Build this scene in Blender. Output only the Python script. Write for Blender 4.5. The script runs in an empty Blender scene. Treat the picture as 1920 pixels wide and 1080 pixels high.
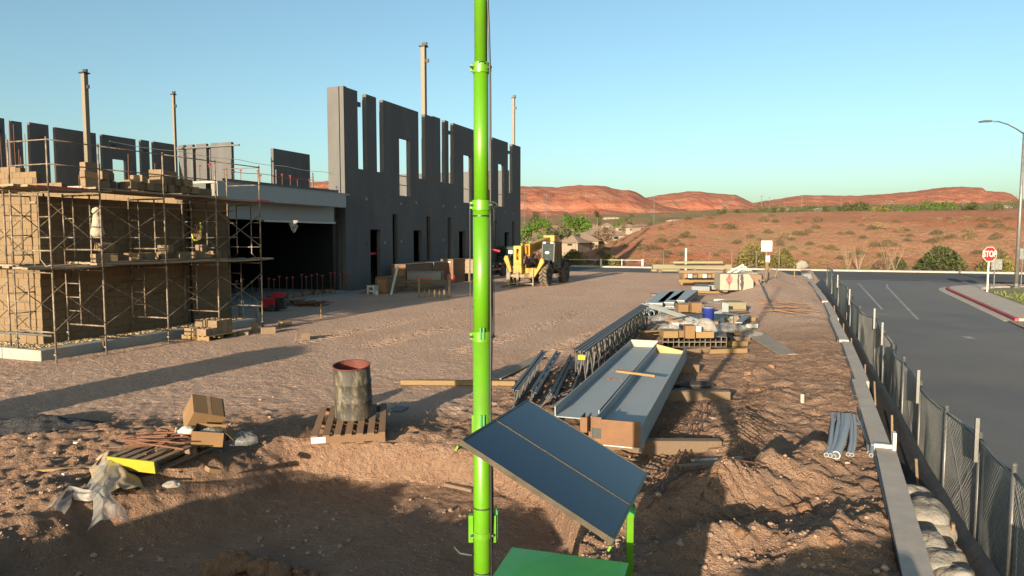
import bpy, bmesh, math, random
import numpy as np
from mathutils import Vector, Matrix

SC = bpy.context.scene
COL = SC.collection
# ------------------------------------------------------------------ camera
CAM_H = 2.85; FPX = 1300.0; PITCH = math.atan(94.0 / 1300.0)
cam_d = bpy.data.cameras.new('camera'); cam = bpy.data.objects.new('camera', cam_d); COL.objects.link(cam)
cam.location = (0, 0, CAM_H); cam.rotation_euler = (math.radians(90) - PITCH, 0, 0)
cam_d.sensor_width = 36.0; cam_d.lens = 36.0 * FPX / 1920.0
cam_d.clip_start = 0.05; cam_d.clip_end = 12000
SC.camera = cam
# ------------------------------------------------------------------ sky, sun, exposure
SUN_EL = 10.2; SUN_AZ = 180 + 24.6          # azimuth clockwise from +Y, low sun behind the camera on the left
w = bpy.data.worlds.new('World'); SC.world = w; w.use_nodes = True
wn = w.node_tree; bg = wn.nodes['Background']
sky = wn.nodes.new('ShaderNodeTexSky'); sky.sky_type = 'NISHITA'; sky.sun_disc = False
sky.sun_elevation = math.radians(SUN_EL); sky.sun_rotation = math.radians(SUN_AZ)
sky.air_density = 1.0; sky.dust_density = 4.6; sky.ozone_density = 2.0; sky.altitude = 900
tint = wn.nodes.new('ShaderNodeMix'); tint.data_type = 'RGBA'; tint.blend_type = 'MULTIPLY'; tint.inputs[0].default_value = 1.0; tint.inputs[7].default_value = (0.88, 0.955, 0.84, 1)
wn.links.new(sky.outputs[0], tint.inputs[6]); wn.links.new(tint.outputs[2], bg.inputs[0]); bg.inputs[1].default_value = 0.105
sun_d = bpy.data.lights.new('sun', 'SUN'); sun = bpy.data.objects.new('sun', sun_d); COL.objects.link(sun)
sun_d.energy = 4.9; sun_d.angle = math.radians(0.55); sun_d.color = (1.0, 0.82, 0.60)
_e, _a = math.radians(SUN_EL), math.radians(SUN_AZ)
SUNV = Vector((math.sin(_a) * math.cos(_e), math.cos(_a) * math.cos(_e), math.sin(_e)))
sun.rotation_euler = SUNV.to_track_quat('Z', 'Y').to_euler()
vs = SC.view_settings; vs.view_transform = 'Standard'; vs.look = 'None'; vs.gamma = 1.0; vs.use_curve_mapping = False
vs.exposure = 1.42
SC.render.engine = 'CYCLES'; SC.cycles.use_denoising = True; SC.cycles.max_bounces = 6
SC.cycles.transparent_max_bounces = 12; SC.cycles.sample_clamp_indirect = 4.0

# ------------------------------------------------------------------ helpers
R = math.radians
AX = R(21.6); SA, CA = math.sin(AX), math.cos(AX)          # the site's axis, clockwise from +Y
ROT = -AX
O2 = (3.3, 5.84)
def uv(x, y): return ((x - O2[0]) * CA - (y - O2[1]) * SA, (x - O2[0]) * SA + (y - O2[1]) * CA)
def xy(u, v): return (O2[0] + u * CA + v * SA, O2[1] - u * SA + v * CA)
def ray(px, py):
    a = (px - 960) / FPX; b = (540 - py) / FPX
    return Vector((a, math.cos(PITCH) + b * math.sin(PITCH), -math.sin(PITCH) + b * math.cos(PITCH)))
def G(px, py, z=0.0):
    r = ray(px, py); t = (z - CAM_H) / r.z; return Vector((r.x * t, r.y * t, z))
def D(px, py, Y):
    r = ray(px, py); t = Y / r.y; return Vector((r.x * t, Y, CAM_H + r.z * t))

class MB:
    def __init__(s): s.v = []; s.f = []
    def add(s, vs_, fs):
        n = len(s.v); s.v += [tuple(p) for p in vs_]; s.f += [tuple(i + n for i in f) for f in fs]; return s
    def box(s, c, d, rz=0.0, M=None):
        x, y, z = d[0] / 2, d[1] / 2, d[2] / 2
        pts = [Vector((a * x, b * y, e * z)) for e in (-1, 1) for b in (-1, 1) for a in (-1, 1)]
        m = (Matrix.Translation(c) @ Matrix.Rotation(rz, 4, 'Z')) if M is None else (Matrix.Translation(c) @ M.to_4x4())
        return s.add([m @ p for p in pts], [(0, 2, 3, 1), (4, 5, 7, 6), (0, 1, 5, 4), (2, 6, 7, 3), (0, 4, 6, 2), (1, 3, 7, 5)])
    def bb(s, x0, x1, y0, y1, z0, z1): return s.box(((x0 + x1) / 2, (y0 + y1) / 2, (z0 + z1) / 2), (abs(x1 - x0), abs(y1 - y0), abs(z1 - z0)))
    def frame(s, p0, p1, up=(0, 0, 1)):
        p0, p1 = Vector(p0), Vector(p1); d = p1 - p0; L = d.length; d.normalize()
        up = Vector(up)
        if abs(d.dot(up)) > 0.98: up = Vector((1, 0, 0))
        x = d.cross(up).normalized(); z = x.cross(d).normalized()
        return p0, d, x, z, L
    def bar(s, p0, p1, wd, ht, up=(0, 0, 1)):                 # rectangular bar, wd sideways, ht along up
        p0, d, x, z, L = s.frame(p0, p1, up)
        pts = []
        for q in (p0, p0 + d * L):
            for a, b in ((-1, -1), (1, -1), (1, 1), (-1, 1)): pts.append(q + x * a * wd / 2 + z * b * ht / 2)
        return s.add(pts, [(0, 1, 2, 3), (7, 6, 5, 4), (0, 4, 5, 1), (1, 5, 6, 2), (2, 6, 7, 3), (3, 7, 4, 0)])
    def cyl(s, p0, p1, r0, r1=None, n=10, caps=True):
        r1 = r0 if r1 is None else r1
        p0, d, x, z, L = s.frame(p0, p1)
        b = len(s.v); q1 = p0 + d * L
        for q, r in ((p0, r0), (q1, r1)):
            for i in range(n):
                a = 2 * math.pi * i / n; s.v.append(tuple(q + (x * math.cos(a) + z * math.sin(a)) * r))
        for i in range(n):
            j = (i + 1) % n; s.f.append((b + i, b + j, b + n + j, b + n + i))
        if caps: s.f.append(tuple(b + i for i in range(n - 1, -1, -1))); s.f.append(tuple(b + n + i for i in range(n)))
        return s
    def pipe(s, p0, p1, r, ri, n=14):                         # hollow pipe with wall thickness
        p0, d, x, z, L = s.frame(p0, p1); b = len(s.v); q1 = p0 + d * L
        for q, rr in ((p0, r), (q1, r), (q1, ri), (p0, ri)):
            for i in range(n):
                a = 2 * math.pi * i / n; s.v.append(tuple(q + (x * math.cos(a) + z * math.sin(a)) * rr))
        for k in range(4):
            k2 = (k + 1) % 4
            for i in range(n):
                j = (i + 1) % n; s.f.append((b + k * n + i, b + k * n + j, b + k2 * n + j, b + k2 * n + i))
        return s
    def tube(s, pts, r, n=6):
        pts = [Vector(p) for p in pts]; b = len(s.v); m = len(pts)
        for i, p in enumerate(pts):
            d = (pts[min(i + 1, m - 1)] - pts[max(i - 1, 0)]).normalized()
            up = Vector((0, 0, 1)) if abs(d.z) < 0.9 else Vector((1, 0, 0))
            x = d.cross(up).normalized(); z = x.cross(d)
            rr = r[i] if isinstance(r, (list, tuple)) else r
            for k in range(n):
                a = 2 * math.pi * k / n; s.v.append(tuple(p + (x * math.cos(a) + z * math.sin(a)) * rr))
        for i in range(m - 1):
            for k in range(n):
                j = (k + 1) % n; s.f.append((b + i * n + k, b + i * n + j, b + (i + 1) * n + j, b + (i + 1) * n + k))
        s.f.append(tuple(b + k for k in range(n - 1, -1, -1))); s.f.append(tuple(b + (m - 1) * n + k for k in range(n)))
        return s
    def lathe(s, prof, c=(0, 0, 0), n=24):
        b = len(s.v); m = len(prof)
        for r, z in prof:
            for i in range(n):
                a = 2 * math.pi * i / n; s.v.append((c[0] + r * math.cos(a), c[1] + r * math.sin(a), c[2] + z))
        for k in range(m - 1):
            for i in range(n):
                j = (i + 1) % n; s.f.append((b + k * n + i, b + k * n + j, b + (k + 1) * n + j, b + (k + 1) * n + i))
        return s
    def prism(s, poly, o, ex, ey, ez):                        # 2-D outline in ex,ey pushed along ez (vector with length)
        o, ex, ey, ez = Vector(o), Vector(ex), Vector(ey), Vector(ez); n = len(poly)
        pts = [o + ex * a + ey * b for a, b in poly]; pts += [p + ez for p in pts]
        fs = [tuple(range(n - 1, -1, -1)), tuple(range(n, 2 * n))] + [(i, (i + 1) % n, n + (i + 1) % n, n + i) for i in range(n)]
        return s.add(pts, fs)
    def grid(s, fn, nu, nv):
        b = len(s.v)
        for j in range(nv + 1):
            for i in range(nu + 1): s.v.append(tuple(fn(i / nu, j / nv)))
        for j in range(nv):
            for i in range(nu):
                a = b + j * (nu + 1) + i; s.f.append((a, a + 1, a + nu + 2, a + nu + 1))
        return s
    def mesh(s, name, m, smooth=False):
        me = bpy.data.meshes.new(name); me.from_pydata(s.v, [], s.f)
        if m is not None: me.materials.append(m)
        if smooth: me.polygons.foreach_set('use_smooth', [True] * len(me.polygons))
        me.update(); return me
    def obj(s, name, m, parent=None, smooth=False, bevel=0, solid=0, fix=True):
        me = s.mesh(name, m, smooth)
        if fix and len(me.polygons) < 4000:
            bm = bmesh.new(); bm.from_mesh(me); bmesh.ops.recalc_face_normals(bm, faces=bm.faces); bm.to_mesh(me); bm.free()
        o = bpy.data.objects.new(name, me); COL.objects.link(o); o.parent = parent
        if solid: q = o.modifiers.new('solid', 'SOLIDIFY'); q.thickness = solid; q.offset = 0
        if bevel: q = o.modifiers.new('bevel', 'BEVEL'); q.width = bevel; q.segments = 2; q.limit_method = 'ANGLE'
        if smooth == 'auto': pass
        return o

def tag(o, label, cat, group=None):
    o['label'] = label; o['category'] = cat
    if group: o['group'] = group
    return o
def thing(name, label, cat, loc=(0, 0, 0), rz=0.0, group=None):
    o = bpy.data.objects.new(name, None); COL.objects.link(o); o.empty_display_size = 0.2
    o.location = loc; o.rotation_euler = (0, 0, rz); return tag(o, label, cat, group)
def struct(o): o['kind'] = 'structure'; return o
def stuff(o): o['kind'] = 'stuff'; return o
def inst(src, name=None, parent=None, loc=None, rot=None):     # a linked copy of one mesh object
    c = src.copy(); COL.objects.link(c)
    if name: c.name = name
    c.parent = parent
    if loc is not None: c.location = loc
    if rot is not None: c.rotation_euler = rot
    return c
def dup(root, loc=None, rot=None, label=None, group=None):
    kids = [o for o in root.children]
    r = root.copy(); COL.objects.link(r)
    if loc is not None: r.location = loc
    if rot is not None: r.rotation_euler = rot
    if label: r['label'] = label
    if group: r['group'] = group
    for ch in kids:
        c = ch.copy(); COL.objects.link(c); c.parent = r
        for g in ch.children:
            d = g.copy(); COL.objects.link(d); d.parent = c
    return r
ORD = ['first', 'second', 'third', 'fourth', 'fifth', 'sixth', 'seventh', 'eighth', 'ninth', 'tenth', 'eleventh', 'twelfth', 'thirteenth', 'fourteenth', 'fifteenth', 'sixteenth', 'seventeenth', 'eighteenth', 'nineteenth', 'twentieth', 'twenty-first', 'twenty-second', 'twenty-third', 'twenty-fourth']

# ------------------------------------------------------------------ noise
def _h(ix, iy, s):
    q = np.sin(ix * 127.1 + iy * 311.7 + s * 74.7) * 43758.5453
    return q - np.floor(q)
def vn(x, y, s=0):
    x = np.asarray(x, float); y = np.asarray(y, float)
    ix = np.floor(x); iy = np.floor(y); fx = x - ix; fy = y - iy
    fx = fx * fx * (3 - 2 * fx); fy = fy * fy * (3 - 2 * fy)
    return (_h(ix, iy, s) * (1 - fx) + _h(ix + 1, iy, s) * fx) * (1 - fy) + (_h(ix, iy + 1, s) * (1 - fx) + _h(ix + 1, iy + 1, s) * fx) * fy
def fb(x, y, s=0, o=3):
    t = 0; a = 0.5
    for k in range(o): t = t + a * vn(x * 2 ** k, y * 2 ** k, s + k); a *= 0.5
    return t / (1 - 0.5 ** o)
def ss(a, b, x): t = np.clip((np.asarray(x, float) - a) / (b - a), 0, 1); return t * t * (3 - 2 * t)

# ------------------------------------------------------------------ materials
MATS = {}
def nn(nt, t, **k):
    n = nt.nodes.new(t)
    for a, b in k.items(): setattr(n, a, b)
    return n
def ramp(nt, src, stops):
    r = nn(nt, 'ShaderNodeValToRGB'); e = r.color_ramp.elements
    while len(e) < len(stops): e.new(0.5)
    for i, (p, c) in enumerate(stops):
        e[i].position = p; e[i].color = (c, c, c, 1) if isinstance(c, (int, float)) else (*c, 1)
    nt.links.new(src, r.inputs[0]); return r.outputs[0]
def noise(nt, sc, det=4, rough=0.6, vec=None, dist=0.0):
    n = nn(nt, 'ShaderNodeTexNoise'); n.inputs['Scale'].default_value = sc; n.inputs['Detail'].default_value = det
    n.inputs['Roughness'].default_value = rough; n.inputs['Distortion'].default_value = dist
    if vec is not None: nt.links.new(vec, n.inputs['Vector'])
    return n.outputs['Fac']
def mix(nt, fac, a, b, mode='MIX'):
    m = nn(nt, 'ShaderNodeMix', data_type='RGBA', blend_type=mode)
    if isinstance(fac, (int, float)): m.inputs[0].default_value = fac
    else: nt.links.new(fac, m.inputs[0])
    for i, q in ((6, a), (7, b)):
        if isinstance(q, (tuple, list)): m.inputs[i].default_value = (*q, 1)
        else: nt.links.new(q, m.inputs[i])
    return m.outputs[2]
def coords(nt): return nn(nt, 'ShaderNodeTexCoord').outputs['Object']
def base(name):
    m = bpy.data.materials.new(name); m.use_nodes = True; nt = m.node_tree; b = nt.nodes['Principled BSDF']; return m, nt, b
def bump(nt, b, src, dist, strength=1.0, prev=None):
    q = nn(nt, 'ShaderNodeBump'); q.inputs['Distance'].default_value = dist; q.inputs['Strength'].default_value = strength
    nt.links.new(src, q.inputs['Height'])
    if prev is not None: nt.links.new(prev, q.inputs['Normal'])
    nt.links.new(q.outputs[0], b.inputs['Normal']); return q.outputs[0]
def mat(name, col, rough=0.7, metal=0.0, var=0.25, sc=6.0, bmp=0.0, bsc=40.0, dirt=None, damt=0.3, rnd=0.0, spec=0.5, stretch=None, coat=0.0):
    """colour with blotches of tone, grime in patches and fine relief"""
    if name in MATS: return MATS[name]
    m, nt, b = base(name); v = coords(nt)
    if stretch:
        mp = nn(nt, 'ShaderNodeMapping'); mp.inputs['Scale'].default_value = stretch; nt.links.new(v, mp.inputs[0]); v = mp.outputs[0]
    n1 = noise(nt, sc, 5, 0.65, v)
    lo = tuple(c * (1 - var) for c in col); hi = tuple(min(c * (1 + var), 0.95) for c in col)
    c = mix(nt, ramp(nt, n1, [(0.3, 0.0), (0.7, 1.0)]), lo, hi)
    if dirt is not None:
        n2 = noise(nt, sc * 0.6, 6, 0.7, v, 0.3)
        c = mix(nt, ramp(nt, n2, [(0.62 - damt * 0.5, 0.0), (0.72, min(1.0, damt * 2.2))]), c, dirt)
    if rnd:
        oi = nn(nt, 'ShaderNodeObjectInfo'); hs = nn(nt, 'ShaderNodeHueSaturation')
        mr = nn(nt, 'ShaderNodeMapRange'); mr.inputs[3].default_value = 1 - rnd; mr.inputs[4].default_value = 1 + rnd
        nt.links.new(oi.outputs['Random'], mr.inputs[0]); nt.links.new(mr.outputs[0], hs.inputs['Value']); nt.links.new(c, hs.inputs['Color']); c = hs.outputs[0]
    nt.links.new(c, b.inputs['Base Color'])
    b.inputs['Metallic'].default_value = metal; b.inputs['Specular IOR Level'].default_value = spec; b.inputs['Coat Weight'].default_value = coat
    rr = ramp(nt, n1, [(0.25, max(rough - 0.12, 0.03)), (0.75, min(rough + 0.12, 1))]); nt.links.new(rr, b.inputs['Roughness'])
    if bmp: bump(nt, b, noise(nt, bsc, 4, 0.6, v), bmp)
    MATS[name] = m; return m

def ground_mat(name, cols, gravel=0.5, bm=0.05, soil=None, stone=(0.36, 0.30, 0.25), scale=1.0):
    m, nt, b = base(name); v = coords(nt)
    big = noise(nt, 0.35 * scale, 6, 0.6, v, 0.4); mid = noise(nt, 2.6 * scale, 6, 0.7, v); fine = noise(nt, 20 * scale, 8, 0.78, v)
    c = mix(nt, ramp(nt, big, [(0.35, 0.0), (0.65, 1.0)]), cols[0], cols[1])
    c = mix(nt, ramp(nt, mid, [(0.40, 0.0), (0.70, 0.8)]), c, cols[2])
    wv = nn(nt, 'ShaderNodeTexNoise'); wv.inputs['Scale'].default_value = 14 * scale; wv.inputs['Detail'].default_value = 3; nt.links.new(v, wv.inputs['Vector'])
    wm = nn(nt, 'ShaderNodeVectorMath', operation='MULTIPLY_ADD'); wm.inputs[1].default_value = (0.10 / scale,) * 3; nt.links.new(wv.outputs['Color'], wm.inputs[0]); nt.links.new(v, wm.inputs[2]); v0 = v; v = wm.outputs[0]
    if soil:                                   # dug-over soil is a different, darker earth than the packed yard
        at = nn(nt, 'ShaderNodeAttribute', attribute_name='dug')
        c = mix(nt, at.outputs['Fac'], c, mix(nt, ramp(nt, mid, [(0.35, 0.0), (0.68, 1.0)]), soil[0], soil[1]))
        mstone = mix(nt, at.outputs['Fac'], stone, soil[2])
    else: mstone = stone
    vo = nn(nt, 'ShaderNodeTexVoronoi'); vo.inputs['Scale'].default_value = 34 * scale; nt.links.new(v, vo.inputs['Vector'])
    vo2 = nn(nt, 'ShaderNodeTexVoronoi'); vo2.inputs['Scale'].default_value = 9 * scale; nt.links.new(v, vo2.inputs['Vector'])
    sm = ramp(nt, vo.outputs['Distance'], [(0.22, 1.0), (0.40, 0.0)])
    wh = nn(nt, 'ShaderNodeSeparateColor'); nt.links.new(vo.outputs['Color'], wh.inputs[0])
    sel = ramp(nt, wh.outputs[0], [(0.55, 0.0), (0.62, gravel)])
    sf = nn(nt, 'ShaderNodeMath', operation='MULTIPLY'); nt.links.new(sm, sf.inputs[0]); nt.links.new(sel, sf.inputs[1])
    c = mix(nt, sf.outputs[0], c, mstone)
    c = mix(nt, ramp(nt, fine, [(0.3, 0.35), (0.6, 0.0)]), c, tuple(q * 0.55 for q in cols[0]))
    nt.links.new(c, b.inputs['Base Color']); b.inputs['Roughness'].default_value = 0.95; b.inputs['Specular IOR Level'].default_value = 0.15
    # heights: clods, pebbles, grit
    a1 = nn(nt, 'ShaderNodeMath', operation='MULTIPLY_ADD'); nt.links.new(sm, a1.inputs[0]); a1.inputs[1].default_value = 0.22; nt.links.new(fine, a1.inputs[2])
    a2 = nn(nt, 'ShaderNodeMath', operation='MULTIPLY_ADD'); nt.links.new(ramp(nt, vo2.outputs['Distance'], [(0.1, 1.0), (0.6, 0.0)]), a2.inputs[0]); a2.inputs[1].default_value = 0.45; nt.links.new(a1.outputs[0], a2.inputs[2])
    bump(nt, b, a2.outputs[0], bm)
    MATS[name] = m; return m

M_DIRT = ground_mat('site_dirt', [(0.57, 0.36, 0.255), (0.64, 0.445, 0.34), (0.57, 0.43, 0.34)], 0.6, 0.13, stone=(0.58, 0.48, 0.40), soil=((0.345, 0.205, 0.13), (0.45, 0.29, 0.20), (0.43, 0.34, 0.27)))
M_REDSOIL = ground_mat('red_soil', [(0.36, 0.12, 0.055), (0.42, 0.19, 0.095), (0.38, 0.25, 0.13)], 0.4, 0.5, scale=0.12, stone=(0.36, 0.27, 0.17))
M_PLAIN = ground_mat('valley_soil', [(0.30, 0.15, 0.08), (0.26, 0.20, 0.11), (0.20, 0.19, 0.09)], 0.3, 1.5, scale=0.03)
M_SPOIL = ground_mat('spoil_dirt', [(0.26, 0.14, 0.08), (0.31, 0.175, 0.10), (0.29, 0.175, 0.11)], 0.5, 0.05)
M_DKGRAVEL = ground_mat('dark_gravel', [(0.05, 0.05, 0.055), (0.07, 0.07, 0.07), (0.09, 0.08, 0.08)], 0.8, 0.05, stone=(0.13, 0.12, 0.12))
M_SHOULDER = ground_mat('shoulder_gravel', [(0.26, 0.19, 0.14), (0.30, 0.23, 0.17), (0.22, 0.18, 0.14)], 0.8, 0.04)
M_CONC = mat('concrete', (0.288, 0.256, 0.224), 0.9, var=0.15, sc=3, bmp=0.004, bsc=60, dirt=(0.22, 0.17, 0.13), damt=0.25)
M_CONCD = mat('footing_concrete', (0.204, 0.221, 0.212), 0.9, var=0.15, sc=3, bmp=0.004, bsc=50, dirt=(0.30, 0.22, 0.15), damt=0.3)
M_PANEL = mat('grey_panel_concrete', (0.088, 0.086, 0.086), 0.85, var=0.24, sc=0.9, bmp=0.008, bsc=20, dirt=(0.065, 0.066, 0.07), damt=0.5, stretch=(1, 1, 0.35))
M_JOINT = mat('joint_sealant', (0.03, 0.03, 0.03), 0.9)
M_CMU = mat('tan_block', (0.143, 0.097, 0.053), 0.95, var=0.08, sc=9, bmp=0.002, bsc=120, rnd=0.05)
M_CMU2 = mat('loose_tan_block', (0.165, 0.115, 0.068), 0.95, var=0.15, sc=9, bmp=0.004, bsc=120, rnd=0.15)
M_MORTAR = mat('mortar', (0.095, 0.066, 0.040), 1.0, var=0.2)
M_ASPH = mat('asphalt', (0.076, 0.080, 0.086), 0.9, var=0.18, sc=0.35, bmp=0.004, bsc=160, dirt=(0.095, 0.088, 0.082), damt=0.4)
M_ASPH2 = mat('fresh_asphalt', (0.030, 0.030, 0.032), 0.9, var=0.15, sc=0.4, bmp=0.004, bsc=150)
M_LINE = mat('worn_road_paint', (0.24, 0.24, 0.235), 0.8, var=0.2, sc=3, dirt=(0.10, 0.10, 0.10), damt=0.5)
M_WHITE = mat('white_paint', (0.420, 0.410, 0.380), 0.6, var=0.06, dirt=(0.45, 0.40, 0.33), damt=0.15)
M_REDPAINT = mat('red_kerb_paint', (0.26, 0.02, 0.035), 0.7, var=0.2, dirt=(0.30, 0.16, 0.14), damt=0.25)
M_STOPRED = mat('sign_red', (0.50, 0.012, 0.02), 0.45, var=0.05)
M_GREEN = mat('lime_enamel', (0.074, 0.225, 0.004), 0.38, var=0.07, sc=3, coat=0.12, dirt=(0.085, 0.15, 0.02), damt=0.3)
M_GREEN2 = mat('green_enamel', (0.03, 0.20, 0.055), 0.45, var=0.12, sc=5, coat=0.2, dirt=(0.08, 0.17, 0.08), damt=0.25)
M_CELL = mat('solar_glass', (0.006, 0.012, 0.026), 0.22, var=0.15, sc=1.5, spec=0.3)
M_ALU = mat('aluminium', (0.300, 0.290, 0.270), 0.42, 0.8, var=0.1)
M_GALV = mat('galvanised_steel', (0.115, 0.115, 0.112), 0.5, 0.6, var=0.15, sc=20)
M_STEEL = mat('grey_primed_steel', (0.225, 0.250, 0.260), 0.6, var=0.07, sc=3, dirt=(0.24, 0.22, 0.19), damt=0.22, bmp=0.001, bsc=30)
M_DKSTEEL = mat('dark_primed_steel', (0.075, 0.078, 0.082), 0.6, var=0.2, sc=7, dirt=(0.15, 0.11, 0.08), damt=0.25)
M_RUST = mat('rusty_plate', (0.13, 0.062, 0.026), 0.75, var=0.3, sc=5, dirt=(0.10, 0.05, 0.03), damt=0.3, bmp=0.001)
M_RUSTBAR = mat('rusty_bar', (0.13, 0.055, 0.03), 0.85, var=0.3, sc=12)
M_SCAF = mat('scaffold_tube', (0.11, 0.08, 0.055), 0.6, 0.2, var=0.3, sc=9, dirt=(0.32, 0.27, 0.20), damt=0.35)
M_PLANK = mat('scaffold_plank', (0.188, 0.139, 0.090), 0.9, var=0.25, sc=4, stretch=(6, 6, 6), dirt=(0.32, 0.27, 0.21), damt=0.3)
M_REDTIP = mat('red_plank_paint', (0.36, 0.05, 0.05), 0.8, var=0.25)
M_WOOD = mat('yellow_lumber', (0.170, 0.108, 0.045), 0.85, var=0.18, sc=3, stretch=(14, 14, 14), bmp=0.001, bsc=30, rnd=0.15)
M_OLDWOOD = mat('weathered_wood', (0.140, 0.095, 0.060), 0.9, var=0.25, sc=4, stretch=(10, 10, 10), bmp=0.002, bsc=30, rnd=0.18)
M_PALLET = mat('pallet_wood', (0.150, 0.085, 0.046), 0.9, var=0.22, sc=6, stretch=(8, 2, 8), bmp=0.002, bsc=30, rnd=0.12)
M_GREYWOOD = mat('grey_plywood', (0.160, 0.145, 0.120), 0.9, var=0.15, sc=3, dirt=(0.28, 0.21, 0.14), damt=0.3)
M_CARD = mat('cardboard', (0.150, 0.086, 0.037), 0.9, var=0.08, sc=4, dirt=(0.30, 0.17, 0.08), damt=0.15)
M_BLACKFAB = mat('black_silt_fabric', (0.018, 0.019, 0.02), 0.65, var=0.3, sc=8, bmp=0.012, bsc=5, dirt=(0.05, 0.045, 0.04), damt=0.3)
M_SAND = mat('white_sandbag', (0.185, 0.175, 0.155), 0.8, var=0.1, sc=7, bmp=0.04, bsc=9, dirt=(0.17, 0.13, 0.095), damt=0.4)
M_YELLOW = mat('machine_yellow', (0.36, 0.172, 0.004), 0.45, var=0.1, sc=4, dirt=(0.16, 0.08, 0.015), damt=0.15)
M_YTAG = mat('yellow_paint', (0.260, 0.210, 0.006), 0.7, var=0.05)
M_RUBBER = mat('rubber', (0.022, 0.021, 0.02), 0.9, var=0.3, dirt=(0.17, 0.12, 0.08), damt=0.35)
M_BLACK = mat('black_paint_and_shade', (0.015, 0.015, 0.016), 0.5, var=0.3)  # true black parts, plus the darkness of holes and hall interiors
M_GLASS = mat('tinted_glass', (0.012, 0.02, 0.019), 0.1, var=0.1, spec=0.35)
M_HYD = mat('dusty_engine', (0.12, 0.07, 0.045), 0.7, var=0.35, sc=8)
M_RED = mat('red_machine', (0.38, 0.015, 0.03), 0.5, var=0.15)
M_REDCAP = mat('red_rebar_cap', (0.275, 0.030, 0.020), 0.6, var=0.1)
M_ORANGE = mat('orange_plastic', (0.60, 0.12, 0.01), 0.5, var=0.1)
M_BLUE = mat('blue_bucket', (0.015, 0.03, 0.20), 0.45, var=0.1)
M_PVC = mat('grey_conduit', (0.240, 0.255, 0.275), 0.5, var=0.06, sc=4, dirt=(0.33, 0.25, 0.18), damt=0.2)
M_WPVC = mat('white_pipe', (0.260, 0.250, 0.230), 0.5, var=0.06, dirt=(0.45, 0.35, 0.25), damt=0.2)
M_BROWNBOX = mat('brown_job_box', (0.13, 0.075, 0.042), 0.7, var=0.2, sc=5)
M_GREYBOX = mat('grey_job_box', (0.130, 0.135, 0.135), 0.6, var=0.12, sc=4)
M_TANSTEEL = mat('tan_column_paint', (0.145, 0.120, 0.085), 0.6, var=0.08)
M_LIGHTBEAM = mat('pale_beam_paint', (0.170, 0.150, 0.090), 0.7, var=0.1, rnd=0.1)
M_LEAF = {}
def leaf(name, col):
    if name in M_LEAF: return M_LEAF[name]
    m, nt, b = base(name); v = coords(nt)
    n1 = noise(nt, 0.7, 3, 0.6, v); oi = nn(nt, 'ShaderNodeObjectInfo')
    c = mix(nt, ramp(nt, n1, [(0.3, 0.0), (0.7, 1.0)]), tuple(q * 0.55 for q in col), tuple(q * 1.4 for q in col))
    nt.links.new(c, b.inputs['Base Color']); b.inputs['Roughness'].default_value = 0.75
    b.inputs['Specular IOR Level'].default_value = 0.2
    M_LEAF[name] = m; return m
def sheet(name, col, alpha, rough=0.35, trans=0.35):
    m, nt, b = base(name); v = coords(nt)
    b.inputs['Base Color'].default_value = (*col, 1); b.inputs['Roughness'].default_value = rough
    tr = nn(nt, 'ShaderNodeBsdfTransparent'); tl = nn(nt, 'ShaderNodeBsdfTranslucent'); tl.inputs[0].default_value = (*col, 1)
    ms = nn(nt, 'ShaderNodeMixShader'); ms.inputs[0].default_value = trans; nt.links.new(b.outputs[0], ms.inputs[1]); nt.links.new(tl.outputs[0], ms.inputs[2])
    mt = nn(nt, 'ShaderNodeMixShader'); nt.links.new(ramp(nt, noise(nt, 7, 3, 0.5, v), [(0.3, max(alpha - 0.12, 0)), (0.7, min(alpha + 0.12, 1))]), mt.inputs[0])
    nt.links.new(tr.outputs[0], mt.inputs[1]); nt.links.new(ms.outputs[0], mt.inputs[2])
    nt.links.new(mt.outputs[0], nt.nodes['Material Output'].inputs[0]); bump(nt, b, noise(nt, 18, 3, 0.6, v), 0.01)
    MATS[name] = m; return m
M_FILM = sheet('plastic_film', (0.50, 0.48, 0.44), 0.50)
M_SCREEN = sheet('fence_screen', (0.14, 0.165, 0.155), 0.82, 0.7, 0.25)
M_WRAP = sheet('clear_wrap', (0.32, 0.31, 0.30), 0.45)
# ------------------------------------------------------------------ terrain
def zroad(v): return np.interp(v, [-20, 6, 48, 58, 200], [-1.70, -1.66, -0.56, -0.5, -0.5])
def ucurb(v): return np.interp(v, [-5, -1, 3.5, 8, 14, 28, 48], [-0.1, 0, 0.24, 0.37, 0.5, 0.6, 0.3])
PIT = [(-3.05, 9.42), (-1.4, 9.22), (0.0, 9.02), (0.45, 8.2), (0.7, 5.2), (0.3, 2.6), (-3.0, 3.2), (-5.4, 4.6), (-4.6, 7.2)]
def pit_sd(x, y):
    x = np.asarray(x, float); y = np.asarray(y, float); d = np.full(x.shape, 1e9); ins = np.zeros(x.shape, bool); n = len(PIT)
    for i in range(n):
        ax, ay = PIT[i]; bx, by = PIT[(i + 1) % n]; ex, ey = bx - ax, by - ay
        t = np.clip(((x - ax) * ex + (y - ay) * ey) / (ex * ex + ey * ey), 0, 1)
        d = np.minimum(d, np.hypot(x - ax - t * ex, y - ay - t * ey))
        c = ((ay > y) != (by > y)) & (x < ex * (y - ay) / (by - ay + 1e-12) + ax); ins ^= c
    return np.where(ins, -d, d)
def bumpf(x, y, cx, cy, rx, ry, a=0.0):
    c, s_ = math.cos(a), math.sin(a); dx, dy = x - cx, y - cy
    p, q = (dx * c + dy * s_) / rx, (-dx * s_ + dy * c) / ry
    return np.exp(-(p * p + q * q))
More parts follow.
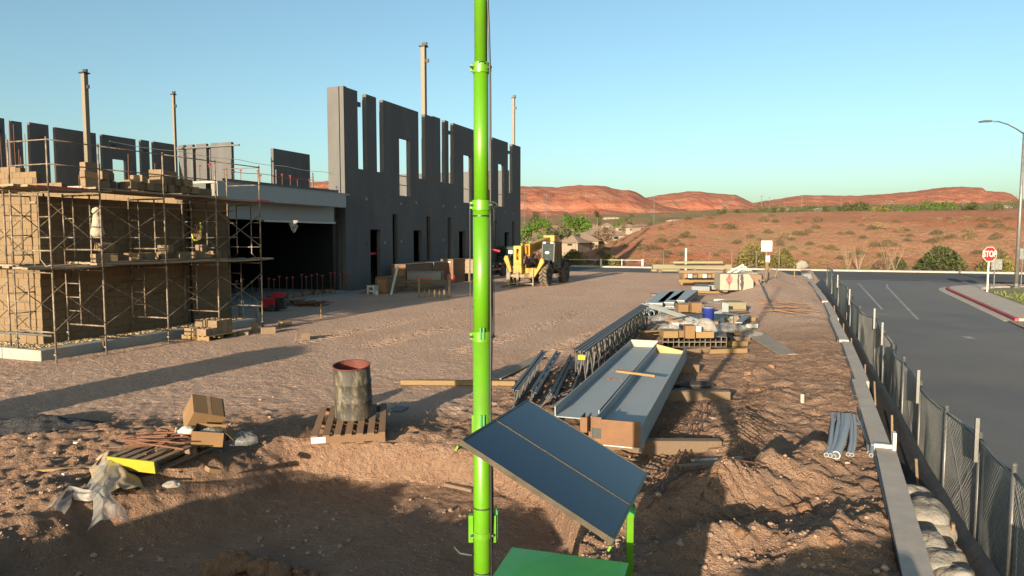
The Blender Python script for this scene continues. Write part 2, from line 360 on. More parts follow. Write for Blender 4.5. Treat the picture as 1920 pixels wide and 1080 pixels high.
def zsite(x, y, micro=True):
    x = np.asarray(x, float); y = np.asarray(y, float); u, v = uv(x, y)
    z = 0.05 * (fb(x / 4, y / 4, 3) - 0.5)
    rough = 0.2 + 0.8 * ss(12, 9.2, y)                                    # travelled yard is smoother
    rough = np.maximum(rough, ss(-7.5, -5, u) * ss(24, 16, y))
    z = z + rough * 0.10 * (fb(x / 0.9, y / 0.9, 7, 3) - 0.5)
    # pit in front of the drum pallet
    sd = pit_sd(x + 0.22 * (vn(x * 2.2, y * 2.2, 31) - 0.5), y + 0.2 * (vn(x * 2.0, y * 2.0, 37) - 0.5))
    soft = 0.10 + 0.55 * ss(-2.2, -3.4, x)
    inn = ss(soft * 0.6, -soft, sd)
    rough = rough * (1 - 0.72 * inn); trk = 0.0
    z = z * (1 - 0.75 * inn) - 0.46 * inn
    z = z + 0.10 * bumpf(x, y, -3.3, 9.7, 1.2, 0.5) + 0.06 * bumpf(x, y, -1.2, 9.75, 2.2, 0.4)
    z = z + 0.12 * np.exp(-(sd / 0.35) ** 2) * ss(-2.5, -3.6, x) * ss(9.4, 8.4, y)     # spoil lip on the pit's left side
    # near lip of the pit, just inside the lower edge of the picture
    z = z + (0.28 + 0.15 * vn(x * 1.7, y * 1.7, 5)) * bumpf(x, y, -2.7, 5.55, 0.95, 0.42, 0.15)
    # knolls on the left
    z = z + 0.10 * bumpf(x, y, -5.6, 9.6, 1.6, 0.8) + 0.14 * bumpf(x, y, -4.1, 8.5, 0.9, 0.5) + 0.10 * bumpf(x, y, -5.2, 7.4, 0.8, 0.4)
    # unseen ridges added below the frame to shade the foreground
    z = z + (0.90 + 0.6 * (vn(x * 0.7, y * 0.7, 9) - 0.5) + 0.2 * (vn(x * 2.1, y * 2.1, 19) - 0.5)) * bumpf(x, y, -6.2, 1.9, 4.6, 0.9, 0.10)
    z = z + (0.8 + 0.9 * (vn(x * 0.9, y * 0.9, 29) - 0.5)) * bumpf(x, y, 1.4, 1.6, 3.0, 0.8, -0.1)
    # windrows pushed up by machines between the beams and the kerb wall
    for (cx, cy, L, wd, a, hh) in ((2.15, 7.2, 1.1, 0.28, 0.5, 0.20), (2.9, 7.9, 1.3, 0.30, 0.62, 0.17), (1.75, 6.1, 0.8, 0.22, 0.35, 0.17), (2.9, 6.2, 0.9, 0.25, 0.7, 0.15),
                                   (3.3, 9.9, 1.6, 0.35, 1.2, 0.13), (0.9, 7.0, 0.5, 0.25, 0.2, 0.12), (4.6, 12.0, 1.5, 0.35, 1.1, 0.10), (3.7, 8.3, 0.7, 0.2, 1.2, 0.12), (5.2, 14.5, 1.6, 0.3, 1.0, 0.08)):
        z = z + 1.6 * hh * (0.75 + 0.6 * (vn(x * 3, y * 3, 41) - 0.3)) * bumpf(x, y, cx, cy, L, wd, a)
    # tread marks
    for (uu, ww, v0, v1) in ((-1.55, 0.30, -1, 9), (-2.65, 0.28, -1.5, 8), (-3.5, 0.25, 2, 9), (-6.2, 0.4, 8, 26), (-8.3, 0.4, 8, 26), (-11.0, 0.45, 8, 40), (-13.2, 0.45, 8, 40)):
        k = np.exp(-((u - uu - 0.15 * np.sin(v * 0.5)) / ww) ** 4) * ss(v0, v0 + 1.5, v) * ss(v1, v1 - 2, v)
        trk = np.maximum(trk, k * np.where(v < 22, 1, 0))
        z = z - 0.035 * k + 0.04 * k * np.sin((v + 0.5 * np.abs(u - uu)) * (42 if v1 < 20 else 20)) * np.where(v < 22, 1, 0)
    # bank of loose dirt along the kerb wall, far part
    z = z + 0.72 * np.exp(-((u + 2.0) / 1.5) ** 2) * ss(15, 32, v) * ss(49, 44, v) + 0.10 * np.exp(-((u - ucurb(v) + 0.5) / 0.5) ** 2) * ss(3, 8, v) * ss(48, 40, v) * (0.6 + 0.8 * vn(v * 0.9, u, 3))
    if micro:
        near = ss(34, 8, y) * (1 - 0.75 * trk)
        clod = fb(x / 0.16, y / 0.16, 11, 2) - 0.5
        z = z + rough * near * (0.11 * np.maximum(clod, -0.1) + 0.08 * np.maximum(vn(x / 0.075, y / 0.075, 13) - 0.45, 0) + 0.025 * (vn(x / 0.04, y / 0.04, 15) - 0.5))
        z = z + (1 - rough) * near * 0.035 * (fb(x / 0.13, y / 0.13, 17, 2) - 0.5)
    # far end falls to the cross road, right side falls to the side street
    far = ss(50, 57, v); z = z * (1 - far) - 0.62 * far
    zr = zroad(v)
    ur = u - ucurb(v)
    tr = ss(0.02, 0.22, ur); ztr = zr + 0.12 + 0.62 * ss(1.0, 0.2, ur) * ss(46, 30, v) + 0.05 * (vn(x * 2, y * 2, 2) - 0.5)
    z = z * (1 - tr) + ztr * tr
    out = ss(1.3, 1.75, u); z = z * (1 - out) + (zr - 0.12) * out
    return z
def zs(x, y): return float(zsite(np.array([x]), np.array([y]), False)[0])
def gp(px, py, dz=0.0, it=4):                       # where a pixel's ray meets the site
    z = 0.0
    for _ in range(it): p = G(px, py, z); z = zs(p.x, p.y)
    p = G(px, py, z); p.z = z + dz; return p

def np_mesh(name, V, nu, nv, m, smooth=True):
    idx = np.arange(nu * nv).reshape(nv, nu)
    q = np.stack([idx[:-1, :-1], idx[:-1, 1:], idx[1:, 1:], idx[1:, :-1]], -1).reshape(-1, 4)
    me = bpy.data.meshes.new(name); me.vertices.add(len(V)); me.vertices.foreach_set('co', V.astype(np.float32).ravel())
    me.loops.add(q.size); me.loops.foreach_set('vertex_index', q.astype(np.int32).ravel())
    me.polygons.add(len(q)); me.polygons.foreach_set('loop_start', np.arange(0, q.size, 4, dtype=np.int32))
    me.polygons.foreach_set('use_smooth', np.full(len(q), smooth)); me.materials.append(m); me.update(calc_edges=True)
    o = bpy.data.objects.new(name, me); COL.objects.link(o); return o
ys = [-9.0]
while ys[-1] < 74:
    y = ys[-1]; ys.append(y + (0.14 if y < 3.6 else max(0.022, 0.0052 * y)))
ys = np.array(ys); us = np.linspace(-1.08, 0.86, 560)
YY, UU = np.meshgrid(ys, us, indexing='ij'); XX = UU * (np.maximum(YY, 3.0) + 4.0)
ZZ = zsite(XX, YY)
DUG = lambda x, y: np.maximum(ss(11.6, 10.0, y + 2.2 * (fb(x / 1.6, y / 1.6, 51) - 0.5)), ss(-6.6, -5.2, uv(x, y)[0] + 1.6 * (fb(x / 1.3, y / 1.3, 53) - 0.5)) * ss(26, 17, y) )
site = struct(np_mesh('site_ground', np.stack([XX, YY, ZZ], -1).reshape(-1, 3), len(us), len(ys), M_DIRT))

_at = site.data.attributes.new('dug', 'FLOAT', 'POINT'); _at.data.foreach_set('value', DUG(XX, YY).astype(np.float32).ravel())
# plain, mound and rising valley beyond the cross road
def zfar(x, y):
    x = np.asarray(x, float); y = np.asarray(y, float); u, v = uv(x, y)
    left = np.interp(v, [60, 73, 100, 250, 500, 800, 1500, 3200], [-0.7, -0.75, -1.6, -0.8, 8, 23, 58, 150])
    right = np.interp(v, [60, 72.5, 78, 108, 124, 135, 300, 1500, 3200], [-0.7, -0.7, -0.2, 5.4, 6.6, 6.9, 13.2, 60, 150])
    k = ss(-40, -15, u + 6 * (vn(v / 25, u / 25, 4) - 0.5))
    z = left * (1 - k) + right * k
    a = ss(74, 90, v); return z + a * (1.1 * (fb(x / 28, y / 28, 21) - 0.5) + 0.5 * (fb(x / 5, y / 5, 23) - 0.5) * k) * np.minimum(1 + v / 800, 3)
ys2 = np.exp(np.linspace(math.log(40), math.log(3000), 420)); us2 = np.linspace(-1.5, 1.5, 420)
YY, UU = np.meshgrid(ys2, us2, indexing='ij'); XX = UU * YY; U_, V_ = uv(XX, YY)
ZZ = np.where(V_ < 71.9, -2.2, zfar(XX, YY))
MIXM, nt, b_ = base('red_mound_soil'); MATS['red_mound_soil'] = MIXM
def far_soil():
    v = coords(nt); sep = nn(nt, 'ShaderNodeSeparateXYZ'); nt.links.new(v, sep.inputs[0])
    n1 = noise(nt, 0.035, 6, 0.65, v, 0.5); n2 = noise(nt, 0.4, 6, 0.75, v); n3 = noise(nt, 0.16, 5, 0.6, v, 0.6)
    c = mix(nt, ramp(nt, n1, [(0.38, 0.0), (0.62, 1.0)]), (0.46, 0.165, 0.09), (0.52, 0.265, 0.165))
    c = mix(nt, ramp(nt, n2, [(0.48, 0.0), (0.66, 0.75)]), c, (0.43, 0.30, 0.175))
    c = mix(nt, ramp(nt, n3, [(0.55, 0.0), (0.72, 0.5)]), c, (0.36, 0.29, 0.14))
    far = nn(nt, 'ShaderNodeMapRange'); far.inputs[1].default_value = 170; far.inputs[2].default_value = 320; nt.links.new(sep.outputs[1], far.inputs[0])
    g = mix(nt, ramp(nt, noise(nt, 0.02, 5, 0.65, v), [(0.42, 0.0), (0.6, 1.0)]), (0.17, 0.15, 0.07), (0.30, 0.17, 0.09))
    nt.links.new(mix(nt, far.outputs[0], c, g), b_.inputs['Base Color']); b_.inputs['Roughness'].default_value = 0.95; b_.inputs['Specular IOR Level'].default_value = 0.1
    bump(nt, b_, noise(nt, 0.9, 6, 0.75, v), 2.0)
far_soil()
plain = struct(np_mesh('red_dirt_terrain', np.stack([XX, YY, ZZ], -1).reshape(-1, 3), len(us2), len(ys2), MIXM))
struct(MB().add([(-6000, -6000, -4), (6000, -6000, -4), (6000, 6000, -4), (-6000, 6000, -4)], [(0, 1, 2, 3)]).obj('desert_floor', M_PLAIN))
# apron behind and beside the camera so the site's edge never floats
MB_ = MB()
for (a, b, c, d) in ((-400, -30, -300, 45), (-30, 60, -300, -8.7), (4.0, 8.0, -8.7, -8.6)): MB_.add([(a, c, -0.25), (b, c, -0.25), (b, d, -0.25), (a, d, -0.25)], [(0, 1, 2, 3)])
struct(MB_.obj('yard_apron', M_DIRT))

# hills on the skyline: (pixel x, pixel y) ridge lines carried to real distances
def hill(name, pts, dist, depth, seed, k0, k1, pw=0.55):
    px = np.array([p[0] for p in pts]); py = np.array([p[1] for p in pts])
    ks = np.linspace(k0, k1, 260); ts = np.linspace(0, 1, 70)
    T, K = np.meshgrid(ts, ks, indexing='ij')
    ridge = np.interp(960 + 1300 * K, px, py); Yr = dist
    hr = CAM_H + (446 - ridge) / 1300.0 * Yr; Yv = dist - depth * (1 - T)
    X = K * Yv; zb = np.interp(dist - depth, [800, 1500, 3200], [23, 57, 150]) - 6
    rise = np.where(T < 0.35, 0.25 * (T / 0.35), 0.25 + 0.75 * ((T - 0.35) / 0.65) ** pw)
    gul = np.abs(fb(X / 60 + 0.35 * T, Yv / 240, seed, 4) - 0.5) * 2; led = fb(X / 210, Yv / 90, seed + 5, 4) - 0.5
    amp = np.sin(np.clip(T, 0, 1) * math.pi) ** 0.7
    Z = zb + (hr - zb) * rise - amp * (gul * 0.30 + 0.05 * (np.sin(rise * 26 + 3 * led) > 0.2)) * (hr - zb) * 0.55 + led * amp * 9
    Z = np.where(T >= 0.999, hr + 2.0 * (vn(X / 14, 0 * X, seed) - 0.5), Z)
    # back side
    V = np.stack([X, Yv, Z], -1); back = np.stack([K[-1] * (dist + 300), np.full(len(ks), dist + 300.0), Z[-1] - 60], -1)[None]
    V = np.concatenate([V, back], 0).reshape(-1, 3)
    return struct(np_mesh(name, V, len(ks), len(ts) + 1, M_HILL))
M_HILL, nt2, b2 = base('red_sandstone_hill'); MATS['hill'] = M_HILL
def hm():
    v = coords(nt2); g = nn(nt2, 'ShaderNodeNewGeometry'); sp = nn(nt2, 'ShaderNodeSeparateXYZ'); nt2.links.new(g.outputs['Normal'], sp.inputs[0])
    n1 = noise(nt2, 0.012, 6, 0.65, v, 0.3); n2 = noise(nt2, 0.05, 6, 0.7, v)
    c = mix(nt2, ramp(nt2, n1, [(0.35, 0.0), (0.65, 1.0)]), (0.285, 0.095, 0.06), (0.32, 0.145, 0.095))
    c = mix(nt2, ramp(nt2, n2, [(0.45, 0.0), (0.72, 0.6)]), c, (0.25, 0.165, 0.11))
    mp = nn(nt2, 'ShaderNodeMapping'); mp.inputs['Scale'].default_value = (0.004, 0.002, 0.10); nt2.links.new(v, mp.inputs[0])
    c = mix(nt2, ramp(nt2, noise(nt2, 1.0, 4, 0.6, mp.outputs[0]), [(0.45, 0.0), (0.6, 0.45)]), c, (0.29, 0.10, 0.06))
    nt2.links.new(c, b2.inputs['Base Color']); b2.inputs['Roughness'].default_value = 0.95; b2.inputs['Specular IOR Level'].default_value = 0.1
    bump(nt2, b2, n2, 6.0)
hm()
hill('left_red_hill', [(300, 372), (480, 352), (560, 344), (640, 339), (800, 343), (900, 351), (980, 350), (1045, 352), (1085, 348), (1130, 349), (1160, 357), (1178, 357), (1192, 362), (1210, 372), (1240, 383), (1300, 392)], 1750, 560, 3, -0.6, 0.25)
hill('middle_red_hill', [(1120, 392), (1180, 380), (1208, 371), (1240, 366), (1285, 360), (1310, 360), (1330, 363), (1350, 364), (1375, 366), (1392, 373), (1408, 381), (1450, 386), (1520, 393)], 2000, 600, 11, 0.12, 0.43)
hill('right_red_hill', [(1380, 392), (1405, 382), (1440, 376), (1500, 367), (1545, 367), (1600, 368), (1660, 364), (1710, 360), (1740, 355), (1770, 352), (1800, 351), (1835, 353), (1843, 359), (1880, 361), (1890, 365), (1903, 374), (1920, 376), (1990, 378), (2100, 384)], 2350, 760, 19, 0.33, 0.9)

# ------------------------------------------------------------------ roads
def strip(name, us_, vs_, zf, m, dz=0.0):
    b = MB()
    for v in vs_:
        for u in us_: x, y = xy(u, v); b.v.append((x, y, float(zf(v)) + dz))
    n = len(us_)
    for j in range(len(vs_) - 1):
        for i in range(n - 1): a = j * n + i; b.f.append((a, a + 1, a + n + 1, a + n))
    return b.obj(name, m, smooth=True)
struct(strip('side_street', np.linspace(1.55, 13.5, 8), np.linspace(-14, 55.6, 30), zroad, M_ASPH, -0.004))
struct(strip('cross_road', np.linspace(-90, 120, 8), [55.6, 63, 70.2], lambda v: -0.5, M_ASPH2, 0.0))
def mark(u0, v0, u1, v1, wd):
    du, dv = u1 - u0, v1 - v0; L = math.hypot(du, dv); nx, ny = -dv / L * wd / 2, du / L * wd / 2; n = 6; b = MB()
    for i in range(n + 1):
        t = i / n; u, v = u0 + du * t, v0 + dv * t
        for s_ in (1, -1): x, y = xy(u + nx * s_, v + ny * s_); b.v.append((x, y, float(zroad(v)) + 0.004))
    for i in range(n): b.f.append((2 * i, 2 * i + 1, 2 * i + 3, 2 * i + 2))
    return b
def uvp(px, py, z): p = G(px, py, z); return uv(p.x, p.y)
ln = 0
for (p0, p1, z, wd, nm) in (((1655, 570), (1608, 533), -0.62, 0.13, 'left_lane_line'), ((1722, 585), (1664, 541), -0.65, 0.13, 'right_lane_line'), ((1664, 541), (1663, 534), -0.6, 0.13, 'lane_line_end'), ((1640, 578), (1662, 580), -0.7, 0.2, 'worn_patch_mark'), ((1810, 622), (1823, 626), -0.95, 0.3, 'pale_patch_mark'), ((1672, 535), (1700, 534.5), -0.57, 0.15, 'stop_bar_trace')):
    a, b = uvp(*p0, z), uvp(*p1, z); struct(mark(a[0], a[1], b[0], b[1], wd).obj(nm, M_LINE))
struct(strip('road_edge_line', [-60, 0, 110], [56.0, 56.25], lambda v: -0.5, M_LINE, 0.004))
# far kerb and pavement of the cross road
def kerb_strip(name, u0, u1, v0, v1, z0, z1, m, n=24):
    b = MB()
    for i in range(n):
        a, c = u0 + (u1 - u0) * i / n, u0 + (u1 - u0) * (i + 1) / n
        q = [xy(a, v0), xy(c - 0.012, v0), xy(c - 0.012, v1), xy(a, v1)]
        b.add([(x, y, z0) for x, y in q] + [(x, y, z1) for x, y in q], [(0, 1, 5, 4), (1, 2, 6, 5), (2, 3, 7, 6), (3, 0, 4, 7), (4, 5, 6, 7)])
    return b.obj(name, m)
struct(kerb_strip('far_kerb', -70, 110, 70.2, 70.4, -0.75, -0.34, M_CONC, 60))
struct(kerb_strip('far_pavement', -70, 110, 70.405, 72.0, -0.75, -0.345, M_CONC, 100))
# near corner: concrete pavement with red kerb, verge with grass, gravel shoulder
P_ = lambda px, py, z: uvp(px, py, z)
ku = uv(*G(1895, 592, -0.72).xy)[0] - 0.1
ku = 8.95
KERB = [(ku, 31.5), (ku, 36), (ku, 41), (ku, 46)] + [(ku + 5.0 - 5.0 * math.cos(a), 46 + 5.0 * math.sin(a)) for a in np.linspace(0.2, math.pi / 2, 9)] + [(ku + 12, 51.0), (ku + 40, 51.0)]
def offs(path, d):
    out = []
    for i, (u, v) in enumerate(path):
        a = path[max(i - 1, 0)]; b = path[min(i + 1, len(path) - 1)]; dx, dy = b[0] - a[0], b[1] - a[1]; L = math.hypot(dx, dy)
        out.append((u + dy / L * d, v - dx / L * d))
    return out
def ribbon(path, d0, d1, z0, z1, zl):
    A, B_ = offs(path, d0), offs(path, d1); b = MB(); n = len(path)
    for (u, v), (u2, v2) in zip(A, B_):
        x, y = xy(u, v); x2, y2 = xy(u2, v2); zr = float(zroad(v))
        b.v += [(x, y, zr + zl), (x, y, zr + z0), (x2, y2, zr + z1), (x2, y2, zr + zl)]
    for i in range(n - 1):
        for k in range(3): a = i * 4 + k; b.f.append((a, a + 1, a + 5, a + 4))
    b.f += [(0, 3, 2, 1), ((n - 1) * 4, (n - 1) * 4 + 1, (n - 1) * 4 + 2, (n - 1) * 4 + 3)]
    return b
struct(ribbon(KERB, -0.45, -0.003, 0.008, 0.012, -0.1).obj('gutter', M_CONC))
struct(ribbon(KERB[:9], 0.0, 0.16, 0.14, 0.14, -0.1).obj('red_kerb', M_REDPAINT, bevel=0.02))
struct(ribbon(KERB[8:], 0.0, 0.16, 0.14, 0.14, -0.1).obj('plain_kerb', M_CONC, bevel=0.02))
for i in range(len(KERB) - 1):
    pass
struct(ribbon(KERB, 0.163, 1.9, 0.138, 0.13, -0.1).obj('corner_pavement', M_CONC))
VERGE = MB(); q = [(ku + 1.95, 31.6), (ku + 45, 31.6), (ku + 45, 49.0), (ku + 5.0, 49.0), (ku + 2.9, 47.6), (ku + 1.95, 45.5)]
VERGE.add([(*xy(u, v), float(zroad(v)) + 0.125) for u, v in q], [(0, 1, 2, 3, 4, 5)])
struct(VERGE.obj('verge', mat('dry_grass_soil', (0.13, 0.12, 0.05), 0.95, var=0.35, sc=1.2, bmp=0.03, bsc=14, dirt=(0.20, 0.14, 0.08), damt=0.4)))
SH = MB(); q = [(ku - 0.3, -14), (ku + 45, -14), (ku + 45, 31.55), (ku - 0.3, 31.4)]
SH.add([(*xy(u, v), float(zroad(v)) + 0.03) for u, v in q], [(0, 1, 2, 3)]); struct(SH.obj('gravel_shoulder', M_SHOULDER))
# ------------------------------------------------------------------ tilt-up concrete walls
def wall_panel(parent, t0, t1, z0, z1, holes, thick, m, name='panel'):
    """one cast panel along local Y from t0 to t1, outer face at local x = 0, with openings cut right through"""
    cuts = sorted({t0, t1} | {min(max(h[i], t0), t1) for h in holes for i in (0, 1)})
    b = MB()
    for a, c in zip(cuts[:-1], cuts[1:]):
        if c - a < 1e-4: continue
        mid = (a + c) / 2; hs = sorted([(h[2], h[3]) for h in holes if h[0] < mid < h[1]])
        z = z0
        for (h0, h1) in hs:
            if h0 > z + 1e-4: b.bb(-thick, 0, a, c, z, h0)
            z = max(z, h1)
        if z < z1 - 1e-4: b.bb(-thick, 0, a, c, z, z1)
    o = b.obj(name, m, parent); return o
WA = (-9.05, 36.3)
def wt(px):
    k = (px - 960) / 1300.0; return (k * WA[1] - WA[0]) / (SA - CA * k)
def wz(px, py): return CAM_H + (446 - py) / 1300.0 * (WA[1] + CA * wt(px))
tw = thing('tilt_up_wall', 'tall dark grey concrete wall with slots and doorways behind the telehandler', 'wall', (WA[0], WA[1], 0), ROT)
HT = 10.75
holes = []
for (a, c) in ((675, 691), (709.5, 722), (787, 799), (827.5, 836), (842.5, 851.5), (914, 923.5), (952.5, 960.5)): holes.append((wt(a), wt(c), 6.6, HT + 1))
for (a, c) in ((751, 771), (870, 885), (934.5, 945.5)): holes.append((wt(a), wt(c), 5.4, 8.85))
for (a, c) in ((737, 747), (800.5, 809), (840, 847), (925, 931.5), (960, 965)): holes.append((wt(a), wt(c), 0.9, 4.25))
for (a, c) in ((695, 714.5), (776, 792), (861, 873.5), (946, 955.5)): holes.append((wt(a), wt(c), -0.05, 3.32))
J = [wt(655), wt(813.3), wt(903), wt(976)]
for i in range(3): wall_panel(tw, J[i] + 0.012, J[i + 1] - 0.012, -0.1, HT + (0.06 if i == 1 else 0), holes, 0.27, M_PANEL)
jb = MB()
for j in J[1:3]: jb.bb(-0.2, -0.05, j - 0.011, j + 0.011, -0.1, HT - 0.05)
jb.obj('joint', M_JOINT, tw)
# return panel at the near end, wide tan face in the sun, with a shadow groove
MB().bb(-1.02, -0.29, J[0] - 0.30, J[0] - 0.02, -0.1, HT + 0.02).obj('return_panel', M_PANEL, tw)
MB().bb(-0.25, 0.0, J[0] - 0.28, J[0] + 0.010, -0.1, HT + 0.03).obj('end_strip', M_PANEL, tw)
for (px, z) in ((679, 10.1), (846, 10.1), (956, 10.0)): MB().bb(-0.2, -0.08, wt(px) - 0.22, wt(px) + 0.22, z - 0.12, z + 0.12).obj('bracket', M_BLACK, tw)
# window guard bars and red door bar
for px, z in ((761, 6.6), (761, 6.05), (877, 6.4), (940, 6.4)): MB().cyl((-0.14, wt(px) - 0.42, z), (-0.14, wt(px) + 0.42, z), 0.025, n=6).obj('guard_bar', M_DKSTEEL, tw)
tag(MB().box((0, 0, 0), (0.1, 1.0, 0.14)).obj('red_barrier_bar', M_RED), 'red bar across the leftmost doorway of the grey wall', 'barrier').matrix_world = tw.matrix_basis @ Matrix.Translation((-0.33, (wt(695) + wt(714.5)) / 2, 1.95))
# far end wall, sunlit, seen through the windows
ew = thing('end_wall', 'sunlit tan concrete wall seen through the tall windows of the grey wall', 'wall', (WA[0] + SA * (J[3] + 1.2), WA[1] + CA * (J[3] + 1.2), 0), ROT)
for i in range(3): MB().bb(-1.0 - (i + 1) * 4.0, -1.0 - i * 4.0 - 0.02, 0, 0.27, -0.1, 8.9).obj('panel', M_PANEL, ew)
hb2 = thing('rear_bay', 'bay with black walls added to darken the doorways of the grey wall', 'building', (WA[0], WA[1], 0), ROT)
MB().bb(-12, -0.28, 0.3, J[3] - 0.3, 4.55, 4.8).obj('upper_deck', M_CONCD, hb2)
MB().bb(-12, -11.8, 0.3, J[3] - 0.3, -0.1, 4.549).obj('back_wall', M_BLACK, hb2)  # unseen walls added to block light, coloured black for dark doorways
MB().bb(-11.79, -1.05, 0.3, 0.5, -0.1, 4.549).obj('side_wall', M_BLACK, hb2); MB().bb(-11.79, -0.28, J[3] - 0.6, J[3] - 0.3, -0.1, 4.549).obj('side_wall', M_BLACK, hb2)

# rear panels of the building, standing free against the sky
def strip_wall(name, label, A, rz, spans, ztop, holes=(), thick=0.27, zlow=6.4):
    t = thing(name, label, 'wall', (A[0], A[1], 0), rz)
    for (a, c, ex) in spans: wall_panel(t, a, c, zlow, ztop + ex, holes, thick, M_PANEL, 'panel')
    wall_panel(t, spans[0][0], spans[-1][1], -0.1, zlow - 0.003, (), thick, M_PANEL, 'lower_panel')
    return t
RA = (-28.9, 60.2)
def rt(px):
    k = (px - 960) / 1300.0; return (k * RA[1] - RA[0]) / (SA - CA * k)
sp = [(-45, 22), (35, 54), (68, 103), (115, 190), (201, 263), (273, 288), (296, 334)]
rw = strip_wall('rear_tilt_up_wall', 'row of dark concrete panels against the sky above the block wall', RA, ROT, [(rt(a), rt(c), random.Random(i).uniform(-0.05, 0.05)) for i, (a, c) in enumerate(sp)], 10.8,
                [(rt(219), rt(243), 6.0, 9.0), (rt(-12), rt(5), 6.0, 9.6)])
for px, z in ((10, 10.0), (88, 9.8), (222, 10.0), (281, 9.9)): MB().box((0.02, rt(px), z), (0.05, 0.35, 0.25)).obj('lifting_insert', M_BLACK, rw)
# sunlit group with two slots, facing the camera
lw = thing('sunlit_rear_wall', 'tan sunlit concrete wall with two slots beyond the scaffold', 'wall', (RA[0], RA[1], 0), ROT - math.pi / 2)
for (a, c) in ((0.35, 1.95), (2.35, 3.45), (3.95, 6.15)): MB().bb(-0.27, 0, a, c, 5.5, 10.75).obj('panel', M_PANEL, lw)
MB().bb(-0.27, 0, 0.35, 6.15, -0.1, 5.49).obj('lower_panel', M_PANEL, lw)
MB().bar((0.10, 0.3, 10.45), (0.10, 7.1, 10.45), 0.12, 0.12).obj('top_rail', M_DKSTEEL, lw)
for k in (0.36, 1.95, 3.46): MB().bb(-0.6, -0.3, k - 0.1, k + 0.12, 5.5, 10.5).obj('stiffener', M_DKSTEEL, lw)
# single dark panel
sp_ = thing('dark_panel', 'single dark concrete panel standing beside the sunlit wall, above the roof edge', 'wall', (-21.1, 62.0, 0), ROT)
MB().bb(-0.3, 0, 0, 4.9, -0.1, 10.75).obj('panel', M_PANEL, sp_)
MB().bb(-0.33, -0.02, 4.91, 5.08, -0.1, 10.75).obj('end_plate', M_PANEL, sp_)

# tall steel columns rising out of the building
def column(px, ytop, Y, wd, label):
    p = D(px, ytop, Y); t = thing('steel_column', label, 'column', (p.x, Y, 0), ROT, 'tall steel columns above the walls')
    MB().bb(-wd / 2, wd / 2, -wd / 2, wd / 2, -0.1, p.z).obj('shaft', M_TANSTEEL, t, bevel=0.02)
    MB().bb(-wd * 0.8, wd * 0.8, -wd * 0.8, wd * 0.8, p.z, p.z + 0.08).obj('cap_plate', M_BLACK, t)
    MB().bb(-wd * 0.3, wd * 0.9, -0.06, 0.06, p.z + 0.08, p.z + 0.30).bb(wd * 0.5, wd * 1.3, -0.05, 0.05, p.z - 1.1, p.z - 0.85).obj('bracket', M_BLACK, t)
column(158, 138, 52, 0.34, 'tallest tan steel column at the left, above the block wall')
column(325, 178, 62, 0.23, 'slim tan steel column beside the sunlit rear wall')
column(794, 88, 50, 0.32, 'tan steel column rising behind the grey wall, left of the mast')
column(963, 184, 70, 0.24, 'slim pale column at the far end of the grey wall, right of the mast')

# ------------------------------------------------------------------ steel portal, roof deck, slab
PB = Vector((-8.35, 35.85)); PA = Vector((PB.x - SA * 8.9, PB.y - CA * 8.9))          # beam line, far and near end
port = thing('steel_portal', 'grey steel beam spanning the dark opening beside the tall wall', 'steel beam', (PA.x, PA.y, 0), ROT)
zb_ = 5.02
bm_ = MB(); bm_.bb(-0.03, 0.0, 0, 8.6, zb_ - 0.62, zb_).bb(-0.3, 0.0, 0, 8.6, zb_ + 0.003, zb_ + 0.02).bb(-0.3, -0.033, 0, 8.6, zb_ - 0.64, zb_ - 0.62)
bm_.obj('fascia_beam', M_STEEL, port)
MB().bb(-0.9, -0.75, 0.2, 8.6, zb_ - 1.35, zb_ - 0.5).bb(-1.05, -0.6, 0.2, 8.6, zb_ - 1.375, zb_ - 1.352).obj('lower_beam', M_STEEL, port)
MB().bb(-1.0, -0.6, 3.3, 8.5, zb_ - 1.45, zb_ - 1.378).obj('white_cord_edge', M_WHITE, port)
MB().bb(-0.85, -0.45, 0.0, 0.35, -0.1, zb_ - 0.64).obj('column', M_STEEL, port)
MB().bb(-0.32, -0.06, -0.003, 0.012, zb_ - 0.6, zb_ - 0.02).obj('end_plate', M_GREYWOOD, port)
tag(MB().grid(lambda a, b: (a * 0.35 - 0.17 + 0.05 * math.sin(b * 9), 0.03 * math.sin(a * 7), -b * 0.6 * (0.5 + 0.5 * math.sin(a * 3.1))), 6, 8).obj('torn_plastic', M_FILM, solid=0.004), 'scrap of white plastic hanging from the steel beam', 'plastic').location = (*((PA + Vector((SA, CA)) * 5.1 + Vector((CA, -SA)) * -0.5)), zb_ - 1.35)
# roof deck and the dark hall below it
def loc2(pt, rz): return Matrix.Translation((pt.x, pt.y, 0)) @ Matrix.Rotation(rz, 4, 'Z')
PM = loc2(PA, ROT)
hall = thing('hall_shell', 'dark unfinished hall behind the steel beam', 'building', (PA.x, PA.y, 0), ROT)
MB().bb(-16.0, -0.31, 0.3, 9.4, zb_ + 0.03, zb_ + 0.12).obj('roof_deck', M_CONCD, hall)
MB().bb(-0.62, -0.32, 0.6, 8.4, zb_ + 0.123, zb_ + 0.24).obj('deck_edge', M_PANEL, hall)
MB().bb(-16.0, -15.7, 0.3, 9.4, -0.1, zb_ + 0.02).obj('back_wall', M_BLACK, hall)  # back and far side walls coloured black to deepen the shade inside
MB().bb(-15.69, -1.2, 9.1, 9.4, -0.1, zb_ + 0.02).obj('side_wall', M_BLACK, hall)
MB().bb(-15.69, -0.9, 0.3, 0.55, -0.1, zb_ + 0.02).obj('side_wall', M_PANEL, hall)
jj = [MB().bb(-15.6, -1.1, k * 1.5 + 0.6, k * 1.5 + 0.72, zb_ - 0.62, zb_ - 0.1) for k in range(6)]
for q in jj: q.obj('roof_joist', M_DKSTEEL, hall)
struct(MB().bb(-15.6, 0.9, -5.5, 9.05, -0.2, 0.10).obj('floor_slab', M_CONCD)).matrix_world = PM
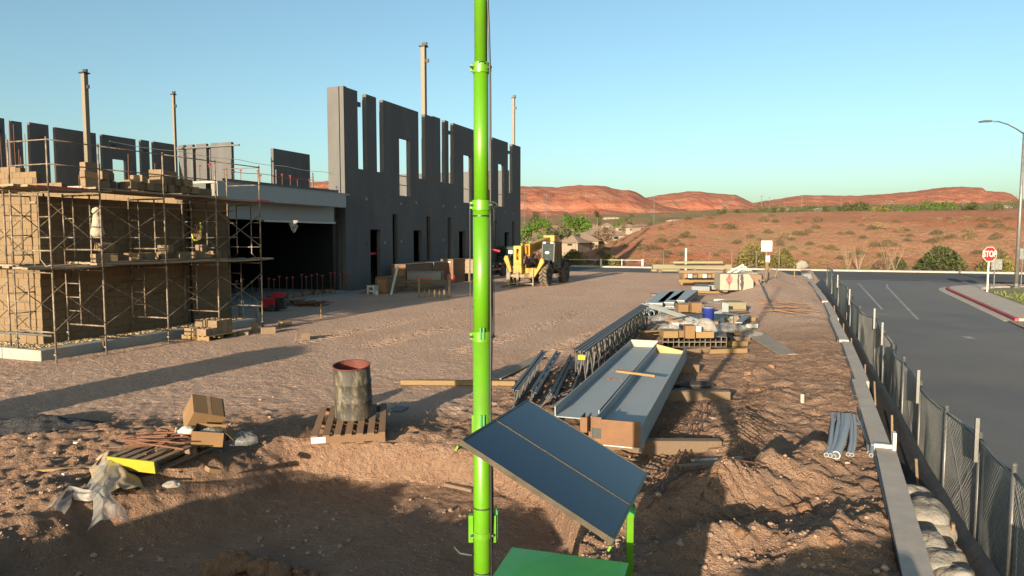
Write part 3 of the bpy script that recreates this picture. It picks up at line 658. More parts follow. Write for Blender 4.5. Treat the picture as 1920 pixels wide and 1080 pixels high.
# rebar with red caps: along the slab and along the roof edge
def rebar(pt, h, label, grp, m=M_RUSTBAR):
    t = thing('rebar_stake', label, 'rebar', pt, 0, grp)
    MB().cyl((0, 0, 0), (0, 0, h), 0.014, n=5).obj('bar', m, t)
    MB().lathe([(0.018, -0.08), (0.022, 0.0), (0.075, 0.01), (0.06, 0.035), (0.0, 0.05)], (0, 0, h), 8).obj('cap', M_REDCAP, t)
for i in range(19):
    t_ = 0.3 + i * 0.43; p = PM @ Vector((0.55 + 0.05 * math.sin(i * 3.7), t_ + 0.08 * math.sin(i * 5.1), 0.09))
    rebar(p, 1.02 + 0.06 * math.sin(i * 2.3), ORD[i] + ' red capped rebar stake from the left along the shaded floor slab', 'capped rebar along the floor slab')
for i in range(13):
    p = PM @ Vector((-1.4 + 0.1 * math.sin(i * 2.9), 0.5 + i * 0.62 + 0.15 * math.sin(i * 4.1), zb_ + 0.12))
    rebar(p, 0.62 + 0.1 * math.sin(i * 1.7), ORD[i] + ' red capped rebar stub from the left on the roof deck', 'capped rebar on the roof deck')
for i, (lx, ly, hh) in enumerate(((-1.0, 4.6, 0.85), (-0.9, 1.7, 1.0), (-0.8, 7.0, 0.9))):
    o = MB().cyl((0, 0, 0), (0, 0, hh), 0.035, n=8).cyl((-0.06, 0, 0), (0.06, 0, 0), 0.04, n=6).obj('guard_post', M_GALV)
    tag(o, ('short guard post on the roof deck left of the dark panel', 'tall guard post on the roof deck above the portal column', 'guard post on the roof deck in front of the dark panel')[i], 'post').location = PM @ Vector((lx, ly, zb_ + 0.12))
o = MB().tube([PM @ Vector((-0.8, t, zb_ + 1.15 - 0.06 * math.sin(math.pi * ((t + 4) % 3) / 3))) for t in np.linspace(-4, 8.6, 30)], 0.01, 4).obj('safety_line', M_WHITE); tag(o, 'thin white safety line strung along the roof edge', 'cable')
o = MB().tube([PM @ Vector((-0.7, t, zb_ + 0.62 + 0.03 * math.sin(t * 2.2))) for t in np.linspace(1.6, 7.0, 20)], 0.012, 4).obj('marker_line', M_REDCAP); tag(o, 'low line with red flags on the roof deck', 'cable')

# ------------------------------------------------------------------ block walls of the front bay
CW = Vector((-11.42, 16.75)); ZF = 0.26
cmu_me = MB().bb(-0.1945, 0.1945, -0.0975, 0.0975, -0.095, 0.095).mesh('block', M_CMU)
half_me = MB().bb(-0.0945, 0.0945, -0.0975, 0.0975, -0.095, 0.095).mesh('block', M_CMU)
def put(me, parent, loc, rz):
    o = bpy.data.objects.new('block', me); COL.objects.link(o); o.parent = parent; o.location = loc; o.rotation_euler = (0, 0, rz); return o
rb = random.Random(4)
bw = thing('block_wall', 'tan block wall, sunlit end and shaded side, behind the scaffold', 'wall', (CW.x, CW.y, 0), ROT)
NC = 18; NB = 11
MB().bb(-0.180, -0.022, 0.016, NB * 0.4 - 0.02, ZF, ZF + NC * 0.2).bb(-2.0, -0.181, 0.016, 0.18, ZF, ZF + NC * 0.2).obj('mortar_core', M_MORTAR, bw)
for c in range(NC):
    z = ZF + c * 0.2 + 0.1
    odd = c % 2
    for k in range(NB):                                    # shaded long side, local x = 0
        y0 = k * 0.4 + (0.2 if odd else 0.0)
        if odd and k == NB - 1: put(half_me, bw, (-0.0975, y0 + 0.1, z), math.pi / 2); continue
        put(cmu_me, bw, (-0.0975 + rb.uniform(-.003, .003), y0 + 0.2, z), math.pi / 2)
    for k in range(4):                                     # sunlit end, local y = 0
        x0 = -(0.2 if not odd else 0.0) - k * 0.4
        put(cmu_me, bw, (x0 - 0.196, 0.0975 + rb.uniform(-.003, .003), z), 0)
# control joint in the lit end, shadow line
# upper, set-back wall facing the camera, stepped at the top
UW = Vector((-9.9, 20.95)); uw = thing('stepped_block_wall', 'sunlit tan block wall with stepped top above the upper scaffold deck', 'wall', (UW.x, UW.y, 0), ROT)
steps = [(0.0, 4), (1.0, 5), (2.6, 4), (4.4, 4), (5.2, 5), (6.6, 7), (7.4, 8), (9.3, 8)]
def ncourse(s): return next((n for (a, n) in reversed(steps) if s >= a), 4)
ZU = ZF + 17 * 0.2
cb = MB()
for k in range(24):
    s0 = k * 0.4
    cb.bb(-s0 - 0.4, -s0, 0.01, 0.185, ZF, ZU + ncourse(s0 + 0.2) * 0.2 - 0.05)
cb.obj('mortar_core', M_MORTAR, uw)
for c in range(8):
    for k in range(24):
        s0 = k * 0.4 + (0.2 if c % 2 else 0)
        if ncourse(s0 + 0.2) > c and ncourse(s0 + 0.39) > c: put(cmu_me, uw, (-s0 - 0.2, 0.0975 + rb.uniform(-.004, .004), ZU + c * 0.2 + 0.1), 0)
# pier at the right end of the bay
pr = thing('block_pier', 'shaded tan block pier behind the scaffold beside the dark opening', 'wall', (UW.x + SA * 0.25 + CA * 0.02, UW.y + CA * 0.25, 0), ROT)
MB().bb(-0.388, -0.002, 0.002, 1.58, ZF, 4.05).obj('mortar_core', M_MORTAR, pr)
for c in range(19):
    for k in range(4):
        if c % 2 and k == 3: put(half_me, pr, (-0.0975 + 0.004, 1.3 + 0.2, ZF + c * 0.2 + 0.1), math.pi / 2); continue
        put(cmu_me, pr, (-0.0975 + 0.004, k * 0.4 + (0.4 if c % 2 else 0.2), ZF + c * 0.2 + 0.1), math.pi / 2)
# footing
FT = loc2(CW, ROT)
ft = thing('footing', 'grey concrete footing along the foot of the block wall', 'footing', (CW.x, CW.y, 0), ROT)
MB().bb(-0.5, 0.85, -0.65, 0.95, -0.3, ZF - 0.004).obj('footing_block', M_CONCD, ft, bevel=0.02)
MB().bb(-0.5, 0.83, 0.96, 2.9, -0.3, ZF - 0.01).obj('footing_block', M_CONCD, ft, bevel=0.02)
MB().bb(-0.5, 0.80, 2.91, 6.4, -0.3, ZF - 0.02).obj('footing_block', M_CONCD, ft, bevel=0.02)
MB().bb(-3.2, -0.51, -0.65, 0.5, -0.3, ZF - 0.008).obj('footing_block', M_CONCD, ft, bevel=0.02)
sb = MB(); rs = random.Random(8)
def stone(b, c, r, rr):
    n = 6; pts = []
    base_ = rr.uniform(0, 6.28)
    for lv, (k, zz) in enumerate(((0.75, -0.5), (1.0, 0.05), (0.55, 0.6))):
        for i in range(n):
            a = base_ + 2 * math.pi * i / n + lv * 0.4; q = r * k * rr.uniform(0.75, 1.2)
            pts.append((c[0] + q * math.cos(a), c[1] + q * math.sin(a), c[2] + zz * r * rr.uniform(0.7, 1.0)))
    fs = [(i, (i + 1) % n, n + (i + 1) % n, n + i) for i in range(n)] + [(n + i, n + (i + 1) % n, 2 * n + (i + 1) % n, 2 * n + i) for i in range(n)] + [tuple(range(2 * n, 3 * n))]
    b.add(pts, fs)
for i in range(700):
    if rs.random() < 0.75: p = (rs.uniform(0.02, 0.55), rs.uniform(-0.2, 6.2), ZF)
    else: p = (rs.uniform(-1.8, 0.5), rs.uniform(-0.5, -0.05), ZF)
    stone(sb, p, rs.uniform(0.015, 0.04), rs)
o = sb.obj('footing_gravel', mat('tan_gravel', (0.34, 0.24, 0.13), 0.95, var=0.4, sc=14)); o.matrix_world = FT; stuff(o)
o = MB().box((0, 0, 0), (0.02, 0.10, 0.24), 0.2).obj('formwork_stake', M_WOOD); tag(o, 'short pale stake against the middle of the footing', 'stake').matrix_world = FT @ Matrix.Translation((0.87, 0.95, 0.14))

rw2 = random.Random(17)
for i in range(16):
    s_ = 6.9 + 2.6 * i / 16 + rw2.uniform(-.06, .06) if i < 11 else 1.2 + (i - 11) * 1.1
    o = MB().cyl((0, 0, 0), (rw2.uniform(-.03, .03), 0, rw2.uniform(0.6, 1.7) if i < 11 else rw2.uniform(0.5, 1.0)), 0.011, n=5).obj('rebar_dowel', M_RUSTBAR)
    tag(o, 'rusty rebar dowel rising from the top of the stepped block wall', 'rebar', 'rebar dowels of the stepped block wall').location = loc2(UW, ROT) @ Vector((-s_, 0.1, ZU + ncourse(s_) * 0.2 - 0.1))

# lifting inserts and brace pockets cast into the tall wall
rli = random.Random(3)
for i in range(26):
    t_ = J[0] + 0.8 + (J[3] - J[0] - 1.6) * ((i // 2) + 0.5) / 13.0; z_ = (2.6, 5.0)[i % 2] + rli.uniform(-.1, .1)
    if any(h[0] - 0.3 < t_ < h[1] + 0.3 and h[2] - 0.3 < z_ < h[3] + 0.3 for h in holes): continue
    MB().box((0.004, t_, z_), (0.008, 0.16, 0.16)).obj('lifting_insert', M_CONCD if i % 3 else M_BLACK, tw)
# ------------------------------------------------------------------ scaffolding
SF = Vector((-9.92, 16.8))                       # outer leg of the second frame
scaf = thing('scaffold', 'two-lift mason scaffold with plank decks in front of the block wall', 'scaffold', (SF.x, SF.y, 0), ROT)
DW = 1.30; Z1 = 2.16; Z2 = 3.98
def tub(name, pts, r=0.024, m=M_SCAF, parent=None): return MB().tube(pts, r, 6).obj(name, m, parent or scaf, smooth=True)
def sframe(t, z0, z1, x0=0.0, leg=0.0, ladder=True):
    h = z1 - z0; b = MB(); xi = x0 - DW
    b.tube([(x0, t, z0 - leg), (x0, t, z1)], 0.024, 6); b.tube([(xi, t, z0 - min(leg, 0.0)), (xi, t, z1)], 0.024, 6)
    b.tube([(xi, t, z1 - 0.06), (x0, t, z1 - 0.06)], 0.022, 6); b.tube([(xi, t, z0 + 0.42), (x0, t, z0 + 0.42)], 0.022, 6)
    if ladder:
        xm = xi + 0.48; b.tube([(xm, t, z0 + 0.42), (xm, t, z1 - 0.06)], 0.02, 6)
        for k in range(1, 4): zz = z0 + 0.42 + (h - 0.48) * k / 4; b.tube([(xi, t, zz), (xm, t, zz)], 0.017, 6)
    else:                                        # walk-through frame with hooped inner legs
        for s_, xa in ((1, xi), (-1, x0)):
            xm = xa + s_ * 0.36; b.tube([(xa, t, z0 + 0.10), (xa + s_ * 0.18, t, z0 + 0.06), (xm, t, z0 + 0.22), (xm, t, z1 - 0.06)], 0.019, 6)
            for k in (1, 2): zz = z0 + 0.25 + (h - 0.4) * k / 3; b.tube([(xa, t, zz), (xm, t, zz)], 0.017, 6)
    o = b.obj('frame', M_SCAF, scaf, smooth=True)
    if leg or z0 < 0.6:
        for xa, zz in ((x0, z0 - leg), (xi, z0)): MB().lathe([(0.0, 0.0), (0.07, 0.0), (0.07, 0.006), (0.022, 0.008), (0.022, 0.2), (0.05, 0.2), (0.05, 0.23), (0.02, 0.24)], (xa, t, zz), 8).obj('base_jack', M_GALV, o)
    return o
TS = [-1.25, 0.0, 1.85, 3.65, 5.45]
for i, t in enumerate(TS):
    sframe(t, 0.28, Z1 - 0.04, leg=0.30); sframe(t, Z1 - 0.02, Z2 - 0.04, ladder=False)
for a, c in zip(TS[:-1], TS[1:]):
    for x in (0.03, -DW - 0.03):
        for (za, zb2) in ((0.75, 1.75), (2.55, 3.6)):
            MB().tube([(x, a, za), (x, c, zb2)], 0.013, 5).obj('cross_brace', M_SCAF, scaf); MB().tube([(x + 0.028, a, zb2), (x + 0.028, c, za)], 0.013, 5).obj('cross_brace', M_SCAF, scaf)
# planks
rp = random.Random(3)
def plank(x, y0, y1, z, wd=0.23, m=M_PLANK, sag=0.03, tip=None):
    o = MB()
    n = 6
    for i in range(n):
        a, c = y0 + (y1 - y0) * i / n, y0 + (y1 - y0) * (i + 1) / n
        za, zc = z - sag * math.sin(math.pi * i / n), z - sag * math.sin(math.pi * (i + 1) / n)
        o.add([(x - wd / 2, a, za - 0.045), (x + wd / 2, a, za - 0.045), (x + wd / 2, a, za), (x - wd / 2, a, za), (x - wd / 2, c, zc - 0.045), (x + wd / 2, c, zc - 0.045), (x + wd / 2, c, zc), (x - wd / 2, c, zc)],
              [(0, 1, 5, 4), (1, 2, 6, 5), (2, 3, 7, 6), (3, 0, 4, 7)] + ([(0, 3, 2, 1)] if i == 0 else []) + ([(4, 5, 6, 7)] if i == n - 1 else []))
    p = o.obj('plank', m, scaf)
    if tip: MB().bb(x - wd / 2 - 0.002, x + wd / 2 + 0.002, tip[0], tip[1], z - 0.048, z + 0.003).obj('painted_tip', M_REDTIP, p)
    return p
for k in range(5):
    x = -0.12 - k * 0.26
    for (a, c) in ((-1.7, 0.25), (0.0, 3.9), (3.5, 6.0)):
        plank(x, a + rp.uniform(-.15, .1), c + rp.uniform(-.1, .2), Z1 + rp.uniform(0.03, 0.06) + (0.045 if a == 0.0 else 0))
        plank(x, a + rp.uniform(-.15, .1), c + rp.uniform(-.1, .2), Z2 + rp.uniform(0.03, 0.06) + (0.045 if a == 0.0 else 0), tip=((-1.5, -0.3) if a < -1 and k == 0 else (5.4, 5.9) if a > 3 and k == 0 else None))
for (a, c, z) in ((-0.6, 3.0, 2.92), (2.7, 5.9, 2.90), (-0.6, 3.0, 3.72), (2.7, 5.8, 3.74)):
    for k in range(2): plank(-DW - 0.17 - k * 0.25, a + rp.uniform(-.1, .1), c, z)
for t in (0.0, 1.85, 3.65, 5.45):
    for z in (2.88, 3.68): MB().tube([(-DW, t + 0.05, z - 0.03), (-DW - 0.5, t + 0.05, z - 0.03), (-DW, t + 0.05, z - 0.40)], 0.018, 5).obj('side_bracket', M_SCAF, scaf)
# guard rails on the upper deck
for t in TS: tub('guard_post', [(0, t, Z2 - 0.04), (0, t, Z2 + 1.12)])
tub('guard_post', [(-DW, TS[0], Z2 - 0.04), (-DW, TS[0], Z2 + 1.12)]); tub('guard_post', [(-DW, TS[-1], Z2 - 0.04), (-DW, TS[-1], Z2 + 1.1)])
for z in (Z2 + 0.52, Z2 + 1.06):
    for a, c in zip(TS[:-1], TS[1:]): tub('guard_rail', [(0.03, a, z), (0.03, c, z)], 0.016)
    for t in (TS[0], TS[-1]): tub('guard_rail', [(-DW, t, z), (0.03, t, z)], 0.016)
# lower scaffold on the sunlit end, running out of the picture
sc2 = thing('end_scaffold', 'scaffold frames against the sunlit end of the block wall at the left', 'scaffold', (SF.x, SF.y, 0), ROT)
_s = scaf; scaf = sc2
for x0 in (-1.75,):
    for z0, z1, ld in ((0.28, Z1 - 0.04, True), (Z1 - 0.02, Z2 - 0.04, False)):
        b = MB()
        for x in (-1.62, -3.6):
            b = MB(); b.tube([(x, -1.2, z0), (x, -1.2, z1)], 0.024, 6); b.tube([(x, -0.25, z0), (x, -0.25, z1)], 0.024, 6)
            for k in range(4): zz = z0 + 0.3 + k * (z1 - z0 - 0.4) / 3; b.tube([(x, -1.2, zz), (x, -0.25, zz)], 0.018, 6)
            b.obj('frame', M_SCAF, sc2, smooth=True)
        for (a, c) in ((z0 + 0.3, z1 - 0.3), (z1 - 0.3, z0 + 0.3)): MB().tube([(-1.6, -1.22, a), (-3.6, -1.22, c)], 0.013, 5).obj('cross_brace', M_SCAF, sc2)
for z in (Z1 + 0.07, Z2 + 0.03):
    for k in range(4): MB().bb(-3.9, -1.35 + rp.uniform(-.05, .1), -1.25 + k * 0.25, -1.02 + k * 0.25, z - 0.045, z).obj('plank', M_PLANK, sc2)
MB().tube([(-3.9, -1.25, 0.62), (-0.1, -1.25, 0.62)], 0.024, 6).obj('bottom_rail', M_DKSTEEL, sc2)
scaf = _s
SFM = loc2(SF, ROT)
# ------------------------------------------------------------------ loose blocks
def hollow():
    b = MB(); L, W_, H_ = 0.39, 0.19, 0.19; t = 0.032
    xs = [-L / 2, -L / 2 + t, -t / 2, t / 2, L / 2 - t, L / 2]
    b.bb(-L / 2, L / 2, -W_ / 2, -W_ / 2 + t, -H_ / 2, H_ / 2).bb(-L / 2, L / 2, W_ / 2 - t, W_ / 2, -H_ / 2, H_ / 2)
    for a, c in ((0, 1), (2, 3), (4, 5)): b.bb(xs[a], xs[c], -W_ / 2 + t, W_ / 2 - t, -H_ / 2, H_ / 2)
    return b.mesh('concrete_block', M_CMU2)
HOL = hollow(); SOL = MB().bb(-0.195, 0.195, -0.095, 0.095, -0.095, 0.095).mesh('concrete_block', M_CMU2)
def cblock(p, rot, label, grp, hol=True):
    o = bpy.data.objects.new('concrete_block', HOL if hol else SOL); COL.objects.link(o); o.location = p; o.rotation_euler = rot; return tag(o, label, 'block', grp)
def on(x, y, z): return SFM @ Vector((x, y, z))
h2 = math.pi / 2; rq = random.Random(12)
UD = Z2 + 0.16 + 0.045
lab = 'loose tan block stacked on the upper scaffold deck'; grp = 'blocks on the upper scaffold deck'
spots = [(-0.35, 0.05, 0), (-0.35, 0.05, 1), (-0.35, 0.05, 2), (-0.36, 0.30, 0), (-0.36, 0.30, 1), (-0.55, 0.62, 0), (-0.55, 0.62, 1), (-0.3, 1.05, 0), (-0.3, 1.35, 0), (-0.32, 1.38, 1), (-0.34, 1.6, 0), (-0.3, 1.95, 0), (-0.3, 1.95, 1), (-0.3, 1.95, 2), (-0.4, 2.3, 0), (-0.4, 2.3, 1), (-0.42, 2.55, 0), (-0.42, 2.55, 1), (-0.4, 2.42, 2), (-0.3, 2.85, 0), (-0.3, 2.85, 1), (-0.32, 3.1, 0), (-0.5, 3.45, 0), (-0.7, 2.1, 0), (-0.75, 2.5, 0), (-0.75, 2.5, 1), (-0.72, 1.2, 0), (-0.7, 0.3, 0), (-0.7, 0.3, 1), (-0.5, 3.72, 0)]
stk_ = sorted({(y, x) for x, y, n in spots})
for (x, y, n) in spots:
    hi_ = max(m_ for a_, b_, m_ in spots if (a_, b_) == (x, y)); nm_ = 'only' if hi_ == 0 else ('bottom', 'top' if hi_ == 1 else 'middle', 'top')[n]
    cblock(on(x, y, UD + n * 0.192), (0, 0, ROT + rq.choice((0, h2)) + rq.uniform(-.15, .15)), nm_ + ' tan block of the ' + ORD[stk_.index((y, x))] + ' stack from the left on the upper scaffold deck', grp, rq.random() < 0.6)
LD = Z1 + 0.16 + 0.045
lab = 'loose tan block lying on the lower scaffold deck'; grp = 'blocks on the lower scaffold deck'
for i_, (x, y, n) in enumerate(((-0.25, 0.15, 0), (-0.6, 0.7, 0), (-0.35, 1.15, 0), (-0.4, 1.62, 0), (-0.55, 2.2, 0), (-0.5, 2.3, 1), (-0.4, 2.75, 0), (-0.4, 3.0, 0), (-0.35, 3.45, 0), (-0.38, 3.45, 1), (-0.6, 4.1, 0))): cblock(on(x, y, LD + n * 0.192), (0, 0, ROT + rq.uniform(-.5, .5) + rq.choice((0, h2))), ORD[i_] + ' loose tan block from the left on the lower scaffold deck', grp)
cblock(on(-0.3, 0.30, LD + 0.26), (R(16), 0, ROT + h2), 'tan block lying tilted across another on the lower deck, at the left', None, False)
# pallet stack at the scaffold's foot
def pallet_parts(t, L=1.02, W_=1.22, m=M_PALLET, ns=7):
    for i in range(ns): y = 0; MB().bb(-L / 2 + (L - 0.09) * i / (ns - 1), -L / 2 + (L - 0.09) * i / (ns - 1) + 0.09, -W_ / 2, W_ / 2, 0.118, 0.138).obj('slat', m, t)
    for k in range(3): yy = -W_ / 2 + 0.02 + k * (W_ - 0.04) / 2; MB().bb(-L / 2, L / 2, yy - 0.019, yy + 0.019, 0.02, 0.117).obj('stringer', m, t)
    for i in range(4): MB().bb(-L / 2 + (L - 0.1) * i / 3, -L / 2 + (L - 0.1) * i / 3 + 0.1, -W_ / 2, W_ / 2, 0.0, 0.0195).obj('bottom_board', m, t)
c0 = gp(392, 634); pt = thing('block_pallet', 'low wooden pallet under the block stack at the scaffold foot', 'pallet', (c0.x, c0.y, c0.z), ROT)
pallet_parts(pt, 1.0, 1.0, M_WOOD, 6)
PT = Matrix.Translation(c0) @ Matrix.Rotation(ROT, 4, 'Z')
lab = 'tan block stacked on the pallet at the scaffold foot'; grp = 'blocks on the low pallet'
for n in range(2):
    for ix in range(2):
        for iy in range(5):
            if n == 1 and (iy < 2): continue
            cblock(PT @ Vector((-0.2 + ix * 0.4, -0.4 + iy * 0.2, 0.236 + n * 0.192)), (0, 0, ROT), ('left' if ix == 0 else 'right') + ' column, ' + ORD[iy] + ' block from the front, ' + ('lower' if n == 0 else 'upper') + ' layer of the pallet stack', grp)
for (px, py, rot, lb, hol) in ((280 + 84, 637, (h2, 0, ROT + 0.1), 'tan hollow block standing on end in front of the block pallet', True), (478, 622, (0, h2, 0.4), 'tan block on the ground with its hole showing', True), (503, 625, (0, 0, 0.5), 'largest loose block on the ground right of the pallet', False),
                            (535, 612, (0.3, 0, 1.0), 'broken tan block farthest right of the loose ones', False), (456, 628, (0.1, 0, 0.2), 'low chip of tan block beside the pallet', False), (573, 638, (0, 0.2, 2.0), 'dark lone block half sunk in the yard', False)):
    p = gp(px, py); o = cblock(p + Vector((0, 0, 0.09)), rot, lb, None, hol)
    if 'chip' in lb: o.scale = (0.8, 0.8, 0.45); o.location.z -= 0.045
# bag and vest on the frames
bag = MB(); bag.lathe([(0.01, 0.02), (0.09, -0.02), (0.10, -0.10), (0.07, -0.14), (0.10, -0.3), (0.14, -0.5), (0.15, -0.62), (0.11, -0.70), (0.0, -0.71)], (0, 0, 0), 12)
bag.v = [(x * (1 + 0.15 * math.sin(z * 23 + x * 30)), y, z) for x, y, z in bag.v]
o = bag.obj('cloth_bag', mat('canvas', (0.30, 0.26, 0.20), 0.9, bmp=0.02, bsc=12), smooth=True); tag(o, 'pale cloth bag hanging from a scaffold frame', 'bag').location = on(-0.18, 0.04, 3.58)
vest = thing('safety_vest', 'dark safety vest with yellow green stripes hung on the scaffold', 'vest', on(-0.75, 3.68, 3.25), ROT)
MB().grid(lambda a, b: ((a - 0.5) * (0.5 - 0.2 * b), 0.05 * math.sin(a * 6) - 0.02, -0.5 * b * (1 - 0.25 * abs(a - 0.5))), 8, 8).obj('cloth', mat('dark_cloth', (0.10, 0.06, 0.035), 0.9), vest, solid=0.01)
MB().tube([(-0.19, -0.03, -0.30), (-0.1, -0.06, -0.46), (0.05, -0.07, -0.47), (0.17, -0.05, -0.20), (0.18, -0.05, 0.05)], 0.028, 5).obj('stripe', mat('hivis', (0.28, 0.34, 0.03), 0.6), vest)
# ------------------------------------------------------------------ things at the hall mouth
def bx(name, label, cat, p, d, m, rz=ROT, grp=None):
    o = MB().bb(-d[0] / 2, d[0] / 2, -d[1] / 2, d[1] / 2, 0, d[2]).obj(name, m, bevel=0.015); o.location = p; o.rotation_euler = (0, 0, rz); return tag(o, label, cat, grp)
p = gp(453, 600)
o = MB().pipe((0, 0, -0.05), (0, 0, 0.72), 0.105, 0.09).obj('white_pipe', M_WPVC, smooth=False); tag(o, 'upright white pipe stub between scaffold legs', 'pipe').location = p
for z in (0.2, 0.45): MB().pipe((0, 0, z), (0, 0, z + 0.02), 0.112, 0.1).obj('band', M_GREYBOX, o)
o = MB().cyl((0, 0, 0), (0, 0, 0.55), 0.055, n=10).obj('small_pipe', M_WPVC); tag(o, 'thin white pipe stub beside the red machine', 'pipe').location = gp(483, 597)
# red compactor / welder machine
c = G(505, 583, 0.0); mc = thing('red_machine', 'red and black compact machine parked at the edge of the slab', 'machine', (c.x, c.y, 0.0), ROT + 0.35)
MB().bb(-0.45, 0.5, -0.35, 0.35, 0.1, 0.72).obj('body', M_RED, mc, bevel=0.04)
MB().bb(-0.5, 0.55, -0.42, 0.42, 0.0, 0.22).obj('skid', M_BLACK, mc)
MB().prism([(0.2, 0.70), (0.95, 0.78), (1.0, 1.02), (0.25, 0.98)], (0, -0.3, 0), (1, 0, 0), (0, 0, 1), (0, 0.6, 0)).obj('hood', M_RED, mc)
MB().bb(0.55, 1.05, -0.3, 0.3, 0.12, 0.70).obj('engine', M_BLACK, mc, bevel=0.03)
mc.scale = (0.62, 0.62, 0.72)
MB().tube([(-0.45, -0.3, 0.5), (-0.75, -0.3, 0.95), (-0.75, 0.3, 0.95), (-0.45, 0.3, 0.5)], 0.02, 6).obj('handle', M_BLACK, mc)
for s_ in (-1, 1): MB().cyl((0.3, s_ * 0.36, 0.2), (0.3, s_ * 0.46, 0.2), 0.2, n=16).obj('wheel', M_RUBBER, mc)
# orange-grey mortar mixer inside
c = G(435, 535, 0.1); mx = thing('mortar_mixer', 'mortar mixer with orange side in the shade of the hall', 'mixer', (c.x - 1.4, c.y + 3.0, 0.1), ROT)
MB().bb(-0.7, 0.7, -0.4, 0.4, 0.85, 1.35).obj('drum_box', M_GREYBOX, mx, bevel=0.08); MB().bb(-0.72, -0.1, -0.44, -0.405, 0.5, 1.0).obj('side_panel', M_ORANGE, mx)
MB().bb(-0.5, 0.6, -0.35, 0.35, 0.45, 0.85).obj('engine_box', M_BLACK, mx)
for s_ in (-1, 1): MB().cyl((0.35, s_ * 0.42, 0.28), (0.35, s_ * 0.55, 0.28), 0.28, n=18).obj('wheel', M_RUBBER, mx)
MB().bar((-0.6, 0, 0.4), (-1.2, 0, 0.3), 0.06, 0.06).obj('tow_bar', M_BLACK, mx); MB().bar((-1.15, 0, 0.3), (-1.15, 0, 0.0), 0.05, 0.05).obj('stand', M_BLACK, mx)
# red lift basket deeper in
c = PM @ Vector((-3.6, 1.6, 0.1)); lf = thing('red_lift', 'dim red lift basket standing inside the dark hall', 'lift', c, ROT)
for x in (-0.9, 0.9):
    for y in (-0.5, 0.5): MB().bar((x, y, 1.75), (x, y, 2.85), 0.05, 0.05).obj('post', M_RED, lf)
for z in (1.8, 2.3, 2.83):
    for y in (-0.5, 0.5): MB().bar((-0.9, y, z), (0.9, y, z), 0.05, 0.05).obj('rail', M_RED, lf)
MB().bb(-0.92, 0.92, -0.52, 0.52, 1.68, 1.74).obj('floor', M_RED, lf); MB().bb(0.3, 0.9, -0.55, -0.53, 1.78, 2.8).obj('panel', M_RED, lf)
for k in range(3):
    for s_ in (-1, 1): MB().bar((-0.8 * s_, -0.3, 0.5 + k * 0.38), (0.8 * s_, -0.3, 0.9 + k * 0.38), 0.06, 0.05).obj('scissor_arm', M_RED, lf)
MB().bb(-0.95, 0.95, -0.5, 0.5, 0.2, 0.55).obj('chassis', M_RED, lf)
for x in (-0.65, 0.65):
    for s_ in (-1, 1): MB().cyl((x, s_ * 0.42, 0.2), (x, s_ * 0.56, 0.2), 0.2, n=14).obj('wheel', M_RUBBER, lf)
# heap of steel scrap at the mouth
rh = random.Random(5); c = gp(572, 573)
hb = MB()
for i in range(46):
    a = rh.uniform(0, 3.14); L = rh.uniform(0.3, 0.9); q = Vector((rh.uniform(-1.0, 1.0), rh.uniform(-0.4, 0.4), rh.uniform(0.02, 0.22)))
    d = Vector((math.cos(a), math.sin(a), rh.uniform(-0.1, 0.1))) * L / 2; hb.bar(q - d, q + d, rh.uniform(0.02, 0.07), rh.uniform(0.02, 0.05))
o = hb.obj('scrap_heap', M_RUSTBAR); tag(o, 'heap of rusty steel scrap at the edge of the shaded slab', 'scrap').location = c; o.rotation_euler = (0, 0, -0.3); stuff(o)
o = MB().bar((0, 0, -0.1), (0, 0, 0.52), 0.045, 0.03).obj('survey_stake', M_WOOD); tag(o, 'lone wooden survey stake in the yard right of the scrap heap', 'stake').location = gp(602, 597)
# blocks and buckets along the slab's rear edge
for i in range(14):
    p = PM @ Vector((-0.3 + rh.uniform(-.3, .3), 3.0 + i * 0.33, 0.1 + 0.096)); cblock(p, (0, 0, ROT + rh.uniform(-.6, .6)), ORD[i] + ' block from the left lying on the shaded floor slab', 'blocks on the floor slab')
# ------------------------------------------------------------------ solar mast trailer
def V3(p): return Vector(p)
MX, MY = -0.203, 4.62
tr = thing('solar_mast_trailer', 'lime green telescopic mast trailer with tilted solar panel and green box', 'mast trailer', (MX, MY, 0))
tr.location.z = zs(MX, MY) + 0.0
tz = -tr.location.z
def mz(py): return D(903, py, MY).z + tz
zc1, zc2, zc3, zc4 = mz(630), mz(385), mz(128), mz(790)
for (a, c, r) in ((0.32, zc1, 0.0600), (zc1 - 0.1, zc2, 0.0565), (zc2 - 0.1, zc3, 0.0490), (zc3 - 0.1, 6.6, 0.0425)):
    MB().cyl((0, 0, a), (0, 0, c), r, n=40).obj('mast_section', M_GREEN, tr, smooth=True)
for o in [q for q in tr.children]:
    for p in o.data.polygons:
        if len(p.vertices) > 4: p.use_smooth = False
def collar(z, r, hgt=0.065):
    c = MB().pipe((0, 0, z - hgt / 2), (0, 0, z + hgt / 2), r + 0.0055, r - 0.004, 40).obj('collar', M_GREEN, tr)
    for a in (-0.5, 2.6): MB().cyl((math.cos(a) * (r + 0.004), -abs(math.sin(a)) * (r + 0.004), z), (math.cos(a) * (r + 0.03), -abs(math.sin(a)) * (r + 0.03), z), 0.008, n=8).obj('bolt', M_GALV, c)
    MB().bb(-r - 0.02, -r - 0.004, -0.009, 0.009, z - 0.022, z + 0.022).obj('lug', M_GREEN, c); MB().bb(r + 0.004, r + 0.02, -0.009, 0.009, z - 0.022, z + 0.022).obj('lug', M_GREEN, c)
collar(zc1, 0.060); collar(zc2, 0.0565); collar(zc3, 0.049); collar(mz(1000), 0.0605, 0.04)
MB().pipe((0, 0, zc2 - 0.075), (0, 0, zc2 - 0.065), 0.0595, 0.05, 40).obj('groove_ring', M_BLACK, tr)
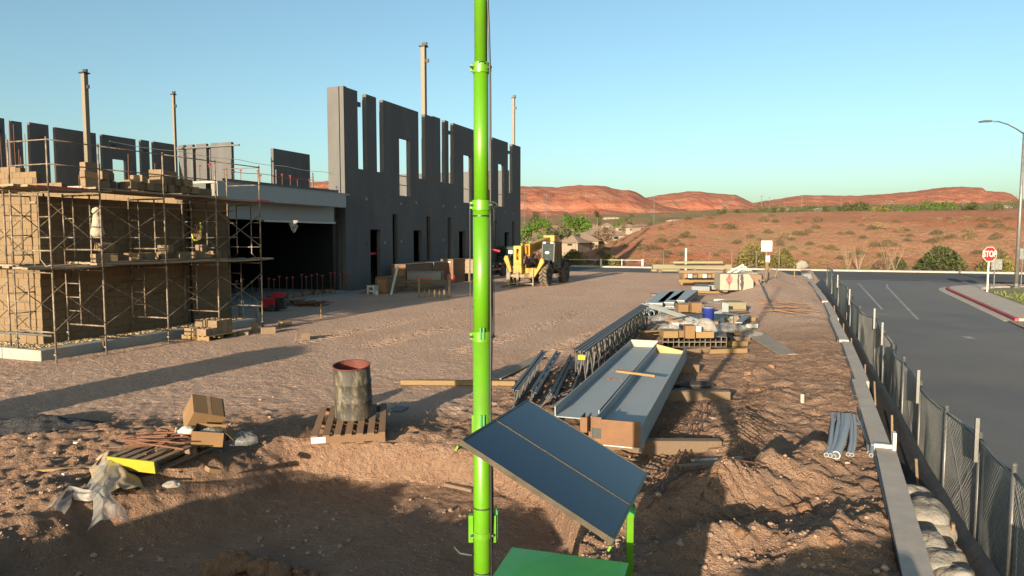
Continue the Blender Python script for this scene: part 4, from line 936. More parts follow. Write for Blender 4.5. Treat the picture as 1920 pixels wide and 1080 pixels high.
# latch plates
for z, y in ((zc1 + 0.005, -0.066), (zc4, -0.066)):
    MB().bb(-0.012, 0.0, y - 0.006, y + 0.004, z - 0.02, z + 0.06).bb(0.01, 0.02, y - 0.006, y + 0.004, z - 0.02, z + 0.06).obj('latch', M_GREEN2, tr)
for s_ in (-1, 1): MB().bb(s_ * 0.06 - 0.008, s_ * 0.06 + 0.008, -0.03, 0.03, zc4 - 0.07, zc4 + 0.05).obj('clamp_plate', M_GREEN, tr)
for s_ in (-1, 1): MB().bb(s_ * 0.078 - 0.016, s_ * 0.078 + 0.016, -0.02, 0.02, mz(1015), mz(965)).obj('foot_bracket', M_GREEN, tr)
MB().tube([(-0.07, -0.05, mz(1035)), (-0.15, -0.06, mz(1030)), (-0.19, -0.06, mz(1018))], 0.006, 6).obj('crank_rod', M_GALV, tr)
# cables: control cable down the right, steel line on the left, zip ties, loop
MB().tube([(0.012 + 0.05 * ss(6.0, 4.2, z) , -0.05 + 0.03 * math.sin(z * 2.1), z) for z in np.linspace(6.5, mz(1080) - 0.3, 60)], 0.008, 6).obj('cable', M_BLACK, tr, smooth=True)
MB().tube([(0.066 + 0.006 * math.sin(z * 5), -0.02 + 0.01 * math.sin(z * 3.3), z) for z in np.linspace(zc2, 0.4, 40)], 0.007, 6).obj('cable', M_BLACK, tr, smooth=True)
MB().tube([(-0.076, 0, zc2 - 0.02), (-0.076, 0, zc1)], 0.0025, 5).obj('steel_line', M_GALV, tr); MB().tube([(0.083, 0.0, zc2 - 0.02), (0.083, 0, zc1)], 0.0025, 5).obj('steel_line', M_GALV, tr)
MB().tube([(0.06 + 0.022 + 0.024 * math.cos(a), -0.03, zc2 + 0.005 + 0.015 * math.sin(a) - 0.008 * math.cos(a)) for a in np.linspace(0, 6.3, 22)], 0.003, 5).obj('cable_loop', M_BLACK, tr)
MB().tube([(0.02 * math.cos(a) + 0.008, -0.052 - 0.012 * math.sin(a * 1.0), zc3 + 0.02 + 0.012 * math.sin(a)) for a in np.linspace(0, 6.3, 18)], 0.003, 5).obj('cable_loop', M_BLACK, tr)
for py in (950, 1070): MB().pipe((0, 0, mz(py) - 0.004), (0, 0, mz(py) + 0.004), 0.0645, 0.058, 30).obj('zip_tie', M_BLACK, tr)
for py, s_ in ((630, 1),): MB().bb(0.066, 0.115, -0.025, -0.012, zc1 - 0.008, zc1 + 0.006).obj('lever', M_BLACK, tr)
# solar panel: corners from its own geometry (1.24 x 1.01 m, tipped to the right)
off = Vector((-MX, -MY, tz))
c1, c2, c3, c4 = [Vector(q) + off for q in ((-0.293, 3.93, 1.685), (0.098, 5.10, 1.66), (0.941, 4.79, 1.205), (0.55, 3.62, 1.23))]
ex = (c4 - c1); Lx = ex.length; ex.normalize(); ey = (c2 - c1); ey = (ey - ex * ey.dot(ex)); Ly = ey.length; ey.normalize(); ez = ex.cross(ey)
if ez.z < 0: ez = -ez
pan = bpy.data.objects.new('solar_panel', None); COL.objects.link(pan); pan.parent = tr
pm = Matrix((ex, ey, ez)).transposed().to_4x4(); pm.translation = c1; pan.matrix_local = pm
y1 = Ly * 0.447; fr = 0.013
for (a, c) in ((0, y1 - 0.003), (y1 + 0.003, Ly)):
    MB().bb(fr, Lx - fr, a + fr * 0.5, c - fr * 0.5, -0.02, 0.0).obj('glass', M_CELL, pan)
    f = MB(); f.bb(0, Lx, a, a + fr * 0.5, -0.03, 0.002).bb(0, Lx, c - fr * 0.5, c, -0.036, 0.004).bb(0, fr, a + fr * 0.5 + .0005, c - fr * 0.5 - .0005, -0.036, 0.004).bb(Lx - fr, Lx, a + fr * 0.5 + .0005, c - fr * 0.5 - .0005, -0.036, 0.004)
    f.obj('frame', mat('bronze_frame', (0.045, 0.036, 0.025), 0.45, 0.5), pan)
for xx in (0.0, Lx): MB().bb(xx - 0.006, xx + 0.006, -0.01, Ly + 0.01, -0.07, -0.037).obj('rail', M_GREEN, pan)
MB().bb(0.05, Lx - 0.05, Ly * 0.45, Ly * 0.55, -0.09, -0.04).obj('cross_rail', M_GREEN2, pan)
# support post at the right, box, chassis and wheels below the picture
sp0 = Vector((0.752 - MX, 4.3 - MY, 0))
MB().bb(sp0.x - 0.021, sp0.x + 0.021, sp0.y - 0.02, sp0.y + 0.02, 0.3, D(1188, 952, 4.3).z + tz).obj('support_post', M_GREEN, tr, bevel=0.003)
MB().bb(sp0.x - 0.05, sp0.x + 0.03, sp0.y - 0.03, sp0.y + 0.03, D(1188, 962, 4.3).z + tz, D(1188, 950, 4.3).z + tz + 0.012).obj('hinge_plate', M_GREEN2, tr)
bz = 1.0
q = [G(962, 1027, bz), G(1176, 1056, bz)]
a0 = math.atan2(q[1].y - q[0].y, q[1].x - q[0].x); Lb = (q[1] - q[0]).length
bxo = MB().bb(0, Lb, -0.75, 0, 0.32 + tz, bz + tz - 0.012).obj('battery_box', M_GREEN2, tr, bevel=0.008); bxo.location = (q[0].x - MX, q[0].y - MY, 0); bxo.rotation_euler = (0, 0, a0)
MB().bb(-0.008, Lb + 0.008, -0.758, 0.008, bz + tz - 0.011, bz + tz).obj('lid', M_GREEN2, bxo, bevel=0.003)
MB().prism([(0.075, mz(1015)), (0.105, mz(1010)), (0.105, mz(960)), (0.09, mz(950)), (0.075, mz(962))], (0, 0.0, 0), (1, 0, 0), (0, 0, 1), (0, 0.06, 0)).obj('side_plate', M_GREEN2, tr)
MB().bb(-0.5, 1.3, -0.06, 0.06, 0.22, 0.32).bb(-0.5, 1.3, -0.9, -0.78, 0.22, 0.32).bb(-0.5, -0.4, -0.779, -0.061, 0.22, 0.32).bb(1.2, 1.3, -0.779, -0.061, 0.22, 0.32).obj('chassis', M_GREEN, tr)
for s_ in (-0.98, 0.08): MB().cyl((0.4, s_, 0.27), (0.4, s_ + 0.14, 0.27), 0.27, n=24).obj('wheel', M_RUBBER, tr)
for xx in (-0.45, 1.25): MB().cyl((xx, -0.42, -0.35), (xx, -0.42, 0.22), 0.03, n=10).obj('jack', M_GALV, tr)

# ------------------------------------------------------------------ drum on its pallet
pc = Vector((-2.31, 9.82, 0)); pc.z = zs(pc.x, pc.y) + 0.02
TILT = Matrix.Rotation(R(5.0), 3, 'X') @ Matrix.Rotation(R(9), 3, 'Z')
pal = thing('drum_pallet', 'brown wooden pallet under the splattered drum', 'pallet', pc); pal.rotation_euler = TILT.to_euler()
pallet_parts(pal, 0.98, 1.22, M_PALLET, 7)
MB().bb(-0.49, -0.30, -0.6115, -0.6105, 0.03, 0.115).obj('paper_label', M_WHITE, pal)
M_DRUM, ntd, bd = base('splattered_drum'); MATS['drum'] = M_DRUM
v_ = coords(ntd); mpd = nn(ntd, 'ShaderNodeMapping'); mpd.inputs['Scale'].default_value = (1, 1, 0.35); ntd.links.new(v_, mpd.inputs[0])
cc = mix(ntd, ramp(ntd, noise(ntd, 9, 8, 0.75, mpd.outputs[0], 0.5), [(0.49, 0.0), (0.64, 1.0)]), (0.03, 0.027, 0.022), (0.155, 0.13, 0.092))
cc = mix(ntd, ramp(ntd, noise(ntd, 3.2, 4, 0.6, v_), [(0.5, 0.0), (0.75, 0.75)]), cc, (0.075, 0.056, 0.038))
ntd.links.new(cc, bd.inputs['Base Color']); bd.inputs['Roughness'].default_value = 0.7; bump(ntd, bd, noise(ntd, 30, 4, 0.6, v_), 0.004)
dr = thing('steel_drum', 'open steel drum splattered with dried mortar standing on the pallet', 'drum', pc + TILT @ Vector((0.03, 0.14, 0.139))); dr.rotation_euler = TILT.to_euler()
rd = 0.268; hd = 0.76
prof = [(0, 0.012), (rd - 0.012, 0.012), (rd - 0.004, 0.0), (rd + 0.006, 0.004), (rd, 0.02), (rd, 0.245), (rd + 0.010, 0.26), (rd, 0.275), (rd, 0.505), (rd + 0.010, 0.52), (rd, 0.535), (rd, hd - 0.02)]
sh = MB().lathe(prof, n=48).obj('shell', M_DRUM, dr, smooth=True)
M_DRED = mat('red_drum_lining', (0.085, 0.016, 0.011), 0.75, var=0.4, sc=5, dirt=(0.2, 0.13, 0.1), damt=0.2)
MB().lathe([(rd - 0.006, hd - 0.01), (rd - 0.006, 0.25), (0, 0.24)], n=48).obj('lining', M_DRED, dr, smooth=True)
MB().lathe([(rd, hd - 0.021), (rd + 0.010, hd - 0.012), (rd + 0.010, hd), (rd - 0.008, hd), (rd - 0.008, hd - 0.012)], n=48).obj('rim', M_DRED, dr, smooth=True)
for o in dr.children:
    for vv in o.data.vertices:                     # the mouth is knocked slightly out of round
        k = (vv.co.z / hd) ** 2; vv.co.x *= 1 - 0.03 * k; vv.co.y *= 1 + 0.05 * k; vv.co.x -= 0.012 * k

# ------------------------------------------------------------------ rubbish heap on a pallet
rc = Vector((-4.19, 8.42, 0)); rc.z = zs(rc.x, rc.y) + 0.05
RZ = R(-24)
rp_ = thing('rubbish_pallet', 'weathered pallet with a yellow painted end under the rubbish', 'pallet', rc, RZ); rp_.rotation_euler = (R(4), R(-3), RZ)
pallet_parts(rp_, 0.78, 1.12, M_OLDWOOD, 5)
MB().bb(-0.40, 0.395, -0.583, -0.561, 0.0, 0.139).obj('yellow_end_board', M_YTAG, rp_)
RM = Matrix.Translation(rc) @ Matrix.Rotation(RZ, 4, 'Z')
def rot3(a, b, c): return Matrix.Rotation(c, 4, 'Z') @ Matrix.Rotation(b, 4, 'Y') @ Matrix.Rotation(a, 4, 'X')
cb1 = thing('cardboard_box', 'big closed cardboard box tipped on its corner on the rubbish pallet', 'cardboard box', (0, 0, 0))
MB().bb(-0.23, 0.23, -0.2, 0.2, -0.19, 0.19).obj('carton', M_CARD, cb1, bevel=0.006); MB().bb(-0.235, 0.20, -0.206, 0.19, 0.192, 0.198).obj('flap', M_CARD, cb1)
MB().bb(-0.025, 0.025, -0.2015, 0.2015, 0.1985, 0.1995).obj('tape', mat('box_tape', (0.33, 0.20, 0.09), 0.4), cb1)
cb1.matrix_world = RM @ Matrix.Translation((0.085, 0.40, 0.40)) @ rot3(R(32), R(18), R(62)) @ Matrix.Scale(0.86, 4)
cb2 = thing('open_cardboard_box', 'small open cardboard box stuffed with white plastic at the right of the rubbish', 'cardboard box', (0, 0, 0))
for (a, c, d, e) in ((-0.22, 0.22, -0.17, -0.163), (-0.22, 0.22, 0.163, 0.17), (-0.22, -0.213, -0.1625, 0.1625), (0.213, 0.22, -0.1625, 0.1625)): MB().bb(a, c, d, e, 0, 0.22).obj('side', M_CARD, cb2)
MB().bb(-0.21, 0.21, -0.16, 0.16, 0, 0.006).obj('bottom', M_CARD, cb2); MB().box((0.30, 0, 0.17), (0.16, 0.32, 0.006), M=Matrix.Rotation(R(40), 3, 'Y')).obj('flap', M_CARD, cb2)
cb2.matrix_world = RM @ Matrix.Translation((0.42, 0.16, 0.15)) @ rot3(R(6), R(8), R(38)) @ Matrix.Scale(0.82, 4)
def crumple(name, label, c, rx, ry, rz_, seed, m=M_FILM, rzr=0.0, grp=None, cat='plastic', flat=0.25):
    def fn(a, b):
        th = a * 2 * math.pi; ph = b * math.pi; q = 1 + 0.45 * (float(vn(a * 7 + seed, b * 5, seed)) - 0.5) + 0.25 * (float(vn((a % 1) * 15, b * 12 + seed, seed + 1)) - 0.5)
        if a in (0.0, 1.0): q = 1
        x, y, z = rx * math.sin(ph) * math.cos(th) * q, ry * math.sin(ph) * math.sin(th) * q, rz_ * math.cos(ph) * q
        return (x, y, max(z, -rz_ * flat))
    o = MB().grid(fn, 24, 14).obj(name, m, smooth=True); o.location = c; o.rotation_euler = (0, 0, rzr); return tag(o, label, cat, grp)
crumple('plastic_wad', 'wad of white plastic film inside the open cardboard box', RM @ Vector((0.43, 0.16, 0.25)), 0.15, 0.12, 0.07, 3, M_FILM)
crumple('plastic_wad', 'bluish wad of plastic film behind the open cardboard box', RM @ Vector((0.66, 0.48, 0.10)), 0.17, 0.11, 0.12, 7, M_WRAP, 0.2)
def drape(name, label, pts, wd, seed, m=M_FILM, hump=0.12):
    """a length of film lying along a path, gathered into folds"""
    P3 = [Vector(p) for p in pts]; n = 26
    def at(t):
        k = min(int(t * (len(P3) - 1)), len(P3) - 2); f = t * (len(P3) - 1) - k; return P3[k].lerp(P3[k + 1], f)
    def fn(a, b):
        p = at(b); p2 = at(min(b + 0.02, 1)); p1 = at(max(b - 0.02, 0)); d = (p2 - p1); d.z = 0; d.normalize(); s_ = Vector((d.y, -d.x, 0))
        ww = wd[min(int(b * len(wd)), len(wd) - 1)]
        f = (b * (len(wd) - 1)) % 1; i0 = min(int(b * (len(wd) - 1)), len(wd) - 2); ww = wd[i0] * (1 - f) + wd[i0 + 1] * f
        lat = (a - 0.5) * ww; pr = 1 - (2 * a - 1) ** 2
        fold = math.sin(a * 17 + 3 * b + seed) * 0.25 + (float(vn(a * 6, b * 9, seed)) - 0.5)
        q = p + s_ * (lat + 0.03 * fold) + d * 0.06 * (float(vn(a * 4, b * 3, seed + 2)) - 0.5)
        q.z += 0.02 + hump * pr * (0.5 + 0.5 * float(vn(b * 4, 0.0, seed + 4))) + 0.05 * fold * pr
        return q
    o = MB().grid(fn, 30, 34).obj(name, m, smooth=True); return tag(o, label, 'plastic')
gq = lambda px, py, dz=0.0: gp(px, py, dz)
drape('plastic_film', 'long crumpled sheet of clear plastic trailing left from the rubbish pallet', [gq(95, 972), gq(130, 935, 0.02), gq(170, 945, 0.03), gq(200, 920, 0.03), gq(215, 890, 0.08)], [0.22, 0.16, 0.14, 0.42, 0.36], 5)
drape('plastic_film_end', 'fan shaped end of clear plastic hanging down towards the pit', [gq(205, 1000), gq(205, 968, 0.02), gq(190, 940, 0.02), gq(200, 920, 0.04)], [0.42, 0.25, 0.16, 0.4], 9)
drape('canvas_wrap', 'cream cloth gathered at the left end of the rubbish pallet', [gq(235, 930, 0.02), gq(215, 905, 0.04), gq(195, 888, 0.06), gq(205, 872, 0.06)], [0.40, 0.42, 0.3, 0.2], 15, mat('cream_cloth', (0.24, 0.18, 0.11), 0.9, bmp=0.01, bsc=10), 0.10)
drape('blue_plastic', 'bluish plastic film behind the cream cloth', [gq(218, 876, 0.05), gq(240, 864, 0.06), gq(258, 856, 0.05)], [0.2, 0.35, 0.2], 21, M_WRAP, 0.08)
rr_ = random.Random(21)
for i in range(34):
    q = RM @ Vector((rr_.uniform(-0.35, 0.25), rr_.uniform(-0.42, 0.22), 0.165 + rr_.uniform(0, 0.09))); a = rr_.gauss(0.25, 0.35); L = rr_.uniform(0.2, 0.7)
    d = Vector((math.cos(a), math.sin(a), rr_.uniform(-.06, .06))) * L / 2
    o = MB().cyl(q - d, q + d, rr_.uniform(0.006, 0.013), n=6).obj('steel_rod', M_RUSTBAR); tag(o, 'rusty steel rod on the rubbish pallet', 'rod', 'rusty rods on the rubbish pallet')
o = MB().pipe((-0.32, 0, 0), (0.3, 0, 0), 0.022, 0.016).obj('conduit_piece', M_OLDWOOD); tag(o, 'long tan tube lying along the front of the rubbish pallet', 'tube').matrix_world = RM @ Matrix.Translation((0.30, -0.12, 0.19)) @ rot3(0, 0, 1.35)
for i, (lx, ly, lz) in enumerate(((0.02, 0.18, 0.24), (0.12, 0.10, 0.22), (-0.05, 0.1, 0.22))):
    o = MB().cyl((-0.07, 0, 0), (0.07, 0.02, 0.05), 0.018, n=8).obj('pipe_offcut', M_WPVC); tag(o, 'short pale pipe offcut among the rusty rods', 'pipe', 'pipe offcuts in the rubbish').matrix_world = RM @ Matrix.Translation((lx, ly, lz)) @ rot3(0, 0, i * 1.1)
crumple('rag', 'pale rag lying among the rusty rods', RM @ Vector((0.14, 0.08, 0.27)), 0.1, 0.07, 0.06, 31, M_WHITE, cat='rag')
crumple('wire_coil', 'tangle of brown wire at the left of the rubbish', RM @ Vector((-0.34, 0.22, 0.16)), 0.16, 0.09, 0.09, 33, M_OLDWOOD, cat='wire')
o = MB().bb(-0.17, 0.17, -0.012, 0.012, 0, 0.19).obj('rusty_plate', M_RUST); tag(o, 'small rusty plate standing behind the rods', 'plate').matrix_world = RM @ Matrix.Translation((0.06, 0.34, 0.16)) @ rot3(0.3, 0, 0.2)
def lumber(px0, py0, px1, py1, wd, ht, label, m=M_WOOD, z0=0.0, z1=0.0, name='board', cat='board', grp=None):
    a = gp(px0, py0); c = gp(px1, py1); a.z += ht / 2 + 0.012 + z0; c.z += ht / 2 + 0.012 + z1
    mid = (a + c) / 2; o = MB().bar(a - mid, c - mid, wd, ht).obj(name, m, bevel=min(wd, ht) * 0.08); o.location = mid; return tag(o, label, cat, grp)
lumber(68, 886, 190, 879, 0.06, 0.03, 'pale lath lying on the dirt left of the rubbish')
lumber(240, 862, 255, 840, 0.11, 0.035, 'short grey board with a red end behind the rubbish', M_GREYWOOD)
lumber(178, 846, 240, 838, 0.025, 0.02, 'thin brown stick behind the grey board', M_OLDWOOD)
lumber(270, 822, 300, 814, 0.05, 0.04, 'short stick poking out behind the big cardboard box')
lumber(140, 832, 155, 834, 0.05, 0.02, 'small white chip on the dirt, upper left of the rubbish', M_WHITE)
lumber(108, 890, 124, 892, 0.05, 0.02, 'small white chip on the dirt below the lath', M_WHITE)
lumber(388, 885, 412, 888, 0.14, 0.05, 'split wood offcut at the right foot of the rubbish', M_WOOD)
crumple('white_rag', 'twist of white cloth hanging off the front of the pallet', gq(322, 915, 0.03), 0.10, 0.05, 0.05, 41, M_SAND, cat='rag')
# dark gravel heap at the left edge
p0 = gp(60, 800); ga_, gb_ = np.meshgrid(np.linspace(0, 1, 110), np.linspace(0, 1, 60)); gx, gy = p0.x + (ga_ - 0.5) * 4.2, p0.y + (gb_ - 0.5) * 2.0
gz = zsite(gx, gy, False) - 0.06 + 0.20 * np.exp(-((ga_ - 0.5) * 4.4) ** 2 - ((gb_ - 0.5) * 4.2) ** 2) * (0.8 + 0.4 * vn(ga_ * 22, gb_ * 12, 3)) + 0.03 * vn(ga_ * 60, gb_ * 32, 5)
tag(np_mesh('gravel_heap', np.stack([gx, gy, gz], -1).reshape(-1, 3), 110, 60, M_DKGRAVEL), 'low heap of dark gravel at the left edge', 'gravel heap')
# chunks of caked soil on the near lip of the pit
rk = random.Random(77)
def chunk(name, label, c, r, seed, m, grp=None, flat=0.75):
    def fn(a, b):
        th = a * 2 * math.pi; ph = b * math.pi; n_ = Vector((math.sin(ph) * math.cos(th), math.sin(ph) * math.sin(th), math.cos(ph)))
        q = 1 + 0.55 * (float(vn(n_.x * 1.7 + seed, n_.y * 1.7 + n_.z * 2.1, seed)) - 0.5) + 0.22 * (float(vn(n_.x * 5 + seed, n_.y * 5 + n_.z * 6.1, seed + 3)) - 0.5)
        return (n_.x * r * q, n_.y * r * q * 0.8, n_.z * r * q * flat)
    o = MB().grid(fn, 28, 16).obj(name, m, smooth=True); o.location = c; return tag(o, label, 'clod', grp)
for i, (px, py, r) in enumerate(((440, 1072, 0.20), (490, 1076, 0.16), (405, 1078, 0.14), (525, 1082, 0.13), (560, 1079, 0.08), (590, 1082, 0.05))):
    p = gp(px, py); chunk('soil_clod', ('largest caked soil clod at the bottom edge of the picture', 'second soil clod at the bottom edge', 'leftmost soil clod at the bottom edge', 'soil clod right of the large ones at the bottom edge', 'small soil clod at the bottom edge', 'tiny soil clod, rightmost at the bottom edge')[i], (p.x, p.y, p.z + r * 0.35), r, i * 3.3, M_SPOIL)
# stones strewn over the rough ground
gs = MB(); rs = random.Random(31)
_n = np.random.default_rng(31); _px = _n.uniform(-60, 1700, 16000); _py = 640 + 460 * np.sqrt(_n.random(16000)); _k = (_py - 446) / 1300.0
_Y = CAM_H / _k; _X = (_px - 960) / 1300.0 * _Y; _u, _v = uv(_X, _Y)
_ok = (_u - ucurb(_v) < -0.12) & (_Y > 3) & ~((_py < 780) & (_px > 150) & (_px < 1150) & (_n.random(16000) < 0.75)); _X, _Y = _X[_ok][:5200], _Y[_ok][:5200]; _Z = zsite(_X, _Y)
for a, c, e in zip(_X, _Y, _Z):
    r = min(rs.paretovariate(2.6) * 0.0058, 0.038); stone(gs, (a, c, e + r * 0.25), r, rs)
stuff(gs.obj('scattered_stones', mat('stones', (0.26, 0.185, 0.135), 0.95, var=0.45, sc=3.0, dirt=(0.24, 0.14, 0.085), damt=0.4), fix=False))

# ------------------------------------------------------------------ steel beams on dunnage
gA = Vector((1.60, 8.50, 0)); gd = Vector((2.24, 6.6, 0)).normalized(); ga = -math.atan2(gd.x, gd.y); LB = 6.95; DEP = 0.64; FH = 0.31; z0b = 0.17
for i, (lb, y0, L) in enumerate((('right grey painted steel beam of the pair, with rusty end plate', 0.0, LB), ('left grey painted steel beam of the pair, beside the joists', 0.75, LB + 0.5))):
    off_ = -i * (DEP + 0.03); p = gA + Vector((math.cos(-ga), -math.sin(-ga), 0)) * 0
    b = thing('steel_beam', lb, 'steel beam', (gA.x, gA.y, z0b), ga)
    x1 = off_; x0_ = off_ - DEP
    MB().bb(x0_ + 0.016, x1 - 0.016, y0, L, FH * 0.52, FH * 0.52 + 0.012).obj('web', M_STEEL, b)
    for k, (a, c) in enumerate(((x0_, x0_ + 0.015), (x1 - 0.015, x1))): MB().bb(a, c, y0, L, 0, FH).obj('flange', M_STEEL, b, bevel=0.002)
    for s_ in (x0_ + 0.016, x1 - 0.022): MB().bb(s_, s_ + 0.006, y0, L, FH * 0.52 + 0.0125, FH * 0.52 + 0.03).obj('weld_bead', M_STEEL, b)
    if i == 0:
        ep = MB(); ep.bb(x0_ - 0.012, x0_ + 0.03, -0.014, -0.001, 0, FH + 0.11).bb(x0_ + 0.031, x0_ + 0.15, -0.014, -0.001, 0, 0.135).bb(x0_ + 0.031, x0_ + 0.15, -0.014, -0.001, 0.27, FH + 0.1).bb(x0_ + 0.151, x1 + 0.004, -0.014, -0.001, 0.06, FH + 0.075)
        e_ = ep.obj('end_plate', M_RUST, b); MB().bb(x0_ + 0.02, x0_ + 0.16, -0.0005, 0.004, 0.12, 0.285).obj('cope_hole_shade', M_BLACK, b)  # black sheet stands in for the shade inside the opening
        MB().bb(x0_ + 0.13, x1, -0.03, -0.015, 0.055, 0.065).obj('seat_edge', M_WHITE, b)
        MB().prism([(x0_ + 0.02, 0), (x1 - 0.02, 0), (x1 - 0.02, FH - 0.08), (x0_ + 0.02, FH + 0.05)], (0, L - 0.25, 0), (1, 0, 0), (0, 0, 1), (0, 0.014, 0)).obj('far_end_plate', mat('gold_plate', (0.20, 0.14, 0.05), 0.5, 0.3), b)
        hs = MB(); hs.bb(x0_ - 0.09, x0_ + 0.0, -0.16, -0.15, 0.24, 0.43).bb(x0_ - 0.09, x0_ - 0.08, -0.149, 0.1, 0.24, 0.43).bb(x0_ - 0.01, x0_, -0.149, 0.1, 0.24, 0.43).bb(x0_ - 0.079, x0_ - 0.011, -0.149, 0.1, 0.24, 0.25)
        hs.obj('stub_tube', M_RUST, b)
    else:
        MB().bb(x0_ + 0.016, x1 - 0.016, L - 0.03, L - 0.015, FH * 0.56, FH + 0.02).obj('far_end_plate', mat('pale_plate', (0.25, 0.24, 0.20), 0.6), b)
BM = Matrix.Translation((gA.x, gA.y, 0)) @ Matrix.Rotation(ga, 4, 'Z')
o = MB().bar((-0.34, 0, 0), (0.34, 0, 0), 0.06, 0.035).obj('loose_board', M_WOOD); tag(o, 'short pale board lying across the two steel beams', 'board').matrix_world = BM @ Matrix.Translation((-0.55, 3.25, z0b + FH * 0.52 + 0.20)) @ rot3(0, R(2), R(-8))
for k, (lx, ly, sx) in enumerate(((-0.98, 3.55, 0.24), (-0.98, 4.35, 0.2))):
    rbb = MB(); rz_ = random.Random(k)
    for i in range(60): stone(rbb, (rz_.gauss(0, sx * 0.5), rz_.gauss(0, 0.05), 0.003), rz_.uniform(0.006, 0.018), rz_)
    o = stuff(rbb.obj('spilled_dirt', M_SPOIL)); o.matrix_world = BM @ Matrix.Translation((lx, ly, z0b + FH * 0.52 + 0.013))
for i, (ly, xa, xb, lb) in enumerate(((0.62, -1.4, 0.98, 'near timber sleeper under the steel beams'), (3.75, -1.4, 1.02, 'middle timber sleeper under the steel beams'), (6.45, -1.4, 0.3, 'far timber sleeper under the steel beams'))):
    o = MB().bb(xa, xb, -0.075, 0.075, -0.02, z0b - 0.004).obj('timber_sleeper', M_OLDWOOD, bevel=0.006); o.matrix_world = BM @ Matrix.Translation((0, ly, 0)) @ rot3(0, 0, R(18)); tag(o, lb, 'timber')
# ------------------------------------------------------------------ open-web joists
def joist(name, label, a, d, L, hgt, z0, lean=0.0, tagc=False, grp=None):
    t = thing(name, label, 'joist', (a.x, a.y, z0), -math.atan2(d.x, d.y), grp)
    if lean: t.rotation_euler = (0, lean, t.rotation_euler.z)
    for s_ in (-1, 1): MB().bb(min(s_ * 0.012, s_ * 0.06), max(s_ * 0.012, s_ * 0.06), 0, L, hgt - 0.008, hgt).bb(min(s_ * 0.012, s_ * 0.018), max(s_ * 0.012, s_ * 0.018), 0, L, hgt - 0.065, hgt - 0.0085).obj('top_chord', M_DKSTEEL, t)
    for s_ in (-1, 1): MB().bb(min(s_ * 0.012, s_ * 0.05), max(s_ * 0.012, s_ * 0.05), 0.35, L - 0.35, 0, 0.008).bb(min(s_ * 0.012, s_ * 0.018), max(s_ * 0.012, s_ * 0.018), 0.35, L - 0.35, 0.0085, 0.055).obj('bottom_chord', M_DKSTEEL, t)
    n = max(4, int(L / 0.62)); 
    for k in range(n):
        ya, yb = 0.1 + (L - 0.2) * k / n, 0.1 + (L - 0.2) * (k + 0.5) / n; yc = 0.1 + (L - 0.2) * (k + 1) / n
        MB().bar((0, ya, hgt - 0.03), (0, yb, 0.03), 0.022, 0.045).obj('web_bar', M_DKSTEEL, t); MB().bar((0, yb, 0.03), (0, yc, hgt - 0.03), 0.022, 0.045).obj('web_bar', M_DKSTEEL, t)
    if tagc: MB().bb(-0.07, 0.07, -0.006, 0.0, hgt - 0.16, hgt - 0.07).obj('yellow_tag', M_YTAG, t)
    return t
ja = G(1090, 727, 0.1); jd = Vector((3.05, 9.2, 0)).normalized(); jr = Vector((jd.y, -jd.x, 0))
joist('steel_joist', 'dark open-web steel joist with a yellow tag, first beside the beams', ja, jd, 9.6, 0.66, 0.12, tagc=True)
joist('steel_joist', 'dark open-web steel joist, second beside the beams', ja - jr * 0.15 + jd * 0.1, jd, 9.6, 0.66, 0.12)
joist('steel_joist', 'dark open-web steel joist leaning, third beside the beams', ja - jr * 0.32 + jd * 0.5, jd, 9.0, 0.60, 0.12, R(8))
for k in (0.7, 4.8, 8.8):
    q = ja + jd * k; o = MB().bar(Vector((q.x, q.y, 0.05)) - jr * 0.75, Vector((q.x, q.y, 0.05)) + jr * (0.55 if k < 8 else 1.6), 0.1, 0.1).obj('timber_sleeper', M_OLDWOOD); tag(o, ('near', 'middle', 'far')[[0.7, 4.8, 8.8].index(k)] + ' timber sleeper under the dark joists', 'timber')
# fallen bundle of short joists
fa = G(955, 782, 0.0); fd = Vector((0.66, 3.9, 0)).normalized(); fr_ = Vector((fd.y, -fd.x, 0))
for k, (o_, L, ln_, z_) in enumerate(((0.0, 3.9, R(12), 0.05), (0.2, 4.0, R(24), 0.03), (0.4, 3.8, R(40), 0.02), (0.58, 3.6, R(62), 0.02))):
    joist('short_joist', ('leftmost short joist of the leaning bundle behind the solar panel', 'second short joist of the leaning bundle', 'third short joist of the leaning bundle', 'lowest short joist of the leaning bundle, on the right')[k], fa + fr_ * o_ + fd * 0.12 * k, fd, L, 0.42, zs(fa.x, fa.y) + z_, ln_)
lumber(752, 722, 966, 724, 0.09, 0.09, 'long yellow timber lying behind the drum', M_WOOD, name='timber', cat='timber')
lumber(928, 712, 1012, 672, 0.28, 0.03, 'wide grey board beside the leaning joists', M_GREYWOOD)
lumber(835, 912, 886, 924, 0.06, 0.04, 'broken board in the pit left of the mast', M_OLDWOOD)
lumber(735, 768, 760, 770, 0.3, 0.015, 'dark scrap of board right of the drum pallet', M_DKSTEEL)
